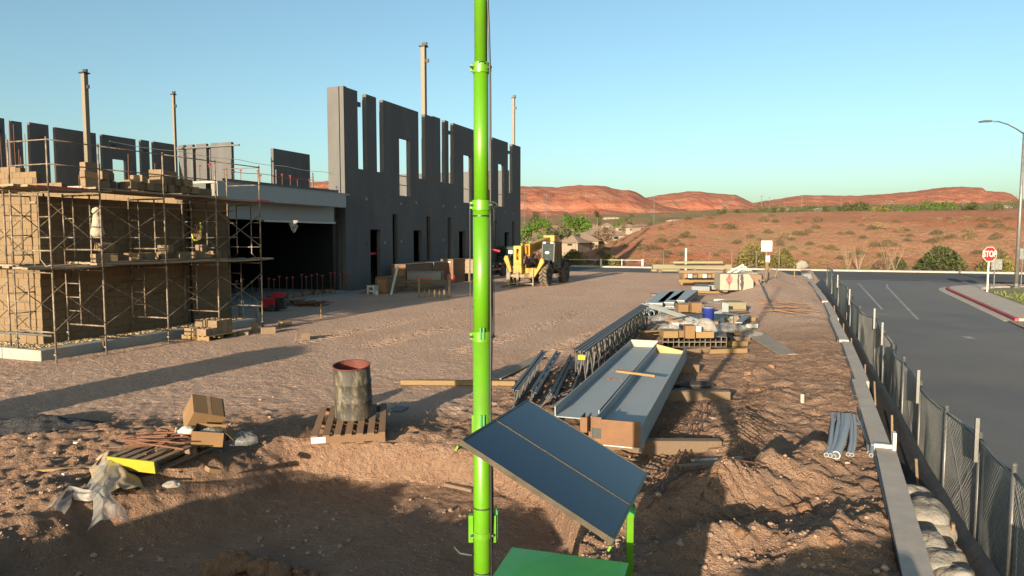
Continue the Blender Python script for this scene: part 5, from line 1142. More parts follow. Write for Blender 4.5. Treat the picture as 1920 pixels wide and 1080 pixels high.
# ------------------------------------------------------------------ kerb wall, silt fence, sandbags, chain-link fence
SEG = [(-4, 3.5, 0.0, 0.0), (3.52, 8.2, -0.05, 0.02), (8.22, 13.8, 0.02, -0.01), (13.82, 19.5, -0.04, 0.03), (19.52, 26, 0.03, 0.0), (26.02, 33, -0.03, 0.05), (33.02, 41, 0.03, 0.02), (41.02, 49, -0.02, -0.08)]
kw = thing('retaining_wall', 'low grey concrete wall along the edge of the site, above the trench', 'wall', (O2[0], O2[1], 0), ROT)
for (a, c, du, dz) in SEG:
    n = 5; b = MB(); zt_ = 0.09 + dz
    for i in range(n):
        va, vb = a + (c - a) * i / n, a + (c - a) * (i + 1) / n; ua, ub = float(ucurb(va)) + du, float(ucurb(vb)) + du
        b.add([(ua, va, -2.0), (ua + 0.24, va, -2.0), (ua + 0.24, va, zt_), (ua, va, zt_), (ub, vb, -2.0), (ub + 0.24, vb, -2.0), (ub + 0.24, vb, zt_), (ub, vb, zt_)],
              [(0, 4, 5, 1), (1, 5, 6, 2), (2, 6, 7, 3), (3, 7, 4, 0)] + ([(0, 1, 2, 3)] if i == 0 else []) + ([(7, 6, 5, 4)] if i == n - 1 else []))
    o = b.obj('wall_segment', M_CONC, kw, bevel=0.008)
    b = MB(); ua, ub = float(ucurb(a)) + du, float(ucurb(c)) + du
    MB().bar((ua - 0.03, a + 0.05, zt_ - 0.12), (ub - 0.03, c - 0.05, zt_ - 0.12), 0.03, 0.2).obj('form_board', M_BLACK, kw)
MB().bb(float(ucurb(3.5)) + 0.19, float(ucurb(3.5)) + 0.23, 3.4, 3.52, 0.0, 0.32).bb(float(ucurb(3.5)) - 0.02, float(ucurb(3.5)) + 0.19, 3.46, 3.52, 0.095, 0.14).obj('form_bracket', M_WHITE, kw)
KM = Matrix.Translation((O2[0], O2[1], 0)) @ Matrix.Rotation(ROT, 4, 'Z')
def sfab(a, b):
    v = -3 + 46 * b; zr = float(zroad(v)); w_ = 0.12 * (float(vn(v * 0.7, 0.0, 6)) - 0.5) + 0.05 * (float(vn(v * 3, 0.0, 8)) - 0.5)
    u = float(ucurb(v)) + 0.42 + (1.30 - float(ucurb(v)) - 0.42) * (1 - a) ** 1.3 * 0.97 + w_ * (1 - abs(2 * a - 1))
    top = zr + 0.92 + 0.16 * (float(vn(v * 0.55, 3.0, 6)) - 0.5); bot = zr + 0.40
    return (u, v, top + (bot - top) * a ** 0.7 + 0.05 * (float(vn(v * 2.5, a * 4, 9)) - 0.5))
o = MB().grid(sfab, 7, 170).obj('silt_fence', M_BLACKFAB, smooth=True, solid=0.01); o.matrix_world = KM; tag(o, 'black silt fabric sagging between the low wall and the chain-link fence', 'silt fence')
for i, v in enumerate((2.9, 5.1, 8.0, 10.6, 13.0, 16.5, 20.5, 25.0)):
    zr = float(zroad(v)); o = MB().bar((1.05, v, zr + 0.25), (1.02 - 0.05 * (i % 2), v + 0.08 * (i % 3 - 1), zr + 1.10 + 0.1 * (i % 2)), 0.055, 0.035).obj('wooden_stake', M_OLDWOOD)
    o.matrix_world = KM; tag(o, ORD[i] + ' nearest wooden stake holding up the black silt fabric', 'stake', 'stakes of the silt fence')
def sandbag(px, py, z, s_, seed, rz_, label):
    p = G(px, py, z)
    def fn(a, b):
        th = a * 2 * math.pi; ph = b * math.pi; sx = math.copysign(abs(math.cos(th)) ** 0.7, math.cos(th)); sy = math.copysign(abs(math.sin(th)) ** 0.7, math.sin(th))
        q = 1 + (0.42 * (float(vn(a * 5 + seed, b * 5, seed)) - 0.5) * math.sin(math.pi * a) ** 0.3 if 0 < a < 1 else 0)
        return (0.26 * s_ * sx * math.sin(ph) ** 0.6 * q, 0.19 * s_ * sy * math.sin(ph) ** 0.6 * q, 0.13 * s_ * math.cos(ph) * q)
    o = MB().grid(fn, 26, 14).obj('sandbag', M_SAND, smooth=True); o.location = p; o.rotation_euler = (0.15 * math.sin(seed), 0.2 * math.cos(seed), rz_); tag(o, label, 'sandbag')
for a in ((1712, 928, -0.62, 1.0, 1, 0.3, 'farthest white sandbag in the trench'), (1738, 965, -0.62, 1.25, 2, 1.1, 'plump white sandbag, second in the trench row'), (1742, 1000, -0.75, 1.1, 3, 0.2, 'white sandbag in the middle of the trench row'), (1742, 1022, -0.62, 0.9, 4, 1.3, 'sandbag with a folded bright corner'), (1765, 1058, -0.70, 1.15, 5, 0.5, 'large sandbag near the bottom of the trench row'), (1790, 1085, -0.72, 1.1, 6, 1.0, 'nearest sandbag at the bottom edge'), (1757, 1028, -0.90, 1.0, 7, 0.0, 'low sandbag wedged under the others')): sandbag(*a)
# chain-link fence
fe = thing('chain_link_fence', 'chain-link fence with dark green screen between the trench and the street', 'fence', (O2[0], O2[1], 0), ROT)
PV = [-1.0, 0.9, 2.35, 4.0, 5.55, 7.15, 9.1, 11.0, 13.4, 15.8, 18.6, 21.8, 25.2, 28.8, 32.4, 36.0, 39.5]
FU = lambda v: 1.42 + 0.10 * math.sin(v * 0.55) + (0.05 * math.sin(v * 1.7))
def ftop(v): return float(zroad(v)) + 1.93 + 0.05 * math.sin(v * 0.9)
for i, v in enumerate(PV):
    MB().cyl((FU(v), v, float(zroad(v)) - 0.3), (FU(v), v, ftop(v) + 0.05), 0.03, n=8).obj('post', M_GALV, fe, smooth=True)
    if i in (3, 5, 8, 9, 11, 13): MB().bar((FU(v) - 0.05, v - 0.03, ftop(v) - 0.35), (FU(v) - 0.05, v - 0.03, ftop(v) + 0.24), 0.05, 0.045).obj('post_sleeve', M_GALV, fe)
    else: MB().lathe([(0.033, 0), (0.033, 0.02), (0.015, 0.035), (0, 0.036)], (FU(v), v, ftop(v) + 0.04), 8).obj('post_cap', M_GALV, fe)
for a, c in zip(PV[:-1], PV[1:]):
    n = 5; pts = [(FU(a + (c - a) * k / n), a + (c - a) * k / n, (ftop(a) * (1 - k / n) + ftop(c) * k / n) - 0.05 - 0.05 * math.sin(math.pi * k / n) * (1 if c - a > 2 else 0.4)) for k in range(n + 1)]
    MB().tube(pts, 0.019, 6).obj('top_rail', M_GALV, fe, smooth=True)
    def P3(t, h): return Vector((FU(a + (c - a) * t), a + (c - a) * t, (float(zroad(a)) * (1 - t) + float(zroad(c)) * t) + 0.08 + h))
    H_ = 1.78; L = c - a
    MB().grid(lambda p, q: P3(p, q * (H_ - 0.03)) + Vector((0.045 + 0.03 * math.sin(p * 19 + a) * (1 - q) + 0.02 * math.sin(p * 7), 0, 0)), 16, 5).obj('screen', M_SCREEN, fe, smooth=True)
    if a < 16:                                             # diamond wire, as wire
        w_ = MB(); pit = 0.075; n = int((L + H_) / pit)
        for s_ in (1, -1):
            for k in range(n):
                t0 = -H_ + k * pit if s_ > 0 else k * pit; A_, B_ = (t0, 0.0), (t0 + s_ * H_, H_)
                def clip(A_, B_):
                    (x0, y0), (x1, y1) = A_, B_; lo, hi = 0.0, 1.0
                    for lim, sg in ((0, 1), (L, -1)):
                        f0, f1 = (x0 - lim) * sg, (x1 - lim) * sg
                        if f0 < 0 and f1 < 0: return None
                        if f0 * f1 < 0:
                            t_ = f0 / (f0 - f1)
                            if f0 < 0: lo = max(lo, t_)
                            else: hi = min(hi, t_)
                    return None if lo >= hi else ((x0 + (x1 - x0) * lo, y0 + (y1 - y0) * lo), (x0 + (x1 - x0) * hi, y0 + (y1 - y0) * hi))
                cl = clip(A_, B_)
                if cl: w_.cyl(P3(cl[0][0] / L, cl[0][1]), P3(cl[1][0] / L, cl[1][1]), 0.0028, n=3, caps=False)
        stuff(w_.obj('wire_mesh', mat('bright_wire', (0.34, 0.34, 0.33), 0.45, 0.5, var=0.1), fe, fix=False))
# ------------------------------------------------------------------ conduit, hat, sticks between beams and wall
for i, (xa, ya, xb, yb, r, lb) in enumerate(((1549, 862, 1560, 782, 0.028, 'leftmost thin grey conduit'), (1556, 863, 1572, 783, 0.028, 'second thin grey conduit'), (1563, 865, 1580, 784, 0.028, 'third thin grey conduit, beside the thick pipe'), (1567, 866, 1588, 790, 0.052, 'thick grey pipe among the thin conduits'), (1590, 860, 1593, 784, 0.026, 'thin conduit right of the thick pipe'), (1597, 861, 1600, 786, 0.026, 'second thin conduit right of the thick pipe'), (1633, 862, 1626, 790, 0.026, 'rightmost conduit beside the low wall'), (1628, 855, 1606, 788, 0.016, 'bent conduit crossing towards the low wall'))):
    a, c = gp(xa, ya, r + 0.03), gp(xb, yb, r + 0.03); m_ = (a + c) / 2 + Vector((0.03, 0, 0.015 if i < 4 else 0))
    b = MB(); b.tube([a, a.lerp(m_, 0.5) + Vector((0.015, 0, 0)), m_, m_.lerp(c, 0.5) + Vector((0.015, 0, 0)), c], r, 12)
    d_ = (a - m_).normalized(); b.cyl(a + d_ * 0.0008, a + d_ * 0.001, r * 0.78, n=12)
    o = b.obj('conduit', M_PVC, smooth=False); tag(o, lb, 'conduit')
    MB().cyl(a + d_ * 0.0012, a + d_ * 0.0016, r * 0.76, n=12).obj('bore_shade_disc', M_BLACK, o)  # black disc on the capped end stands for the shaded hollow
hp = gp(1433, 856); hat = thing('hard_hat', 'small yellow hard hat lying on the track marks', 'hard hat', hp, 0.5)
MB().lathe([(0.0, 0.125), (0.06, 0.115), (0.10, 0.08), (0.115, 0.03), (0.118, 0.0)], n=20).obj('shell', M_YTAG, hat, smooth=True); MB().lathe([(0.116, 0.006), (0.15, 0.0), (0.15, -0.006), (0.116, -0.004)], n=20).obj('brim', M_YTAG, hat)
hat.rotation_euler = (0.2, -0.25, 0.4); hat.scale = (0.6, 0.6, 0.6)
bx('marker_block', 'small pale concrete block standing near the conduits', 'block', gp(1504, 757), (0.06, 0.05, 0.17), M_CONC, 0.2)
lumber(1271, 882, 1345, 876, 0.10, 0.05, 'grey plank end on the dirt below the beams', M_OLDWOOD)
lumber(1374, 880, 1395, 898, 0.10, 0.025, 'short cut board lying among the rebar', M_WOOD)
o = lumber(1296, 868, 1392, 862, 0.035, 0.03, 'thin white strip lying on the dirt', M_WPVC)
bp = gp(1305, 728); crumple('black_plastic', 'crumpled black plastic beside the middle sleeper', bp + Vector((0, 0, 0.05)), 0.36, 0.12, 0.09, 51, M_BLACKFAB)
lumber(1262, 737, 1285, 731, 0.1, 0.04, 'short stick at the left of the black plastic', M_OLDWOOD)
rw_ = random.Random(6)
for i in range(16):
    x0, y0 = rw_.uniform(1210, 1340), rw_.uniform(880, 990); a = gp(x0, y0, 0.02); ang = rw_.uniform(0.2, 1.5); L = rw_.uniform(0.5, 1.7)
    pts = [a, a + Vector((math.cos(ang) * L * 0.6, math.sin(ang) * L * 0.6, 0.03)), a + Vector((math.cos(ang) * L, math.sin(ang) * L, 0.02))]
    if i % 4 == 0: pts.append(pts[-1] + Vector((-0.2 * math.sin(ang), 0.2 * math.cos(ang), 0.05)))
    for p in pts: p.z = zs(p.x, p.y) + 0.04
    o = MB().tube(pts, 0.007, 5).obj('rebar_piece', M_RUSTBAR); tag(o, 'thin rusty rebar lying right of the solar panel', 'rebar', 'rebar strewn right of the solar panel')
for i in range(3):
    a, c = gp(1215 + 8 * i, 960 - 6 * i, 0.03), gp(1320 + 9 * i, 755 + 3 * i, 0.03); m_ = (a + c) / 2
    pts = [a.lerp(c, k / 8) for k in range(9)]
    for p in pts: p.z = zs(p.x, p.y) + 0.05
    o = MB().tube(pts, 0.008, 5).obj('long_rebar', M_RUSTBAR); tag(o, 'long rusty rebar running along the right side of the beams', 'rebar', 'long rebar beside the beams')
# ------------------------------------------------------------------ stacks of material beyond the beams
def pxbox(name, label, cat, x0, x1, yt, yb, dep, m, z0=0.0, rz=0.0, grp=None, lid=None, bevel=0.006):
    p = G((x0 + x1) / 2, yb, zs(*G((x0 + x1) / 2, yb, z0).xy) + z0); wd = (x1 - x0) * p.y / 1300.0; top = D((x0 + x1) / 2, yt, p.y).z
    ht = max(top - p.z, 0.03); o = MB().bb(-wd / 2, wd / 2, 0, dep, 0, ht).obj(name, m, bevel=bevel); o.location = p; o.rotation_euler = (0, 0, rz)
    return tag(o, label, cat, grp)
# square tubes, two rows of twelve, each an open tube
q0, q1 = G(1243, 652, 0.14), G(1362, 652, 0.14); tw_ = 0.126
tubme = MB(); e_ = tw_ / 2
tubme.bb(-e_, -e_ + 0.008, 0, 5.5, -e_, e_).bb(e_ - 0.008, e_, 0, 5.5, -e_, e_).bb(-e_ + 0.0081, e_ - 0.0081, 0, 5.5, -e_, -e_ + 0.008).bb(-e_ + 0.0081, e_ - 0.0081, 0, 5.5, e_ - 0.008, e_)
tubme = tubme.mesh('square_tube', mat('tube_steel', (0.13, 0.115, 0.095), 0.6, 0.3, var=0.2, sc=5, dirt=(0.15, 0.07, 0.04), damt=0.3))
stepv = (q1 - q0) / 12.0; tw_ = stepv.length
for r_ in range(2):
    for k in range(12):
        o = bpy.data.objects.new('square_tube', tubme); COL.objects.link(o); s_ = (tw_ - 0.003) / 0.126
        o.location = q0 + stepv * (k + 0.5) + Vector((0, 0.02 * math.sin(k * 3.7 + r_), 0.075 + r_ * tw_)); o.scale = (s_, 1, s_); o.rotation_euler = (0, 0, R(-16)); tag(o, ORD[k] + ' square steel tube from the left in the ' + ('lower', 'upper')[r_] + ' row under the cartons', 'steel tube', 'square tubes in the stack')
zt2 = 0.14 + 0.012 + 2 * tw_ + 0.005
lumber(1330, 664, 1400, 662, 0.12, 0.11, 'yellow sleeper under the near end of the square tubes', M_WOOD, name='timber', cat='timber')
lumber(1228, 668, 1330, 660, 0.12, 0.11, 'shaded sleeper under the square tubes', M_OLDWOOD, name='timber', cat='timber')
pxbox('wood_crate', 'low wooden crate at the left on the square tubes', 'crate', 1244, 1272, 621, 634, 0.5, M_WOOD, zt2)
pxbox('carton', 'tall cardboard carton in the middle on the square tubes', 'cardboard box', 1285, 1303, 611, 635, 0.35, M_CARD, zt2, -0.1)
pxbox('small_carton', 'small carton beside the tall one on the square tubes', 'cardboard box', 1273, 1284, 620, 633, 0.3, M_CARD, zt2, 0.1)
pxbox('long_crate', 'long wooden crate at the right on the square tubes', 'crate', 1305, 1339, 622, 634, 0.5, M_WOOD, zt2)
pxbox('white_carton', 'small white carton on the long crate', 'cardboard box', 1305, 1315, 612, 622, 0.2, M_WHITE, zt2 + 0.16)
pxbox('tilted_white_carton', 'small white carton leaning behind the low crate', 'cardboard box', 1262, 1274, 605, 618, 0.2, M_WHITE, zt2 + 0.05, 0.4)
pc_ = G(1328, 622, zt2 + 0.16)
def dome(a, b):
    th = a * math.pi * 2; rr = b; q = 0.30 * rr * (1 + 0.12 * math.sin(th * 5))
    return (q * math.cos(th) * 1.15, q * math.sin(th) * 0.9, 0.30 * (1 - rr ** 2.2) + 0.02 * math.sin(th * 7) * rr)
o = MB().grid(dome, 26, 9).obj('plastic_dome', M_FILM, smooth=True); o.location = pc_ + Vector((0, 0.3, 0.0)); tag(o, 'bulging clear plastic bag on top of the long crate', 'plastic bag')
o = MB().lathe([(0.0, 0), (0.16, 0), (0.18, 0.09), (0.16, 0.1), (0, 0.12)], n=16).obj('bagged_pan', mat('olive_pan', (0.20, 0.17, 0.07), 0.6)); o.location = pc_ + Vector((0, 0.28, 0.05)); tag(o, 'olive round container inside the plastic bag', 'container')
for i, (px, py, s_, lb) in enumerate(((1255, 617, 0.3, 'grey plastic wrap bunched on the low crate'), (1290, 608, 0.28, 'crumpled plastic behind the tall carton'), (1272, 600, 0.35, 'brown paper and plastic heap in the middle of the stack'), (1245, 598, 0.4, 'loose plastic wrap left of the cartons'), (1365, 618, 0.5, 'torn plastic sheet trailing right of the crates'))): crumple('plastic_wrap', lb, G(px, py, zt2 + 0.05), s_, s_ * 0.7, 0.16, 60 + i, (M_WRAP, M_FILM, mat('brown_paper', (0.16, 0.10, 0.065), 0.9, bmp=0.02, bsc=12), M_WRAP, M_WRAP)[i])
bk = G(1328, 600, 0.5); bu = thing('bucket', 'blue bucket with a grey lid behind the cartons', 'bucket', bk); MB().lathe([(0, 0), (0.15, 0), (0.165, 0.33), (0.175, 0.34), (0.175, 0.36)], n=20).obj('pail', M_BLUE, bu, smooth=True); MB().lathe([(0.178, 0.352), (0.178, 0.38), (0.0, 0.385)], n=20).obj('lid', M_GREYBOX, bu)
bx('bucket_stand', 'low crate under the blue bucket', 'crate', (bk.x, bk.y, zs(bk.x, bk.y)), (0.6, 0.5, 0.49 - zs(bk.x, bk.y)), M_OLDWOOD)
pxbox('carton', 'plain cardboard carton, left of the pair beyond the tubes', 'cardboard box', 1272, 1291, 571, 585, 0.5, M_CARD, 0.35)
pxbox('carton', 'cardboard carton with a light top, right of the pair beyond the tubes', 'cardboard box', 1297, 1316, 568, 586, 0.5, M_CARD, 0.35)
pxbox('pallet_load', 'low load of boards carrying the pair of cartons', 'boards', 1258, 1330, 584, 596, 1.0, M_OLDWOOD, 0.0)
def channel(name, label, xa, ya, za, xb, yb, zb, wd, ht, m, grp=None):
    a, c = G(xa, ya, za), G(xb, yb, zb); b = MB(); _, d, x, z, L = b.frame(a, c); mid = (a + c) / 2
    A_, C_ = a - mid, c - mid
    b.bar(A_, C_, wd, 0.012); b.bar(A_ + x * wd / 2 + z * ht / 2, C_ + x * wd / 2 + z * ht / 2, 0.012, ht); b.bar(A_ - x * wd / 2 + z * ht / 2, C_ - x * wd / 2 + z * ht / 2, 0.012, ht)
    o = b.obj(name, m); o.location = mid; return tag(o, label, 'steel channel', grp)
channel('steel_channel', 'long blue grey channel lying diagonally across the stack', 1208, 572, 0.75, 1303, 603, 0.62, 0.16, 0.07, M_STEEL)
channel('steel_channel', 'thin dark bar lying diagonally across the cartons', 1260, 600, 0.7, 1345, 582, 0.7, 0.05, 0.03, M_DKSTEEL)
for i in range(5):
    channel('wide_channel', ORD[i] + ' grey steel channel counted from the front, right of the bucket', 1335 + i * 2, 611 - i * 5.2, 0.10 + 0.02 * i, 1384 - i, 609 - i * 5.2, 0.10 + 0.02 * i, 0.2, 0.1, M_LIGHTBEAM if i % 2 else M_STEEL, 'channels right of the bucket')
o = pxbox('blue_plate', 'blue grey steel plate leaning upright in the pile', 'steel plate', 1354, 1367, 567, 590, 0.03, M_STEEL, 0.2); o.rotation_euler = (R(-18), R(8), 0.2)
pxbox('crate_load', 'crate with sunlit cream side behind the blue plate', 'crate', 1364, 1399, 567, 581, 0.8, M_LIGHTBEAM, 0.1)
pxbox('crate_load', 'dark end post of the channel pile', 'post', 1376, 1384, 592, 618, 0.1, M_OLDWOOD, 0.0)
for i, (a, b, c, d, lb) in enumerate(((1384, 603, 1416, 602, 'yellow sleeper end, farthest right of the pile'), (1380, 616, 1420, 615, 'grey green timber right of the pile'), (1374, 629, 1416, 628, 'yellow timber under the right end of the pile'), (1358, 650, 1400, 649, 'yellow sleeper between the tubes and the plywood'), (1366, 641, 1405, 640, 'brown board above the yellow sleeper'))): lumber(a, b, c, d, 0.15, 0.13, lb, (M_WOOD, M_STEEL, M_WOOD, M_WOOD, M_OLDWOOD)[i], name='timber', cat='timber')
a, b, c, d = gp(1404, 638, 0.10), gp(1432, 634, 0.14), gp(1494, 667, 0.03), gp(1462, 668, 0.02)
o = MB().add([a, b, c, d, a + Vector((0, 0, .02)), b + Vector((0, 0, .02)), c + Vector((0, 0, .02)), d + Vector((0, 0, .02))], [(0, 3, 2, 1), (4, 5, 6, 7), (0, 1, 5, 4), (1, 2, 6, 5), (2, 3, 7, 6), (3, 0, 4, 7)]).obj('plywood_sheet', M_GREYWOOD); tag(o, 'weathered plywood sheet lying beside the pile', 'plywood')
crumple('plastic_wrap', 'plastic bunched at the top end of the plywood sheet', gp(1410, 636, 0.1), 0.4, 0.25, 0.12, 71, M_WRAP)
# grey deck sheets and bent steel left of the cartons
for i, (xa, ya, xb, yb, lb) in enumerate(((1226, 580, 1252, 556, 'bundle of grey steel deck, left one'), (1248, 578, 1272, 554, 'bundle of grey steel deck, middle one'), (1268, 574, 1296, 553, 'bundle of grey steel deck, right one'))):
    a, c = G(xa, ya, 0.2), G(xb, yb, 0.2); t = thing('deck_bundle', lb, 'steel deck', (0, 0, 0))
    for k in range(4): MB().bar(a + Vector((0, 0, k * 0.07)), c + Vector((0, 0, k * 0.07)), 0.62, 0.05).obj('sheet', M_STEEL if k % 2 else M_DKSTEEL, t)
for i in range(7):
    a = G(1212 + i * 9, 592 - (i % 3) * 4, 0.15); o = MB().pipe(a, a + Vector((0.6, 2.2, 0)), 0.12, 0.10, 8).obj('duct_piece', M_STEEL); tag(o, ORD[i] + ' open grey duct piece from the left, beside the cartons', 'duct', 'duct pieces left of the cartons')
o = MB().tube([G(1222, 605, 0.2), G(1230, 612, 0.2), G(1250, 612, 0.25), G(1262, 604, 0.3)], 0.05, 8).obj('bent_tube', M_GALV); tag(o, 'bent grey tube curving in front of the ducts', 'tube')
for i in range(4): lumber(1212 + i * 3, 590 - 6 * i, 1320, 588 - 6 * i, 0.1, 0.08, 'long board lying under the ducts and cartons', M_OLDWOOD, z0=0.02, z1=0.02, grp='boards under the ducts')
for (x0, x1, yt, yb, lb) in ((1297, 1330, 533, 549, 'stack of grey flashing on yellow blocks, left'), (1328, 1352, 531, 546, 'stack of grey flashing on yellow blocks, right')):
    t = pxbox('flashing_stack', lb, 'flashing', x0, x1, yt + 4, yb - 3, 2.0, mat('dull_flashing', (0.12, 0.125, 0.13), 0.6, 0.3, var=0.2), 0.15, -0.4)
lumber(1288, 550, 1350, 551, 0.14, 0.12, 'long yellow block under the flashing', M_WOOD, name='timber', cat='timber'); lumber(1318, 545, 1352, 546, 0.14, 0.12, 'short yellow block under the flashing', M_WOOD, name='timber', cat='timber')
# white cabinet with a red diamond and dark drips
wb = G(1381, 559, 0.06); wc = thing('white_tank', 'white steel cabinet with a red diamond mark and dark stains', 'cabinet', (wb.x, wb.y, zs(wb.x, wb.y)), -0.06)
ww = 62 * wb.y / 1300.0 / 2; wh = 34 * wb.y / 1300.0
MB().prism([(-ww, 0.08), (ww, 0.08), (ww, wh * 0.62), (ww * 0.72, wh), (-ww, wh)], (0, 0, 0), (1, 0, 0), (0, 0, 1), (0, 1.2, 0)).obj('shell', mat('weathered_white', (0.22, 0.205, 0.165), 0.6, var=0.08, sc=3), wc, bevel=0.02)
MB().prism([(0, 0.30), (0.17, 0), (0, -0.30), (-0.17, 0)], (-ww * 0.45, -0.006, wh * 0.68), (1, 0, 0), (0, 0, 1), (0, 0.004, 0)).obj('red_diamond', mat('faded_red', (0.25, 0.03, 0.025), 0.6, var=0.4, sc=12, dirt=(0.34, 0.3, 0.25), damt=0.35), wc)
MB().bb(-ww * 0.47, -ww * 0.43, -0.006, -0.002, 0.12, wh * 0.5).obj('red_drip', mat('faded_red', (0, 0, 0)), wc)
rd_ = random.Random(2)
for (xx, w0) in ((ww * 0.08, 0.045), (ww * 0.30, 0.09)):
    pts = [(xx + w0 * rd_.uniform(0.5, 1.2), wh * (0.98 - 0.86 * k / 9)) for k in range(10)]; pl = [(xx - w0 * rd_.uniform(0.2, 1.0), z) for _, z in reversed(pts)]
    MB().prism(pts + pl, (0, -0.007, 0), (1, 0, 0), (0, 0, 1), (0, 0.004, 0)).obj('dark_stain', mat('tar', (0.035, 0.028, 0.022), 0.7), wc)
for k in (-0.7, 0.7): MB().bb(k * ww - 0.1, k * ww + 0.1, -0.1, 1.3, 0, 0.078).obj('skid', M_OLDWOOD, wc)
bp_ = G(1365, 566, 0.05); o = MB().bar(bp_ + Vector((-0.7, -0.2, 0.1)), bp_ + Vector((1.5, -0.4, 0.1)), 0.25, 0.12).obj('pipe_bundle', M_STEEL); tag(o, 'bundle of grey tubes lying in front of the white cabinet', 'tubes')
ps = G(1428, 525, 0.6); t = thing('slatted_panel', 'white slatted panel propped behind the cabinet', 'panel', (ps.x - 0.3, ps.y + 1.0, 0.55), 0.5); t.rotation_euler = (R(35), R(-22), 0.4)
for k in range(6): MB().bb(-0.6, 0.6, k * 0.2, k * 0.2 + 0.13, -0.02, 0.02).obj('slat', M_WHITE, t)
for k in (-0.5, 0.5): MB().bb(k - 0.04, k + 0.04, 0, 1.13, -0.06, -0.021).obj('rail', M_WHITE, t)
crumple('wire_heap', 'heap of pale wire and scrap on top behind the white cabinet', D(1398, 523, wb.y + 1.6), 1.0, 0.5, 0.35, 81, mat('pale_scrap', (0.17, 0.15, 0.125), 0.8, var=0.4, sc=9, bmp=0.05, bsc=9), cat='scrap')
bx('scrap_crate', 'dark crate under the scrap behind the white cabinet', 'crate', (D(1398, 523, wb.y + 1.6).x, wb.y + 1.6, zs(wb.x, wb.y)), (1.5, 1.0, 0.75), M_BROWNBOX)
# pallets of lumber and the long pale beams
for i, (x0, x1, yt, yb, m, lb) in enumerate(((1272, 1352, 524, 529, M_WOOD, 'long yellow board at the front of the pallet stack'), (1276, 1340, 529, 534, M_WOOD, 'lowest yellow board of the pallet stack'), (1273, 1356, 507, 512, M_OLDWOOD, 'long brown plank on top of the pallet stack'))): pxbox('board', lb, 'board', x0, x1, yt, yb, 0.3, m, (0.3, 0.02, 0.95)[i] * 1.0)
for i in range(8):
    pxbox('lumber_block', ORD[i] + ' wooden block from the left in the far pallet stack', 'block', 1282 + i * 9, 1289 + i * 9, 513 + (i % 3), 521, 0.6, (M_WOOD, M_WHITE, M_OLDWOOD)[i % 3], 0.45, grp='blocks in the far pallet stack')
pxbox('pallet_stack', 'dark stack of pallets under the far lumber', 'pallets', 1280, 1354, 519, 530, 0.9, M_OLDWOOD, 0.05)
for i, (x0, x1, yt, yb, z0, lb) in enumerate(((1224, 1372, 496, 504, 0.45, 'large pale beam on top, farthest along the yard'), (1222, 1275, 505, 509, 0.05, 'lower pale beam at the left under the large one'), (1262, 1356, 490, 494, 0.9, 'thin pale beam behind the large one'), (1276, 1350, 508, 513, 0.05, 'brown plank under the pale beams'))):
    pxbox('pale_beam', lb, 'beam', x0, x1, yt, yb, 0.5, (M_LIGHTBEAM, M_LIGHTBEAM, M_LIGHTBEAM, M_OLDWOOD)[i], z0, 0.02)
for x in (1235, 1300, 1362): pxbox('beam_block', 'wooden block under the pale beams', 'block', x, x + 6, 504, 511, 0.8, M_OLDWOOD, 0.0, grp='blocks under the pale beams')
pxbox('flat_sheet', 'thin pale sheet lying flat in the yard', 'sheet', 1223, 1252, 552.4, 554, 1.0, M_GREYWOOD, 0.0)
# sign board on two posts, notices, site stakes
sb_ = G(1436, 520, 0.0); sg = thing('sign_board', 'blank white board on a wooden post at the far end of the site', 'sign', (sb_.x, sb_.y, zs(sb_.x, sb_.y)), -0.1)
k_ = sb_.y / 1300.0
MB().bb(-10 * k_, 10 * k_, -0.02, 0.0, 41 * k_, 61 * k_).obj('board', M_WHITE, sg, bevel=0.02); MB().bb(-0.05, 0.05, 0.003, 0.08, -0.3, 60 * k_).obj('post', M_WOOD, sg); MB().bb(3 * k_ - 0.04, 3 * k_ + 0.04, 0.0, 0.08, -0.3, 30 * k_).obj('post', M_WOOD, sg)
for x in (0.3, 4.5): MB().bb((x - 1.6) * k_, (x + 1.6) * k_, -0.03, -0.021, 21 * k_, 33 * k_).obj('notice', M_WHITE, sg)
for i, (px, py, h, lb) in enumerate(((1489, 522, 0.5, 'short wooden stake on the far dirt bank'), (1440, 525, 0.6, 'dark stake right of the cabinet'), (1432, 532, 0.8, 'leaning timber stake right of the cabinet'), (1452, 520, 0.5, 'small stake behind the dirt bank'))):
    p = gp(px, py); o = MB().bar((0, 0, -0.1), (0.05 * i, 0, h), 0.08, 0.05).obj('stake', M_WOOD if i == 0 else M_OLDWOOD); tag(o, lb, 'stake').location = p
for i in range(10):
    a = gp(1400 + i * 8, 566 + (i * 7) % 22, 0.03); o = MB().tube([a, a + Vector((0.5, -0.3 + 0.1 * (i % 4), 0.08)), a + Vector((1.1, -0.5 + 0.2 * (i % 3), 0.02))], 0.02, 5).obj('scrap_rod', M_OLDWOOD if i % 2 else M_RUSTBAR); tag(o, 'bent rod lying on the dirt right of the cabinet', 'rod', 'rods right of the cabinet')
o = lumber(1422, 556, 1452, 588, 0.06, 0.04, 'long dark rod leaning on the dirt bank', M_DKSTEEL, z1=0.0, z0=0.7)
crumple('white_sheet', 'white plastic sheet snagged beside the far kerb', D(1503, 497, 62), 0.55, 0.2, 0.38, 91, M_SAND, flat=1)
crumple('grey_fabric', 'grey fabric hood over the far end of the low wall', gp(1513, 524, 0.1), 0.5, 0.4, 0.4, 93, M_GREYBOX)

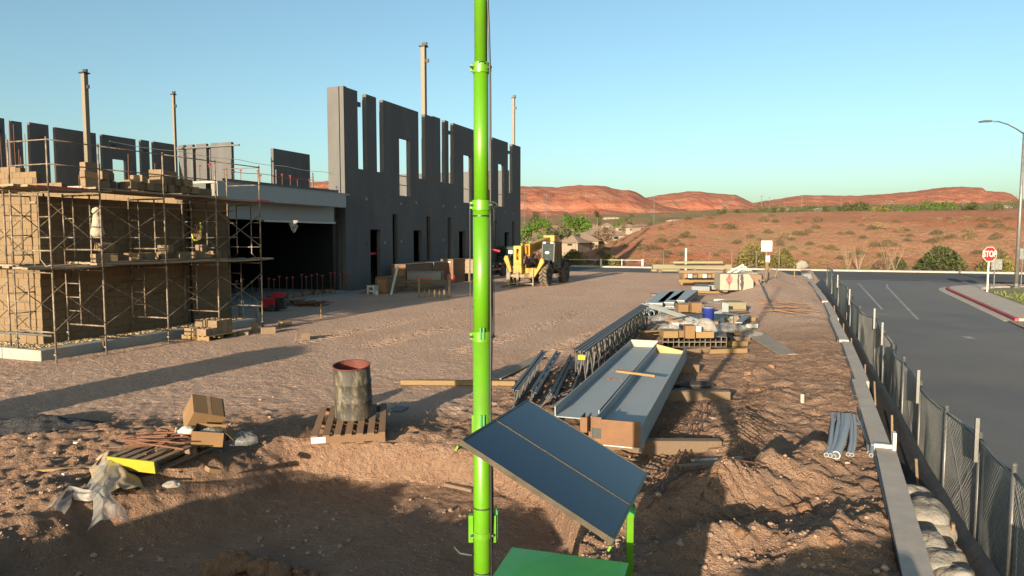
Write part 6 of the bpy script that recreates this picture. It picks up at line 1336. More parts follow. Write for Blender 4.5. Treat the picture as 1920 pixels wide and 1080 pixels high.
# loose channels, studs and offcuts thrown over the middle of the pile
rc_ = random.Random(55); M_DULL = mat('dull_steel_stud', (0.15, 0.165, 0.17), 0.55, 0.3, var=0.2, sc=6)
for i in range(34):
    px = rc_.uniform(1222, 1400); py = rc_.uniform(566, 628); z = rc_.uniform(0.12, 0.42); a = G(px, py, z); ang = rc_.choice((R(68), R(75), R(20), R(-8), R(110))) + rc_.gauss(0, 0.12); L = rc_.uniform(0.6, 2.6)
    d = Vector((math.cos(ang), math.sin(ang), rc_.uniform(-.04, .04))) * L / 2; wd, ht = rc_.choice(((0.09, 0.04), (0.15, 0.05), (0.2, 0.03), (0.06, 0.06)))
    m = rc_.choice((M_DULL, M_DULL, M_STEEL, M_OLDWOOD, M_WOOD, M_DKSTEEL)); o = MB().bar(-d, d, wd, ht).obj('loose_stud' if m in (M_DULL, M_STEEL, M_DKSTEEL) else 'wood_offcut', m); o.location = a
    tag(o, 'loose grey steel stud lying in the pile beyond the tubes' if m in (M_DULL, M_STEEL, M_DKSTEEL) else 'wood offcut lying in the pile beyond the tubes', 'stud' if m in (M_DULL, M_STEEL, M_DKSTEEL) else 'wood', 'loose studs in the pile' if m in (M_DULL, M_STEEL, M_DKSTEEL) else 'wood offcuts in the pile')
for i, (px, py, r) in enumerate(((1402, 705, 0.09), (1420, 735, 0.06), (1447, 690, 0.07), (1262, 700, 0.05), (1330, 905, 0.07), (1420, 945, 0.09), (1510, 960, 0.08), (1450, 985, 0.06), (1560, 1020, 0.07), (1390, 1005, 0.06))):
    p = gp(px, py); chunk('soil_clod', ('clod beside the middle sleeper', 'small clod near the track marks', 'clod left of the small marker block', 'clod by the far sleeper', 'clod among the rebar', 'large clod on the ridge below the hard hat', 'clod on the ridge below the conduits', 'small clod on the near ridge', 'clod near the low wall at the bottom', 'clod right of the green post')[i] + ' of the dirt strip', (p.x, p.y, p.z + r * 0.4), r, 20 + i * 2.7, M_SPOIL)
# ------------------------------------------------------------------ telehandler
TH = thing('telehandler', 'yellow telehandler parked in front of the grey wall, forks lowered', 'telehandler', (1.72, 43.2, 0.0), ROT)
def wheel(parent, x, y, r, wd, name='wheel'):
    s_ = 1 if x > 0 else -1
    t = MB().lathe([(r * 0.55, -wd / 2), (r * 0.86, -wd / 2), (r * 0.95, -wd * 0.42), (r * 0.97, 0), (r * 0.95, wd * 0.42), (r * 0.86, wd / 2), (r * 0.55, wd / 2)], n=32)
    t.v = [(x + q[2], y + q[0], r + q[1]) for q in t.v]
    o = t.obj(name, M_RUBBER, parent, smooth=False)
    lg = MB()
    for k in range(18):
        for h in (-1, 1):
            a0 = 2 * math.pi * (k + (0.5 if h > 0 else 0)) / 18; a1 = a0 + 0.24
            p0 = Vector((x + h * 0.02, y + math.cos(a0) * r * 0.985, r + math.sin(a0) * r * 0.985)); p1 = Vector((x + h * wd * 0.47, y + math.cos(a1) * r * 0.97, r + math.sin(a1) * r * 0.97))
            lg.bar(p0, p1, 0.07, 0.07, up=(0, math.cos(a0), math.sin(a0)))
    stuff(lg.obj('tread_lugs', mat('dusty_rubber', (0.14, 0.10, 0.062), 0.95, var=0.25), o))
    rm = MB().lathe([(0.0, 0.0), (0.12, 0.02), (0.14, -0.05), (r * 0.42, -0.07), (r * 0.54, 0.02), (r * 0.56, 0.04)], n=24); rm.v = [(x + s_ * (wd * 0.42 + q[2]), y + q[0], r + q[1]) for q in rm.v]
    rm.obj('rim', M_BLACK, o, smooth=True)
for x, y in ((1.02, -1.75), (-1.02, -1.75), (1.02, 1.75), (-1.02, 1.75)): wheel(TH, x, y, 0.66, 0.46)
MB().bb(-0.55, 0.5, -2.0, 2.7, 0.55, 1.05).obj('chassis', M_YELLOW, TH, bevel=0.04)
MB().bb(-0.35, 0.35, -2.25, -1.3, 0.42, 0.75).obj('front_axle_frame', M_HYD, TH, bevel=0.03)
MB().cyl((-1.0, -1.75, 0.66), (1.0, -1.75, 0.66), 0.12, n=10).obj('front_axle', M_BLACK, TH); MB().cyl((-1.0, 1.75, 0.66), (1.0, 1.75, 0.66), 0.12, n=10).obj('rear_axle', M_BLACK, TH)
MB().bb(-1.15, -0.45, -0.7, 1.6, 0.8, 1.55).obj('engine_cover', M_HYD, TH, bevel=0.06)
MB().bb(-0.5, 0.3, 1.9, 2.9, 1.0, 1.75).obj('counterweight', M_YELLOW, TH, bevel=0.06)
for i, (y0, y1, z, hx, x) in enumerate(((1.75 - 0.85, 1.75 + 0.85, 1.42, 0.06, 1.02), (-1.75 - 0.4, -1.75 + 0.75, 1.42, 0.06, 1.02), (0.9, 2.6, 1.42, 0.06, -1.02))):
    b = MB(); n = 8; cy = (y0 + y1) / 2; rr = (y1 - y0) / 2
    for k in range(n):
        a0, a1 = math.pi * (0.12 + 0.76 * k / n), math.pi * (0.12 + 0.76 * (k + 1) / n)
        b.bar((x, cy + math.cos(a0) * rr * 0.95, 0.7 + math.sin(a0) * 0.82), (x, cy + math.cos(a1) * rr * 0.95, 0.7 + math.sin(a1) * 0.82), 0.5, 0.04)
    b.obj('mudguard', M_BLACK, TH)
# cab
cx0, cx1, cy0, cy1, cz0, cz1 = 0.42, 1.16, -0.75, 0.85, 0.95, 2.55
MB().bb(cx0, cx1, cy0, cy1, cz0, 1.35).obj('cab_base', M_BLACK, TH, bevel=0.03)
def cabp(x, y, z): return Vector((x, y + (0.14 * (z - 1.35) if y < 0 else -0.10 * (z - 1.35)), z))
for x in (cx0, cx1):
    for y in (cy0, cy1): MB().bar(cabp(x, y, 1.33), cabp(x, y, cz1), 0.07, 0.07).obj('cab_pillar', M_BLACK, TH)
    MB().bar(cabp(x, 0.15, 1.33), cabp(x, 0.15, cz1), 0.05, 0.05).obj('cab_pillar', M_BLACK, TH)
fz = [cabp(cx0, cy0, 1.36), cabp(cx1, cy0, 1.36), cabp(cx1, cy0, cz1 - 0.04), cabp(cx0, cy0, cz1 - 0.04)]
MB().add(fz + [p + Vector((0, 0.015, 0)) for p in fz], [(0, 1, 2, 3), (7, 6, 5, 4), (0, 4, 5, 1), (1, 5, 6, 2), (2, 6, 7, 3), (3, 7, 4, 0)]).obj('windscreen', M_GLASS, TH)
for x in (cx0, cx1):
    q = [cabp(x, cy0, 1.36), cabp(x, cy1, 1.36), cabp(x, cy1, cz1 - 0.04), cabp(x, cy0, cz1 - 0.04)]
    MB().add(q + [p + Vector((0.012, 0, 0)) for p in q], [(0, 1, 2, 3), (7, 6, 5, 4), (0, 4, 5, 1), (1, 5, 6, 2), (2, 6, 7, 3), (3, 7, 4, 0)]).obj('side_window', M_GLASS, TH)
MB().bb(cx0 - 0.05, cx1 + 0.05, cy0 + 0.08, cy1 - 0.05, cz1, cz1 + 0.07).obj('cab_roof', M_BLACK, TH, bevel=0.02)
MB().bb(cx0 + 0.2, cx1 - 0.1, 0.3, 0.75, 1.3, 1.9).obj('seat', M_BLACK, TH)
for x in (cx0 + 0.13, cx1 - 0.13): MB().bb(x - 0.09, x + 0.09, cy0 + 0.06, cy0 + 0.12, cz1 - 0.05, cz1 + 0.06).obj('work_lamp', M_WHITE, TH)
MB().lathe([(0, 0), (1, 0)], n=20).add([], []).v
st = MB(); n = 20; st.add([(0.72 + 0.14 * math.cos(2 * math.pi * k / n), cabp(0, cy0, 1.95).y - 0.012, 1.95 + 0.09 * math.sin(2 * math.pi * k / n)) for k in range(n)], [tuple(range(n))]); st.obj('oval_sticker', M_WHITE, TH)
for k in range(3): MB().bb(cx1 - 0.02, cx1 + 0.12, -0.2, 0.25, 0.55 + k * 0.28, 0.6 + k * 0.28).obj('step', M_BLACK, TH)
# boom: pivot high at the rear, sloping down to the head in front
bA, bB = Vector((-0.12, 2.5, 2.72)), Vector((-0.30, -2.0, 2.12))
MB().bar(bA, bA.lerp(bB, 0.86), 0.42, 0.52).obj('boom_outer', M_YELLOW, TH, bevel=0.03)
MB().bar(bA.lerp(bB, 0.2), bA.lerp(bB, 1.0), 0.34, 0.42).obj('boom_inner', M_YELLOW, TH, bevel=0.02)
MB().bb(-0.42, 0.34, 1.9, 2.8, 2.62, 3.02).obj('boom_pivot', M_YELLOW, TH, bevel=0.04)
MB().bb(-0.5, -0.36, -0.5, 1.2, 2.25, 2.62).obj('boom_decal', M_GREYBOX, TH)
for s_ in (-1, 1): MB().bb(-0.30 + s_ * 0.24 - 0.05, -0.30 + s_ * 0.24 + 0.05, -1.75, -1.15, 1.75, 2.52).obj('boom_cheek', M_YELLOW, TH, bevel=0.04)
hd_ = MB(); hd_.bb(-0.72, -0.55, -2.6, -2.2, 0.75, 2.38).bb(-0.39, -0.24, -2.6, -2.2, 0.75, 2.38).bb(-0.549, -0.391, -2.6, -2.2, 0.75, 1.55).bb(-0.549, -0.391, -2.6, -2.2, 2.2, 2.38); hd_.obj('boom_head', M_YELLOW, TH)
MB().bar((-0.48, -2.0, 2.1), (-0.48, -2.4, 1.7), 0.2, 0.3).obj('head_link', M_YELLOW, TH)
for (a, c, r) in (((-0.1, -0.2, 1.1), (-0.2, -1.5, 2.0), 0.09), ((0.1, 0.3, 1.0), (0.1, -0.8, 1.9), 0.11), ((-0.3, -2.1, 1.0), (-0.35, -1.3, 1.7), 0.06)): MB().cyl(a, c, r, n=10).obj('hydraulic_ram', M_HYD, TH)
for k in range(4): MB().tube([(-0.15 + 0.06 * k, -0.9, 1.9), (-0.1 + 0.06 * k, -1.7, 1.1 + 0.06 * k), (-0.2 + 0.05 * k, -2.2, 1.5)], 0.025, 5).obj('hose', M_BLACK, TH)
# outriggers folded up in front
MB().prism([(0.25, 0.55), (0.55, 0.52), (1.15, 1.40), (1.12, 1.62), (0.95, 1.66), (0.72, 1.05), (0.25, 0.85)], (0, -2.55, 0), (1, 0, 0), (0, 0, 1), (0, 0.28, 0)).obj('outrigger', M_YELLOW, TH, bevel=0.02)
MB().prism([(-0.85, 0.85), (-1.02, 0.80), (-1.38, 1.60), (-1.30, 1.80), (-1.12, 1.78)], (0, -2.55, 0), (1, 0, 0), (0, 0, 1), (0, 0.28, 0)).obj('outrigger', M_YELLOW, TH, bevel=0.02)
MB().bb(-0.8, 0.35, -2.5, -2.25, 0.5, 0.7).obj('outrigger_beam', M_YELLOW, TH)
# fork carriage and forks
M_FORK = mat('worn_fork_steel', (0.16, 0.135, 0.105), 0.6, 0.4, var=0.3, sc=6)
for x in (-0.98, -0.42): MB().bb(x - 0.08, x + 0.08, -2.75, -2.66, 0.03, 0.85).obj('fork_shank', M_FORK, TH); MB().bb(x - 0.07, x + 0.07, -4.0, -2.66, 0.015, 0.065).obj('fork', M_FORK, TH)
MB().bb(-1.15, 0.55, -2.65, -2.6, 0.55, 0.68).obj('carriage_bar', M_FORK, TH); MB().bb(-1.15, 0.55, -2.65, -2.6, 0.12, 0.2).obj('carriage_bar', M_FORK, TH)
for x in (-1.12, 0.52): MB().bb(x - 0.03, x + 0.03, -2.66, -2.6, 0.02, 1.1).obj('carriage_upright', M_FORK, TH)
for k in range(5): MB().bb(-0.9 + k * 0.17, -0.88 + k * 0.17, -2.64, -2.62, 0.68, 1.1).obj('guard_bar', M_FORK, TH)
MB().bar((-1.15, -2.0, 1.35), (-1.15, -2.0, 1.95), 0.03, 0.03).obj('mirror_arm', M_BLACK, TH); MB().bb(-1.28, -1.02, -2.03, -1.98, 1.9, 2.12).obj('mirror', M_WHITE, TH)
# ------------------------------------------------------------------ dark truck behind the mast
tk0 = G(915, 519, 0.0); tk = thing('parked_truck', 'dark flatbed truck mostly hidden behind the mast', 'truck', (tk0.x, tk0.y + 1.0, 0), ROT)
MB().bb(-1.0, 1.0, 0, 3.6, 0.85, 1.0).obj('flatbed', M_BLACK, tk); MB().bb(-0.95, 0.95, 3.7, 5.2, 0.6, 2.2).obj('cab', M_BLACK, tk, bevel=0.15); MB().bb(-0.8, 0.8, 3.66, 3.69, 1.4, 2.0).obj('rear_window', M_GLASS, tk)
MB().bb(-1.0, 1.0, -0.06, 0.0, 0.45, 0.62).obj('bumper', M_GALV, tk)
for x in (-0.75, -0.35, 0.35, 0.75): MB().bb(x - 0.1, x + 0.1, -0.075, -0.061, 0.7, 0.8).obj('tail_light', M_WHITE if abs(x) < 0.5 else M_RED, tk)
MB().bb(-0.95, 0.0, 0.2, 0.8, 1.0, 1.9).obj('tool_rack', M_BLACK, tk); MB().tube([(-0.9, 0.1, 1.9), (0.1, 0.1, 2.0), (0.9, 0.1, 1.85)], 0.09, 8).obj('red_hose_roll', M_RED, tk)
for x in (-0.85, 0.85):
    for y in (0.7, 4.4): MB().cyl((x - 0.13, y, 0.42), (x + 0.13, y, 0.42), 0.42, n=20).obj('wheel', M_RUBBER, tk)
# ------------------------------------------------------------------ job boxes and lumber in front of the grey wall
def crate(name, label, cat, x0, x1, yt, yb, dep, m, z0=0.0, rz=ROT * 0.6, top=None, front=None):
    p = G((x0 + x1) / 2, yb, z0); wd = (x1 - x0) * p.y / 1300.0; ht = (yb - yt) * p.y / 1300.0
    t = thing(name, label, cat, p, rz); MB().bb(-wd / 2, wd / 2, 0, dep, 0, ht).obj('body', m, t, bevel=0.02)
    MB().bb(-wd / 2 - 0.03, wd / 2 + 0.03, -0.03, dep + 0.03, ht, ht + 0.05).obj('lid', top or m, t, bevel=0.01)
    if front: MB().bb(-wd / 2 + 0.08, wd / 2 - 0.08, -0.02, -0.003, 0.1, ht - 0.1).obj('front_panel', front, t)
    for s_ in (-1, 1): MB().bb(s_ * wd / 2 - 0.04, s_ * wd / 2 + 0.04, -0.025, -0.001, 0, ht - 0.002).obj('corner_post', m, t)
    return t
M_ORW = mat('orange_ply', (0.20, 0.11, 0.045), 0.8, var=0.25, sc=3)
crate('wooden_crate', 'brown wooden crate with a dark lid, leftmost by the grey wall', 'crate', 704, 728, 521, 551, 1.6, M_BROWNBOX, 0, ROT, M_BROWNBOX, M_ORW)
crate('rusty_box', 'large rusty bin behind the wooden crate', 'bin', 734, 762, 497, 540, 3.4, M_BROWNBOX, 0.0, ROT, M_BROWNBOX, M_ORW)
crate('long_dark_bin', 'long dark bin stretched along the foot of the grey wall', 'bin', 768, 816, 493, 533, 2.0, M_BROWNBOX, 0.0, ROT, M_GREYBOX)
crate('grey_job_box', 'pale grey job box behind the lumber stack', 'job box', 764, 826, 511, 541, 0.9, M_GREYBOX, 0, ROT * 0.3, M_GREYBOX)
MB().bb(-0.5, 0.5, -0.035, -0.021, 0.55, 0.6).obj('red_stripe', M_RED, bpy.data.objects['grey_job_box'])
bb_ = crate('brown_job_box', 'big brown job box with a white strip near the door openings', 'job box', 826, 851, 487, 530, 1.6, M_BROWNBOX, 0, ROT * 1.2, M_BROWNBOX)
MB().bb(-0.4, 0.28, -0.035, -0.026, 1.28, 1.36).obj('white_strip', M_WHITE, bb_); MB().bb(-0.45, 0.3, -0.035, -0.026, 0.78, 1.02).obj('faded_red_print', mat('faded_red2', (0.17, 0.05, 0.035), 0.8, var=0.5, sc=14), bb_)
p = G(695, 552, 0.0); t = thing('pale_block', 'pale hollow block standing at the corner of the grey wall', 'block', p, ROT); MB().bb(-0.22, -0.12, 0, 0.4, 0, 0.45).obj('web', M_WHITE, t); MB().bb(0.12, 0.22, 0, 0.4, 0, 0.45).obj('web', M_WHITE, t); MB().bb(-0.119, 0.119, 0, 0.4, 0.35, 0.45).obj('web', M_WHITE, t); MB().bb(-0.119, 0.119, 0, 0.4, 0.12, 0.2).obj('web', M_WHITE, t)
o = MB().lathe([(0, 0), (0.1, 0), (0.11, 0.2), (0, 0.2)], n=14).obj('white_pail', M_WHITE); tag(o, 'small white pail beside the wooden crate', 'bucket').location = G(706, 553, 0)
o = MB().bar(G(733, 553, 0.0), G(739, 553, 0.0) + Vector((0.15, 0.3, 1.45)), 0.14, 0.05).obj('white_plank', M_WHITE); tag(o, 'white plank leaning beside the wooden crate', 'plank')
rl = random.Random(9)
for i in range(22):
    x0 = rl.uniform(738, 790); x1 = x0 + rl.uniform(50, 90); y = rl.uniform(536, 545); z = rl.uniform(0.32, 0.52)
    a, c = G(x0, y + 6, 0) + Vector((0, 0, z)), G(min(x1, 875), y + 4 + rl.uniform(-3, 1), 0) + Vector((0, 0, z)); o = MB().bar(a, c, 0.14, 0.045).obj('lumber_board', M_OLDWOOD if rl.random() < 0.6 else M_WOOD); tag(o, 'weathered board in the lumber stack by the grey wall', 'board', 'boards in the lumber stack')
for i, (px, yt, yb) in enumerate(((786, 519, 559), (843, 514, 559), (777, 514, 540), (832, 513, 540))):
    p = G(px, yb, 0); h = (yb - yt) * p.y / 1300.0; o = MB().bar((0, 0, -0.1), (0, 0, h), 0.09, 0.09).obj('rack_post', M_OLDWOOD); tag(o, ('front left post of the lumber rack', 'front right post of the lumber rack', 'rear left post of the lumber rack', 'rear right post of the lumber rack')[i], 'post').location = p
for i, px in enumerate((796, 805, 815, 824, 833)):
    p = G(px, 558, 0); o = MB().bar((0, 0, -0.05), (0, 0, 0.38), 0.07, 0.07).obj('short_post', M_WOOD); tag(o, ORD[i] + ' short pale post from the left under the lumber rack', 'post', 'short posts under the lumber rack').location = p
for i, (px, py, m, lb) in enumerate(((829, 530, M_BLUE, 'blue can behind the lumber rack'), (838, 530, M_GREYBOX, 'grey can behind the lumber rack'), (848, 530, M_RED, 'red fuel can behind the lumber rack'))):
    o = MB().lathe([(0, 0), (0.2, 0), (0.2, 0.45), (0.15, 0.5), (0.06, 0.52), (0.06, 0.58), (0, 0.58)], n=14).obj('can', m, smooth=True); tag(o, lb, 'can').location = G(px, py, 0)
cg = G(880, 528, 0.0); t = thing('wire_cage', 'tan wire cage basket left of the mast', 'cage', cg, ROT)
for k in range(5): MB().bb(-0.45, 0.45, -0.02, 0.02, 0.55 + k * 0.22, 0.59 + k * 0.22).obj('rail', M_PLANK, t)
for x in (-0.45, 0.0, 0.45): MB().bb(x - 0.03, x + 0.03, -0.05, -0.021, 0.0, 1.5).obj('upright', M_PLANK, t)
MB().bb(-0.45, 0.45, 0.03, 0.9, 0.5, 1.45).obj('load', M_PLANK, t, bevel=0.15)
for s_ in (-0.4, 0.4): MB().cyl((s_ - 0.1, 0.5, 0.3), (s_ + 0.1, 0.5, 0.3), 0.3, n=18).obj('wheel', M_RUBBER, t)
# ------------------------------------------------------------------ far rail fence, temporary fence, white post
def vline(u, v=72.3): x, y = xy(u, v); return Vector((x, y, float(zfar(x, y))))
def ucol(px, v=72.3):
    k = (px - 960) / 1300.0; return (k * (O2[1] + v * CA) - O2[0] - v * SA) / (CA + k * SA)
rf = thing('pipe_rail_fence', 'white pipe rail fence beyond the cross road', 'fence', (0, 0, 0))
us_ = [ucol(p_) for p_ in (1020, 1062, 1127, 1166, 1205)]; P5 = [vline(u) for u in us_]
for i, p in enumerate(P5): MB().cyl(p + Vector((0, 0, -0.2)), p + Vector((0, 0, 1.12)), 0.05 if i % 2 else 0.14, n=8).obj('post', M_WHITE, rf)
for a, c in zip(P5[:-1], P5[1:]): MB().cyl(a + Vector((0, 0, 1.0)), c + Vector((0, 0, 1.0)), 0.035, n=6).obj('rail', M_WHITE, rf)
tf = thing('temporary_fence', 'thin temporary wire fence beyond the pale beams', 'fence', (0, 0, 0))
us_ = [ucol(p_, 71.0) for p_ in (1207, 1244, 1285, 1330, 1372, 1418, 1461)]; P5 = [vline(u, 71.0) + Vector((0, 0, 0.35)) for u in us_]
for p in P5: p.z = -0.35
for i, p in enumerate(P5): MB().cyl(p, p + Vector((0, 0, 1.75 if i < 6 else 2.0)), 0.03, n=6).obj('post', M_GALV, tf)
for a, c in zip(P5[:-1], P5[1:]):
    MB().cyl(a + Vector((0, 0, 1.6)), c + Vector((0, 0, 1.6)), 0.02, n=5).obj('rail', M_GALV, tf); MB().cyl(a + Vector((0, 0, 0.15)), c + Vector((0, 0, 0.15)), 0.015, n=5).obj('rail', M_GALV, tf)
o = MB().cyl((0, 0, -0.3), (0, 0, 2.3), 0.11, n=10).obj('white_post', M_WHITE); tag(o, 'thick white post standing behind the pale beams', 'post').location = vline(ucol(1286, 66), 66) * Vector((1, 1, 0)) + Vector((0, 0, -0.5)) if False else Vector((*xy(ucol(1286, 66), 66), -0.5))
# ------------------------------------------------------------------ street furniture
zst = float(zroad(47)) + 0.13
def sign_post(t, h, r=0.035): MB().cyl((0, 0, -0.3), (0, 0, h), r, n=8).obj('post', M_WHITE if r > 0.04 else M_GALV, t)
s0 = G(1851, 545, zst); st = thing('stop_sign', 'red octagonal stop sign on a white post at the street corner', 'stop sign', s0, R(2))
k_ = s0.y / 1300.0; MB().cyl((0, 0, -0.3), (0, 0, 60 * k_), 0.055, n=8).obj('post', M_WHITE, st)
cz = 68.5 * k_; ro = 13.6 * k_
oct_ = lambda r: [(r * math.cos(R(22.5 + 45 * i)) / math.cos(R(22.5)), r * math.sin(R(22.5 + 45 * i)) / math.cos(R(22.5))) for i in range(8)]
MB().prism(oct_(ro), (0, -0.060, cz), (1, 0, 0), (0, 0, 1), (0, -0.006, 0)).obj('white_border', M_WHITE, st)
MB().prism(oct_(ro * 0.93), (0, -0.068, cz), (1, 0, 0), (0, 0, 1), (0, -0.003, 0)).obj('red_face', M_STOPRED, st)
txt = bpy.data.curves.new('stop_lettering', 'FONT'); txt.body = 'STOP'; txt.align_x = 'CENTER'; txt.align_y = 'CENTER'; txt.size = ro * 0.98; txt.extrude = 0.003; txt.offset = 0.014
to = bpy.data.objects.new('stop_lettering_tmp', txt); COL.objects.link(to); bpy.context.view_layer.update()
tm = bpy.data.meshes.new_from_object(to.evaluated_get(bpy.context.evaluated_depsgraph_get())); bpy.data.objects.remove(to); tm.materials.clear(); tm.materials.append(M_WHITE)
lt = bpy.data.objects.new('lettering', tm); COL.objects.link(lt); lt.parent = st; lt.location = (0, -0.076, cz); lt.rotation_euler = (math.pi / 2, 0, 0); lt.scale = (0.80, 1.15, 1)
stuff(lt)
def backsign(px0, px1, yt, ybt, base_px, base_py, z, label):
    b = G(base_px, base_py, z); k = b.y / 1300.0; t = thing('road_sign', label, 'sign', b, R(4)); MB().cyl((0, 0, -0.3), (0, 0, (base_py - yt - 2) * k), 0.04, n=8).obj('post', M_GALV, t)
    xc = ((px0 + px1) / 2 - base_px) * k; MB().bb(xc - (px1 - px0) / 2 * k, xc + (px1 - px0) / 2 * k, -0.03, -0.02, (base_py - ybt) * k, (base_py - yt) * k).obj('plate', mat('sign_back', (0.24, 0.25, 0.24), 0.5, 0.4), t, bevel=0.05)
backsign(1856, 1877, 486, 506, 1863, 541, zst, 'grey back of a road sign behind the stop sign')
backsign(1906, 1930, 466, 486, 1914, 537, zst, 'grey back of a road sign right of the street lamp')
lp = G(1905, 540, zst); k_ = lp.y / 1300.0; la = thing('street_lamp', 'tall street lamp with a curved arm at the right edge', 'street lamp', lp, 0)
HL = 289 * k_; MB().cyl((0, 0, -0.2), (0, 0, HL), 0.13, 0.07, n=14).obj('pole', mat('lamp_pole_steel', (0.17, 0.165, 0.16), 0.5, 0.5, var=0.15), la, smooth=True)
MB().lathe([(0.24, 0), (0.24, 0.06), (0.16, 0.1), (0.15, 0.3)], n=12).obj('base_cover', M_GALV, la)
MB().tube([(0, 0, HL - 0.12), (-0.5, 0, HL + 0.2), (-1.1, 0, HL + 0.50), (-1.7, 0, HL + 0.68), (-2.3, 0, HL + 0.70)], 0.04, 8).obj('arm', M_GALV, la, smooth=True)
MB().prism([(-2.2, 0), (-2.9, -0.03), (-2.95, 0.03), (-2.7, 0.10), (-2.2, 0.09)], (0, -0.14, HL + 0.66), (1, 0, 0), (0, 0, 1), (0, 0.28, 0)).obj('lamp_head', M_GALV, la)
# ------------------------------------------------------------------ plants
def tuft(b, c, r, h, n, rr, flat=False):
    for i in range(int(n * 2.2)):
        a = rr.uniform(0, 6.28); q = r * math.sqrt(rr.random()); z = h * rr.random() ** 0.7; s_ = r * rr.uniform(0.055, 0.125)
        k = 1 - 0.5 * (z / h) ** 2; p = Vector((c[0] + q * k * math.cos(a), c[1] + q * k * math.sin(a), c[2] + z * (1 - 0.35 * (q / r) ** 2)))
        d1 = Vector((rr.gauss(0, 1), rr.gauss(0, 1), rr.gauss(0, 1))).normalized() * s_; d2 = Vector((rr.gauss(0, 1), rr.gauss(0, 1), rr.gauss(0, 1))).normalized() * s_ * 0.8
        b.add([p - d1, p + d2, p + d1], [(0, 1, 2)])
def plant(name, label, loc, r, h, n, m, seed, group=None, cat='shrub', stems=0):
    rr = random.Random(seed); t = thing(name, label, cat, loc, 0, group); b = MB(); tuft(b, (0, 0, 0.02 * h), r, h, n, rr); stuff(b.obj('foliage', m, t, fix=False))
    sb2 = MB()
    for i in range(max(stems, 4)):
        a = rr.uniform(0, 6.28); sb2.tube([(0.05 * r * math.cos(a), 0.05 * r * math.sin(a), -0.1), (0.35 * r * math.cos(a), 0.35 * r * math.sin(a), h * 0.45), (0.65 * r * math.cos(a), 0.65 * r * math.sin(a), h * rr.uniform(0.7, 0.95))], [0.03 * h, 0.02 * h, 0.008 * h], 4)
    stuff(sb2.obj('stems', M_OLDWOOD, t)); return t
L_SAGE = leaf('sage', (0.085, 0.078, 0.038)); L_DRY = leaf('dry_brush', (0.19, 0.135, 0.065)); L_YG = leaf('yellow_green_brush', (0.125, 0.11, 0.034)); L_DARK = leaf('dark_shrub', (0.045, 0.055, 0.02)); L_GREEN = leaf('bright_green', (0.055, 0.105, 0.012)); L_OLIVE = leaf('olive_green', (0.058, 0.066, 0.028)); L_BROWN = leaf('leafless_brown', (0.13, 0.085, 0.06))
def far_pt(px, py, lo=73, hi=700):
    best = None
    for Y in np.exp(np.linspace(math.log(lo), math.log(hi), 260)):
        p = D(px, py, float(Y)); zt_ = float(zfar(np.array([p.x]), np.array([p.y]))[0])
        if p.z <= zt_: return Vector((p.x, p.y, zt_))
    return None
rv = random.Random(14)
# sage tufts on the red slope: two masters, copied
mast = [plant('desert_shrub', 'low grey green sage tuft on the red dirt slope', (0, 0, -50), 0.9, 0.8, 150, m_, 100 + i, 'sage tufts on the red slope') for i, m_ in enumerate((L_SAGE, L_DRY, L_SAGE))]
def vfar_pts(pxs, pys, lo=74.0, hi=170.0):
    pxs = np.asarray(pxs); pys = np.asarray(pys); k = (pxs - 960) / 1300.0; b = (540 - pys) / 1300.0; cy = math.cos(PITCH) + b * math.sin(PITCH); cz_ = -math.sin(PITCH) + b * math.cos(PITCH)
    out = np.full((len(pxs), 3), np.nan)
    for Y in np.linspace(lo, hi, 320):
        x = k / cy * Y; z = CAM_H + cz_ / cy * Y; t_ = zfar(x, np.full_like(x, Y)); hit = (z <= t_) & np.isnan(out[:, 0]); out[hit] = np.stack([x, np.full_like(x, Y), t_], -1)[hit]
    return out
ng = np.random.default_rng(5); N_ = 900; pxs = ng.uniform(1075, 1930, N_); pys = 405 + 92 * ng.random(N_) ** 0.9; pts = vfar_pts(pxs, pys); pts = pts[~np.isnan(pts[:, 0])]
ordr = np.random.default_rng(3).permutation(len(pts)); first = True; used = [False] * 3
sm_ = MB(); cnt = 0
for i, ix in enumerate(ordr):
    p = pts[ix]; s_ = rv.uniform(0.45, 1.1) * (1.0 if rv.random() < 0.85 else 1.6)
    if cnt < 150 and rv.random() < 0.4:
        j = rv.choice((0, 0, 1, 2)); 
        if not used[j]: o = mast[j]; used[j] = True
        else: o = dup(mast[j])
        o.location = p; o.rotation_euler = (0, 0, rv.uniform(0, 6.28)); o.scale = (s_, s_, s_ * 0.8); cnt += 1
    else: tuft(sm_, (p[0], p[1], p[2]), 0.45 * s_, 0.32 * s_, 26, rv)
stuff(sm_.obj('dry_ground_cover', L_DRY, fix=False))
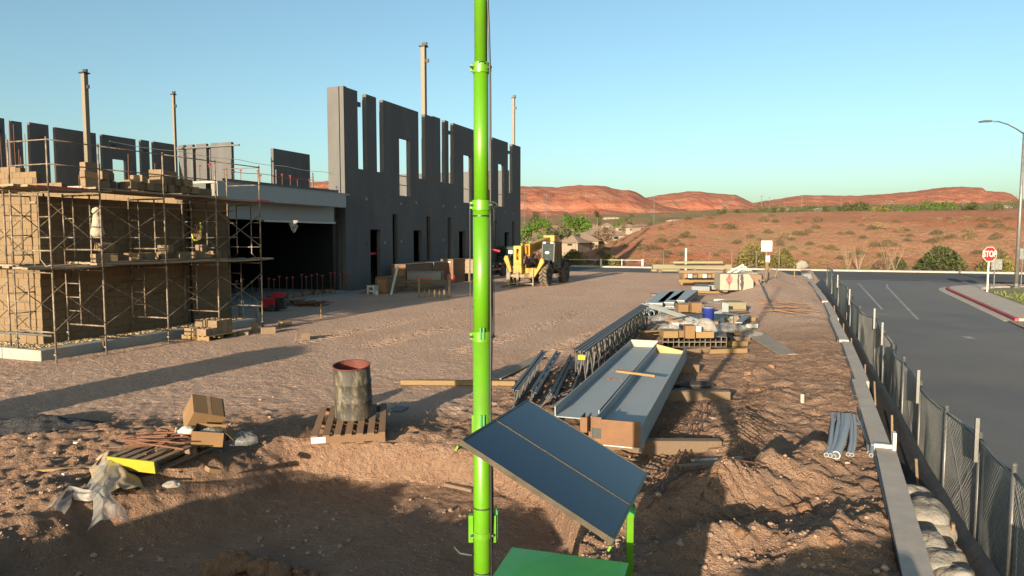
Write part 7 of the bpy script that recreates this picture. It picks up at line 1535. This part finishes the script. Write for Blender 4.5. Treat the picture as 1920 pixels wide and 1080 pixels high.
# brush along the foot of the slope
foot = MB()
for i in range(170):
    u = rv.uniform(-55, 45); v = 72.6 + abs(rv.gauss(0, 1.8)); x, y = xy(u, v); tuft(foot, (x, y, float(zfar(np.array([x]), np.array([y]))[0])), rv.uniform(0.4, 0.9), rv.uniform(0.4, 1.2), 40, rv)
stuff(foot.obj('roadside_brush', L_YG, fix=False))
for i, (px, py, r, h, m, lb) in enumerate(((1765, 506, 2.5, 2.7, L_DARK, 'big dark spreading shrub beside the cross road, left of the stop sign'), (1685, 505, 1.0, 1.6, L_DARK, 'small dark shrub left of the big one'), (1410, 497, 2.0, 3.0, L_YG, 'yellow green bush left of the white board'), (1470, 495, 1.6, 2.4, L_YG, 'tall yellow green bush right of the white board'), (1655, 505, 1.2, 1.5, L_BROWN, 'purplish brown brush in the middle of the far kerb'), (1870, 507, 1.8, 2.0, L_YG, 'yellow green bush behind the stop sign'), (1140, 485, 1.8, 1.6, L_YG, 'yellow green bush behind the white rail fence'), (1075, 484, 1.8, 2.2, L_YG, 'yellow brush right of the telehandler'))):
    p = Vector((*xy(ucol(px, 74.0), 74.0), 0)); p.z = float(zfar(np.array([p.x]), np.array([p.y]))[0]) - 0.1
    plant('roadside_shrub', lb, p, r, h, 900, m, 200 + i, stems=14)
for i, (px, h) in enumerate(((1610, 4.2), (1590, 3.0), (1665, 4.0), (1678, 3.4), (1085, 3.5), (1093, 2.6))):
    p = Vector((*xy(ucol(px, 73.4), 73.4), 0)); p.z = float(zfar(np.array([p.x]), np.array([p.y]))[0]) - 0.1; b = MB(); rr = random.Random(300 + i)
    for k in range(12):
        a = rr.uniform(0, 6.28); L = h * rr.uniform(0.5, 1.0); b.tube([(0, 0, 0), (0.12 * L * math.cos(a), 0.12 * L * math.sin(a), L * 0.4), (0.35 * L * math.cos(a), 0.35 * L * math.sin(a), L)], [0.03, 0.018, 0.006], 4)
    o = b.obj('bare_sapling', mat('bare_branches', (0.20, 0.145, 0.095), 0.9, var=0.2)); tag(o, ('tallest leafless sapling left of the dark shrub', 'short leafless sapling, leftmost beyond the fence end', 'leafless sapling left of the big dark shrub', 'leafless sapling touching the big dark shrub', 'leafless sapling right of the telehandler', 'small leafless sapling behind the white rail fence')[i], 'sapling', 'bare saplings along the far kerb').location = p
# trees and houses of the valley
def tree(label, px, ybase, ytop, Y, wpx, m, seed, group=None, n=700):
    p = D(px, ybase, Y); zt_ = float(zfar(np.array([p.x]), np.array([p.y]))[0]); top = D(px, ytop, Y).z; h = max(top - zt_, 2.0); r = wpx / 2 * Y / 1300.0; rr = random.Random(seed)
    t = thing('tree', label, 'tree', (p.x, Y, zt_), rr.uniform(0, 6), group)
    MB().tube([(0, 0, -0.5), (0.1, 0, h * 0.3), (0.0, 0.1, h * 0.6)], [0.05 * h, 0.035 * h, 0.012 * h], 6).obj('trunk', M_OLDWOOD, t)
    b = MB(); lobes = [(Vector((rr.gauss(0, 0.42) * r, rr.gauss(0, 0.42) * r, h * rr.uniform(0.36, 0.82))), r * rr.uniform(0.35, 0.6)) for _ in range(9)]
    for i in range(n):
        c, lr = rr.choice(lobes); d = Vector((rr.gauss(0, 1), rr.gauss(0, 1), rr.gauss(0, 1))).normalized(); q = c + d * lr * rr.uniform(0.55, 1.05); q.z = max(q.z, h * 0.12)
        s_ = r * rr.uniform(0.045, 0.10); e1 = Vector((rr.gauss(0, 1), rr.gauss(0, 1), rr.gauss(0, 1))).normalized() * s_; e2 = e1.cross(d + Vector((rr.gauss(0, .5), rr.gauss(0, .5), rr.gauss(0, .5)))).normalized() * s_
        b.add([q - e1, q - e2 * 0.8, q + e1, q + e2], [(0, 1, 2, 3)])
    stuff(b.obj('crown', m, t, fix=False)); return t
TREES = [(992, 445, 415, 150, 40, L_GREEN, 'dark green tree beside the end of the grey wall'), (1015, 438, 404, 190, 34, L_GREEN, 'bright green rounded tree right of the grey wall'), (1048, 444, 412, 165, 44, L_OLIVE, 'dull olive tree above the tan roofs'), (1078, 436, 399, 200, 40, L_GREEN, 'brightest green tree in the middle of the valley'), (1098, 432, 404, 230, 32, L_GREEN, 'bright green tree right of the brightest one'), (1158, 424, 398, 270, 16, L_GREEN, 'narrow green tree above the leafless ones'), (1140, 440, 418, 170, 34, L_BROWN, 'leafless brown tree beside the tan hip roof'), (1168, 430, 412, 190, 22, L_BROWN, 'leafless brown tree farther right'), (1221, 424, 408, 170, 24, L_OLIVE, 'olive bush at the left end of the red slope'), (1120, 408, 389, 420, 20, L_DARK, 'dark tree far off above the valley houses'), (1180, 405, 391, 430, 16, L_DARK, 'second dark tree far off above the valley'), (1138, 425, 416, 260, 14, L_GREEN, 'small green tree among the roofs'), (1000, 410, 394, 520, 26, L_OLIVE, 'hazy tree far off beside the grey wall'), (1065, 406, 396, 540, 30, L_OLIVE, 'hazy tree row far off in the valley'),
         (1355, 406, 386, 260, 20, L_DARK, 'dark tree behind the crest of the slope, left'), (1385, 406, 396, 240, 16, L_OLIVE, 'low tree next to the dark one on the crest'), (1295, 406, 393, 250, 26, L_OLIVE, 'green tree at the left end of the crest'), (1325, 407, 397, 250, 22, L_GREEN, 'bright low tree on the crest'), (1450, 405, 390, 210, 18, L_DARK, 'round dark bush on the crest, left of a pair'), (1468, 405, 389, 212, 14, L_DARK, 'round dark bush on the crest, right of a pair'), (1546, 408, 396, 210, 14, L_DARK, 'small dark bush on the crest'), (1578, 408, 393, 230, 18, L_DARK, 'dark conical tree left of the largest one'), (1611, 411, 383, 190, 38, L_DARK, 'largest dark green tree on the crest'), (1812, 404, 386, 220, 28, L_DARK, 'dark tree on the crest at the right'), (1700, 408, 399, 200, 26, L_GREEN, 'pale green bush on the crest, middle'), (1740, 400, 388, 320, 40, L_GREEN, 'long green tree clump on the crest'), (1775, 400, 389, 330, 36, L_GREEN, 'long green tree clump beside the first'), (1650, 407, 397, 220, 30, L_YG, 'yellow green bush right of the largest tree'), (1870, 403, 393, 260, 20, L_OLIVE, 'palm like tree near the street lamp'), (1520, 402, 388, 380, 22, L_DARK, 'dark tree beyond the crest in the middle')]
for i, (px, yb, yt, Y, wpx, m, lb) in enumerate(TREES): tree(lb, px, yb, yt, Y, wpx, m, 400 + i, n=1500 if wpx > 30 else 850)
fs_ = MB()
for i in range(520):
    px = rv.uniform(960, 1930); Y = math.exp(rv.uniform(math.log(180), math.log(1100))); x = (px - 960) / 1300.0 * Y; z = float(zfar(np.array([x]), np.array([Y]))[0]); tuft(fs_, (x, Y, z - 0.3), rv.uniform(1.5, 4.5), rv.uniform(1.5, 4.5), 34, rv)
stuff(fs_.obj('far_scrub', L_OLIVE, fix=False))
M_ROOF = mat('tan_roof', (0.19, 0.135, 0.095), 0.9, var=0.1, rnd=0.12); M_STUCCO = mat('stucco', (0.20, 0.16, 0.12), 0.9, var=0.06, rnd=0.1); M_REDROOF = mat('clay_roof', (0.20, 0.11, 0.075), 0.9, var=0.15, rnd=0.15)
def house(label, px, yb, Y, w_, d_, hw, hr, rz, mr=M_ROOF, hip=True, group=None):
    p = D(px, yb, Y); zt_ = float(zfar(np.array([p.x]), np.array([p.y]))[0]); t = thing('house', label, 'house', (p.x, Y, max(p.z, zt_) if abs(p.z - zt_) < 6 else zt_), rz, group)
    MB().bb(-w_ / 2, w_ / 2, -d_ / 2, d_ / 2, -6, hw).obj('wall', M_STUCCO, t)
    e = 0.6; W2, D2 = w_ / 2 + e, d_ / 2 + e; rx = W2 - D2 * 0.9 if hip else W2
    MB().add([(-W2, -D2, hw), (W2, -D2, hw), (W2, D2, hw), (-W2, D2, hw), (-rx, 0, hw + hr), (rx, 0, hw + hr)], [(0, 1, 5, 4), (1, 2, 5), (2, 3, 4, 5), (3, 0, 4), (0, 3, 2, 1)]).obj('roof', mr, t)
    for k in (-0.28, 0.25): MB().bb(k * w_ - 0.6, k * w_ + 0.6, -d_ / 2 - 0.05, -d_ / 2 + 0.02, hw * 0.35, hw * 0.8).obj('window', M_GLASS, t)
    return t
house('tan house with a pale gable roof, left of the near pair', 1066, 463, 165, 8, 7, 1.0, 2.0, R(-30))
house('tan house with a pale hip roof, right of the near pair', 1092, 461, 172, 8.5, 7.5, 1.2, 2.1, R(-12))
house('house with a wide brown hip roof behind the near pair', 1128, 452, 190, 11, 9, 1.6, 2.2, R(8), M_ROOF)
house('cream house below the left end of the red slope', 1206, 438, 190, 4.5, 4, 1.8, 0.9, R(20), M_REDROOF)
house('small house seen between the leafless trees', 1178, 436, 230, 7, 7, 1.6, 1.2, R(-20), M_ROOF)
rh2 = random.Random(44)
for i in range(34):
    px = 975 + 260 * rh2.random(); Y = rh2.uniform(260, 560); x = (px - 960) / 1300.0 * Y; z = float(zfar(np.array([x]), np.array([Y]))[0]); yb = 446 - (z - CAM_H) / Y * 1300
    house('small red roofed house far off in the valley', px, yb, Y, rh2.uniform(9, 15), rh2.uniform(8, 11), 2.6, 2.2, rh2.uniform(-0.6, 0.6), M_REDROOF if rh2.random() < 0.6 else M_ROOF, group='far houses in the valley')
for i, (px, Y, w_, lb) in enumerate(((1268, 700, 19, 'long cream building beyond the valley at the foot of the middle hill'), (1458, 520, 13, 'long white building on the plain under the right hill'), (1535, 300, 4.5, 'white roofed shed behind the crest of the slope'), (1590, 420, 4, 'small white house right of the shed'), (1695, 240, 2.4, 'pale small house on the crest'), (1880, 420, 8, 'pale house at the far right on the crest'), (1145, 900, 20, 'pale houses far off under the left hill'))):
    x = (px - 960) / 1300.0 * Y; z = float(zfar(np.array([x]), np.array([Y]))[0]); house(lb, px, 446 - (z - CAM_H) / Y * 1300, Y, w_, min(w_ * 0.7, 9), 0.17 * w_ if w_ < 12 else 2.0, 0.6, R(4), M_WHITE)
for i, (px, yt, Y) in enumerate(((983, 358, 420), (1024, 364, 420), (1097, 362, 430), (1225, 366, 440), (1425, 366, 460), (1440, 369, 700), (1500, 366, 470), (1357, 380, 260), (1573, 372, 600), (1658, 375, 480), (1800, 372, 480), (1425, 380, 520))):
    x = (px - 960) / 1300.0 * Y; z = float(zfar(np.array([x]), np.array([Y]))[0]); h = D(px, yt, Y).z - z; t = thing('utility_pole', ('leftmost dark utility pole, beside the grey wall', 'second dark utility pole right of the grey wall', 'utility pole in the middle of the left hill', 'utility pole below the middle hill', 'tall utility pole in the gap between middle and right hills', 'short utility pole in the gap between the hills', 'utility pole at the left end of the right hill', 'utility pole behind the dark tree on the crest', 'utility pole near the white shed', 'utility pole right of the largest tree', 'utility pole near the street lamp', 'utility pole left of the white board')[i], 'utility pole', (x, Y, z), 0, 'utility poles across the valley')
    MB().cyl((0, 0, -1), (0, 0, h), 0.22, 0.14, n=6).obj('pole', M_DKSTEEL, t); MB().bb(-1.3, 1.3, -0.08, 0.08, h - 0.9, h - 0.7).obj('crossarm', M_DKSTEEL, t)
for i, (y0, y1, lb) in enumerate(((396, 394, 'lower power line crossing the valley'), (392, 390, 'upper power line crossing the valley'))):
    o = MB().tube([D(980 + 960 * k / 24, y0 + (y1 - y0) * k / 24 + 1.2 * math.sin(math.pi * ((k % 6) / 6)), 330) for k in range(25)], 0.07, 4).obj('power_line', M_GALV); tag(o, lb, 'cable')
# grass on the verge at the corner
gr = MB(); rg = random.Random(8)
for i in range(2600):
    u = ku + 2.1 + rg.random() ** 1.3 * 16; v = rg.uniform(32, 48.7); 
    if v > 45 and u < ku + 5: continue
    x, y = xy(u, v); z = float(zroad(v)) + 0.12; a = rg.uniform(0, 6.28); h = rg.uniform(0.06, 0.2); w_ = 0.05
    gr.add([(x - w_ * math.cos(a), y - w_ * math.sin(a), z), (x + w_ * math.cos(a), y + w_ * math.sin(a), z), (x + rg.uniform(-.1, .1), y + rg.uniform(-.1, .1), z + h)], [(0, 1, 2)])
stuff(gr.obj('verge_grass', leaf('verge_grass', (0.10, 0.13, 0.03)), fix=False))

# unseen toilet added past the left edge to cast the long shadow band
pl_ = (-11.1, 5.6); tt = thing('shadow_caster_toilet', 'unseen blue portable toilet added past the left edge to cast the shadow band', 'portable toilet', (*pl_, zs(*pl_)), R(20))
M_TOI = mat('toilet_plastic', (0.03, 0.08, 0.16), 0.5, var=0.08)
MB().bb(-0.55, 0.55, -0.55, 0.55, 0.12, 2.15).obj('cabin', M_TOI, tt, bevel=0.04); MB().bb(-0.6, 0.6, -0.6, 0.6, 0, 0.12).obj('skid', M_BLACK, tt); MB().bb(-0.4, 0.4, -0.575, -0.552, 0.2, 2.0).obj('door', M_WHITE, tt)
MB().prism([(-0.6, 0), (0.6, 0), (0.35, 0.22), (-0.35, 0.22)], (0, -0.6, 2.151), (1, 0, 0), (0, 0, 1), (0, 1.2, 0)).obj('roof', M_WHITE, tt)
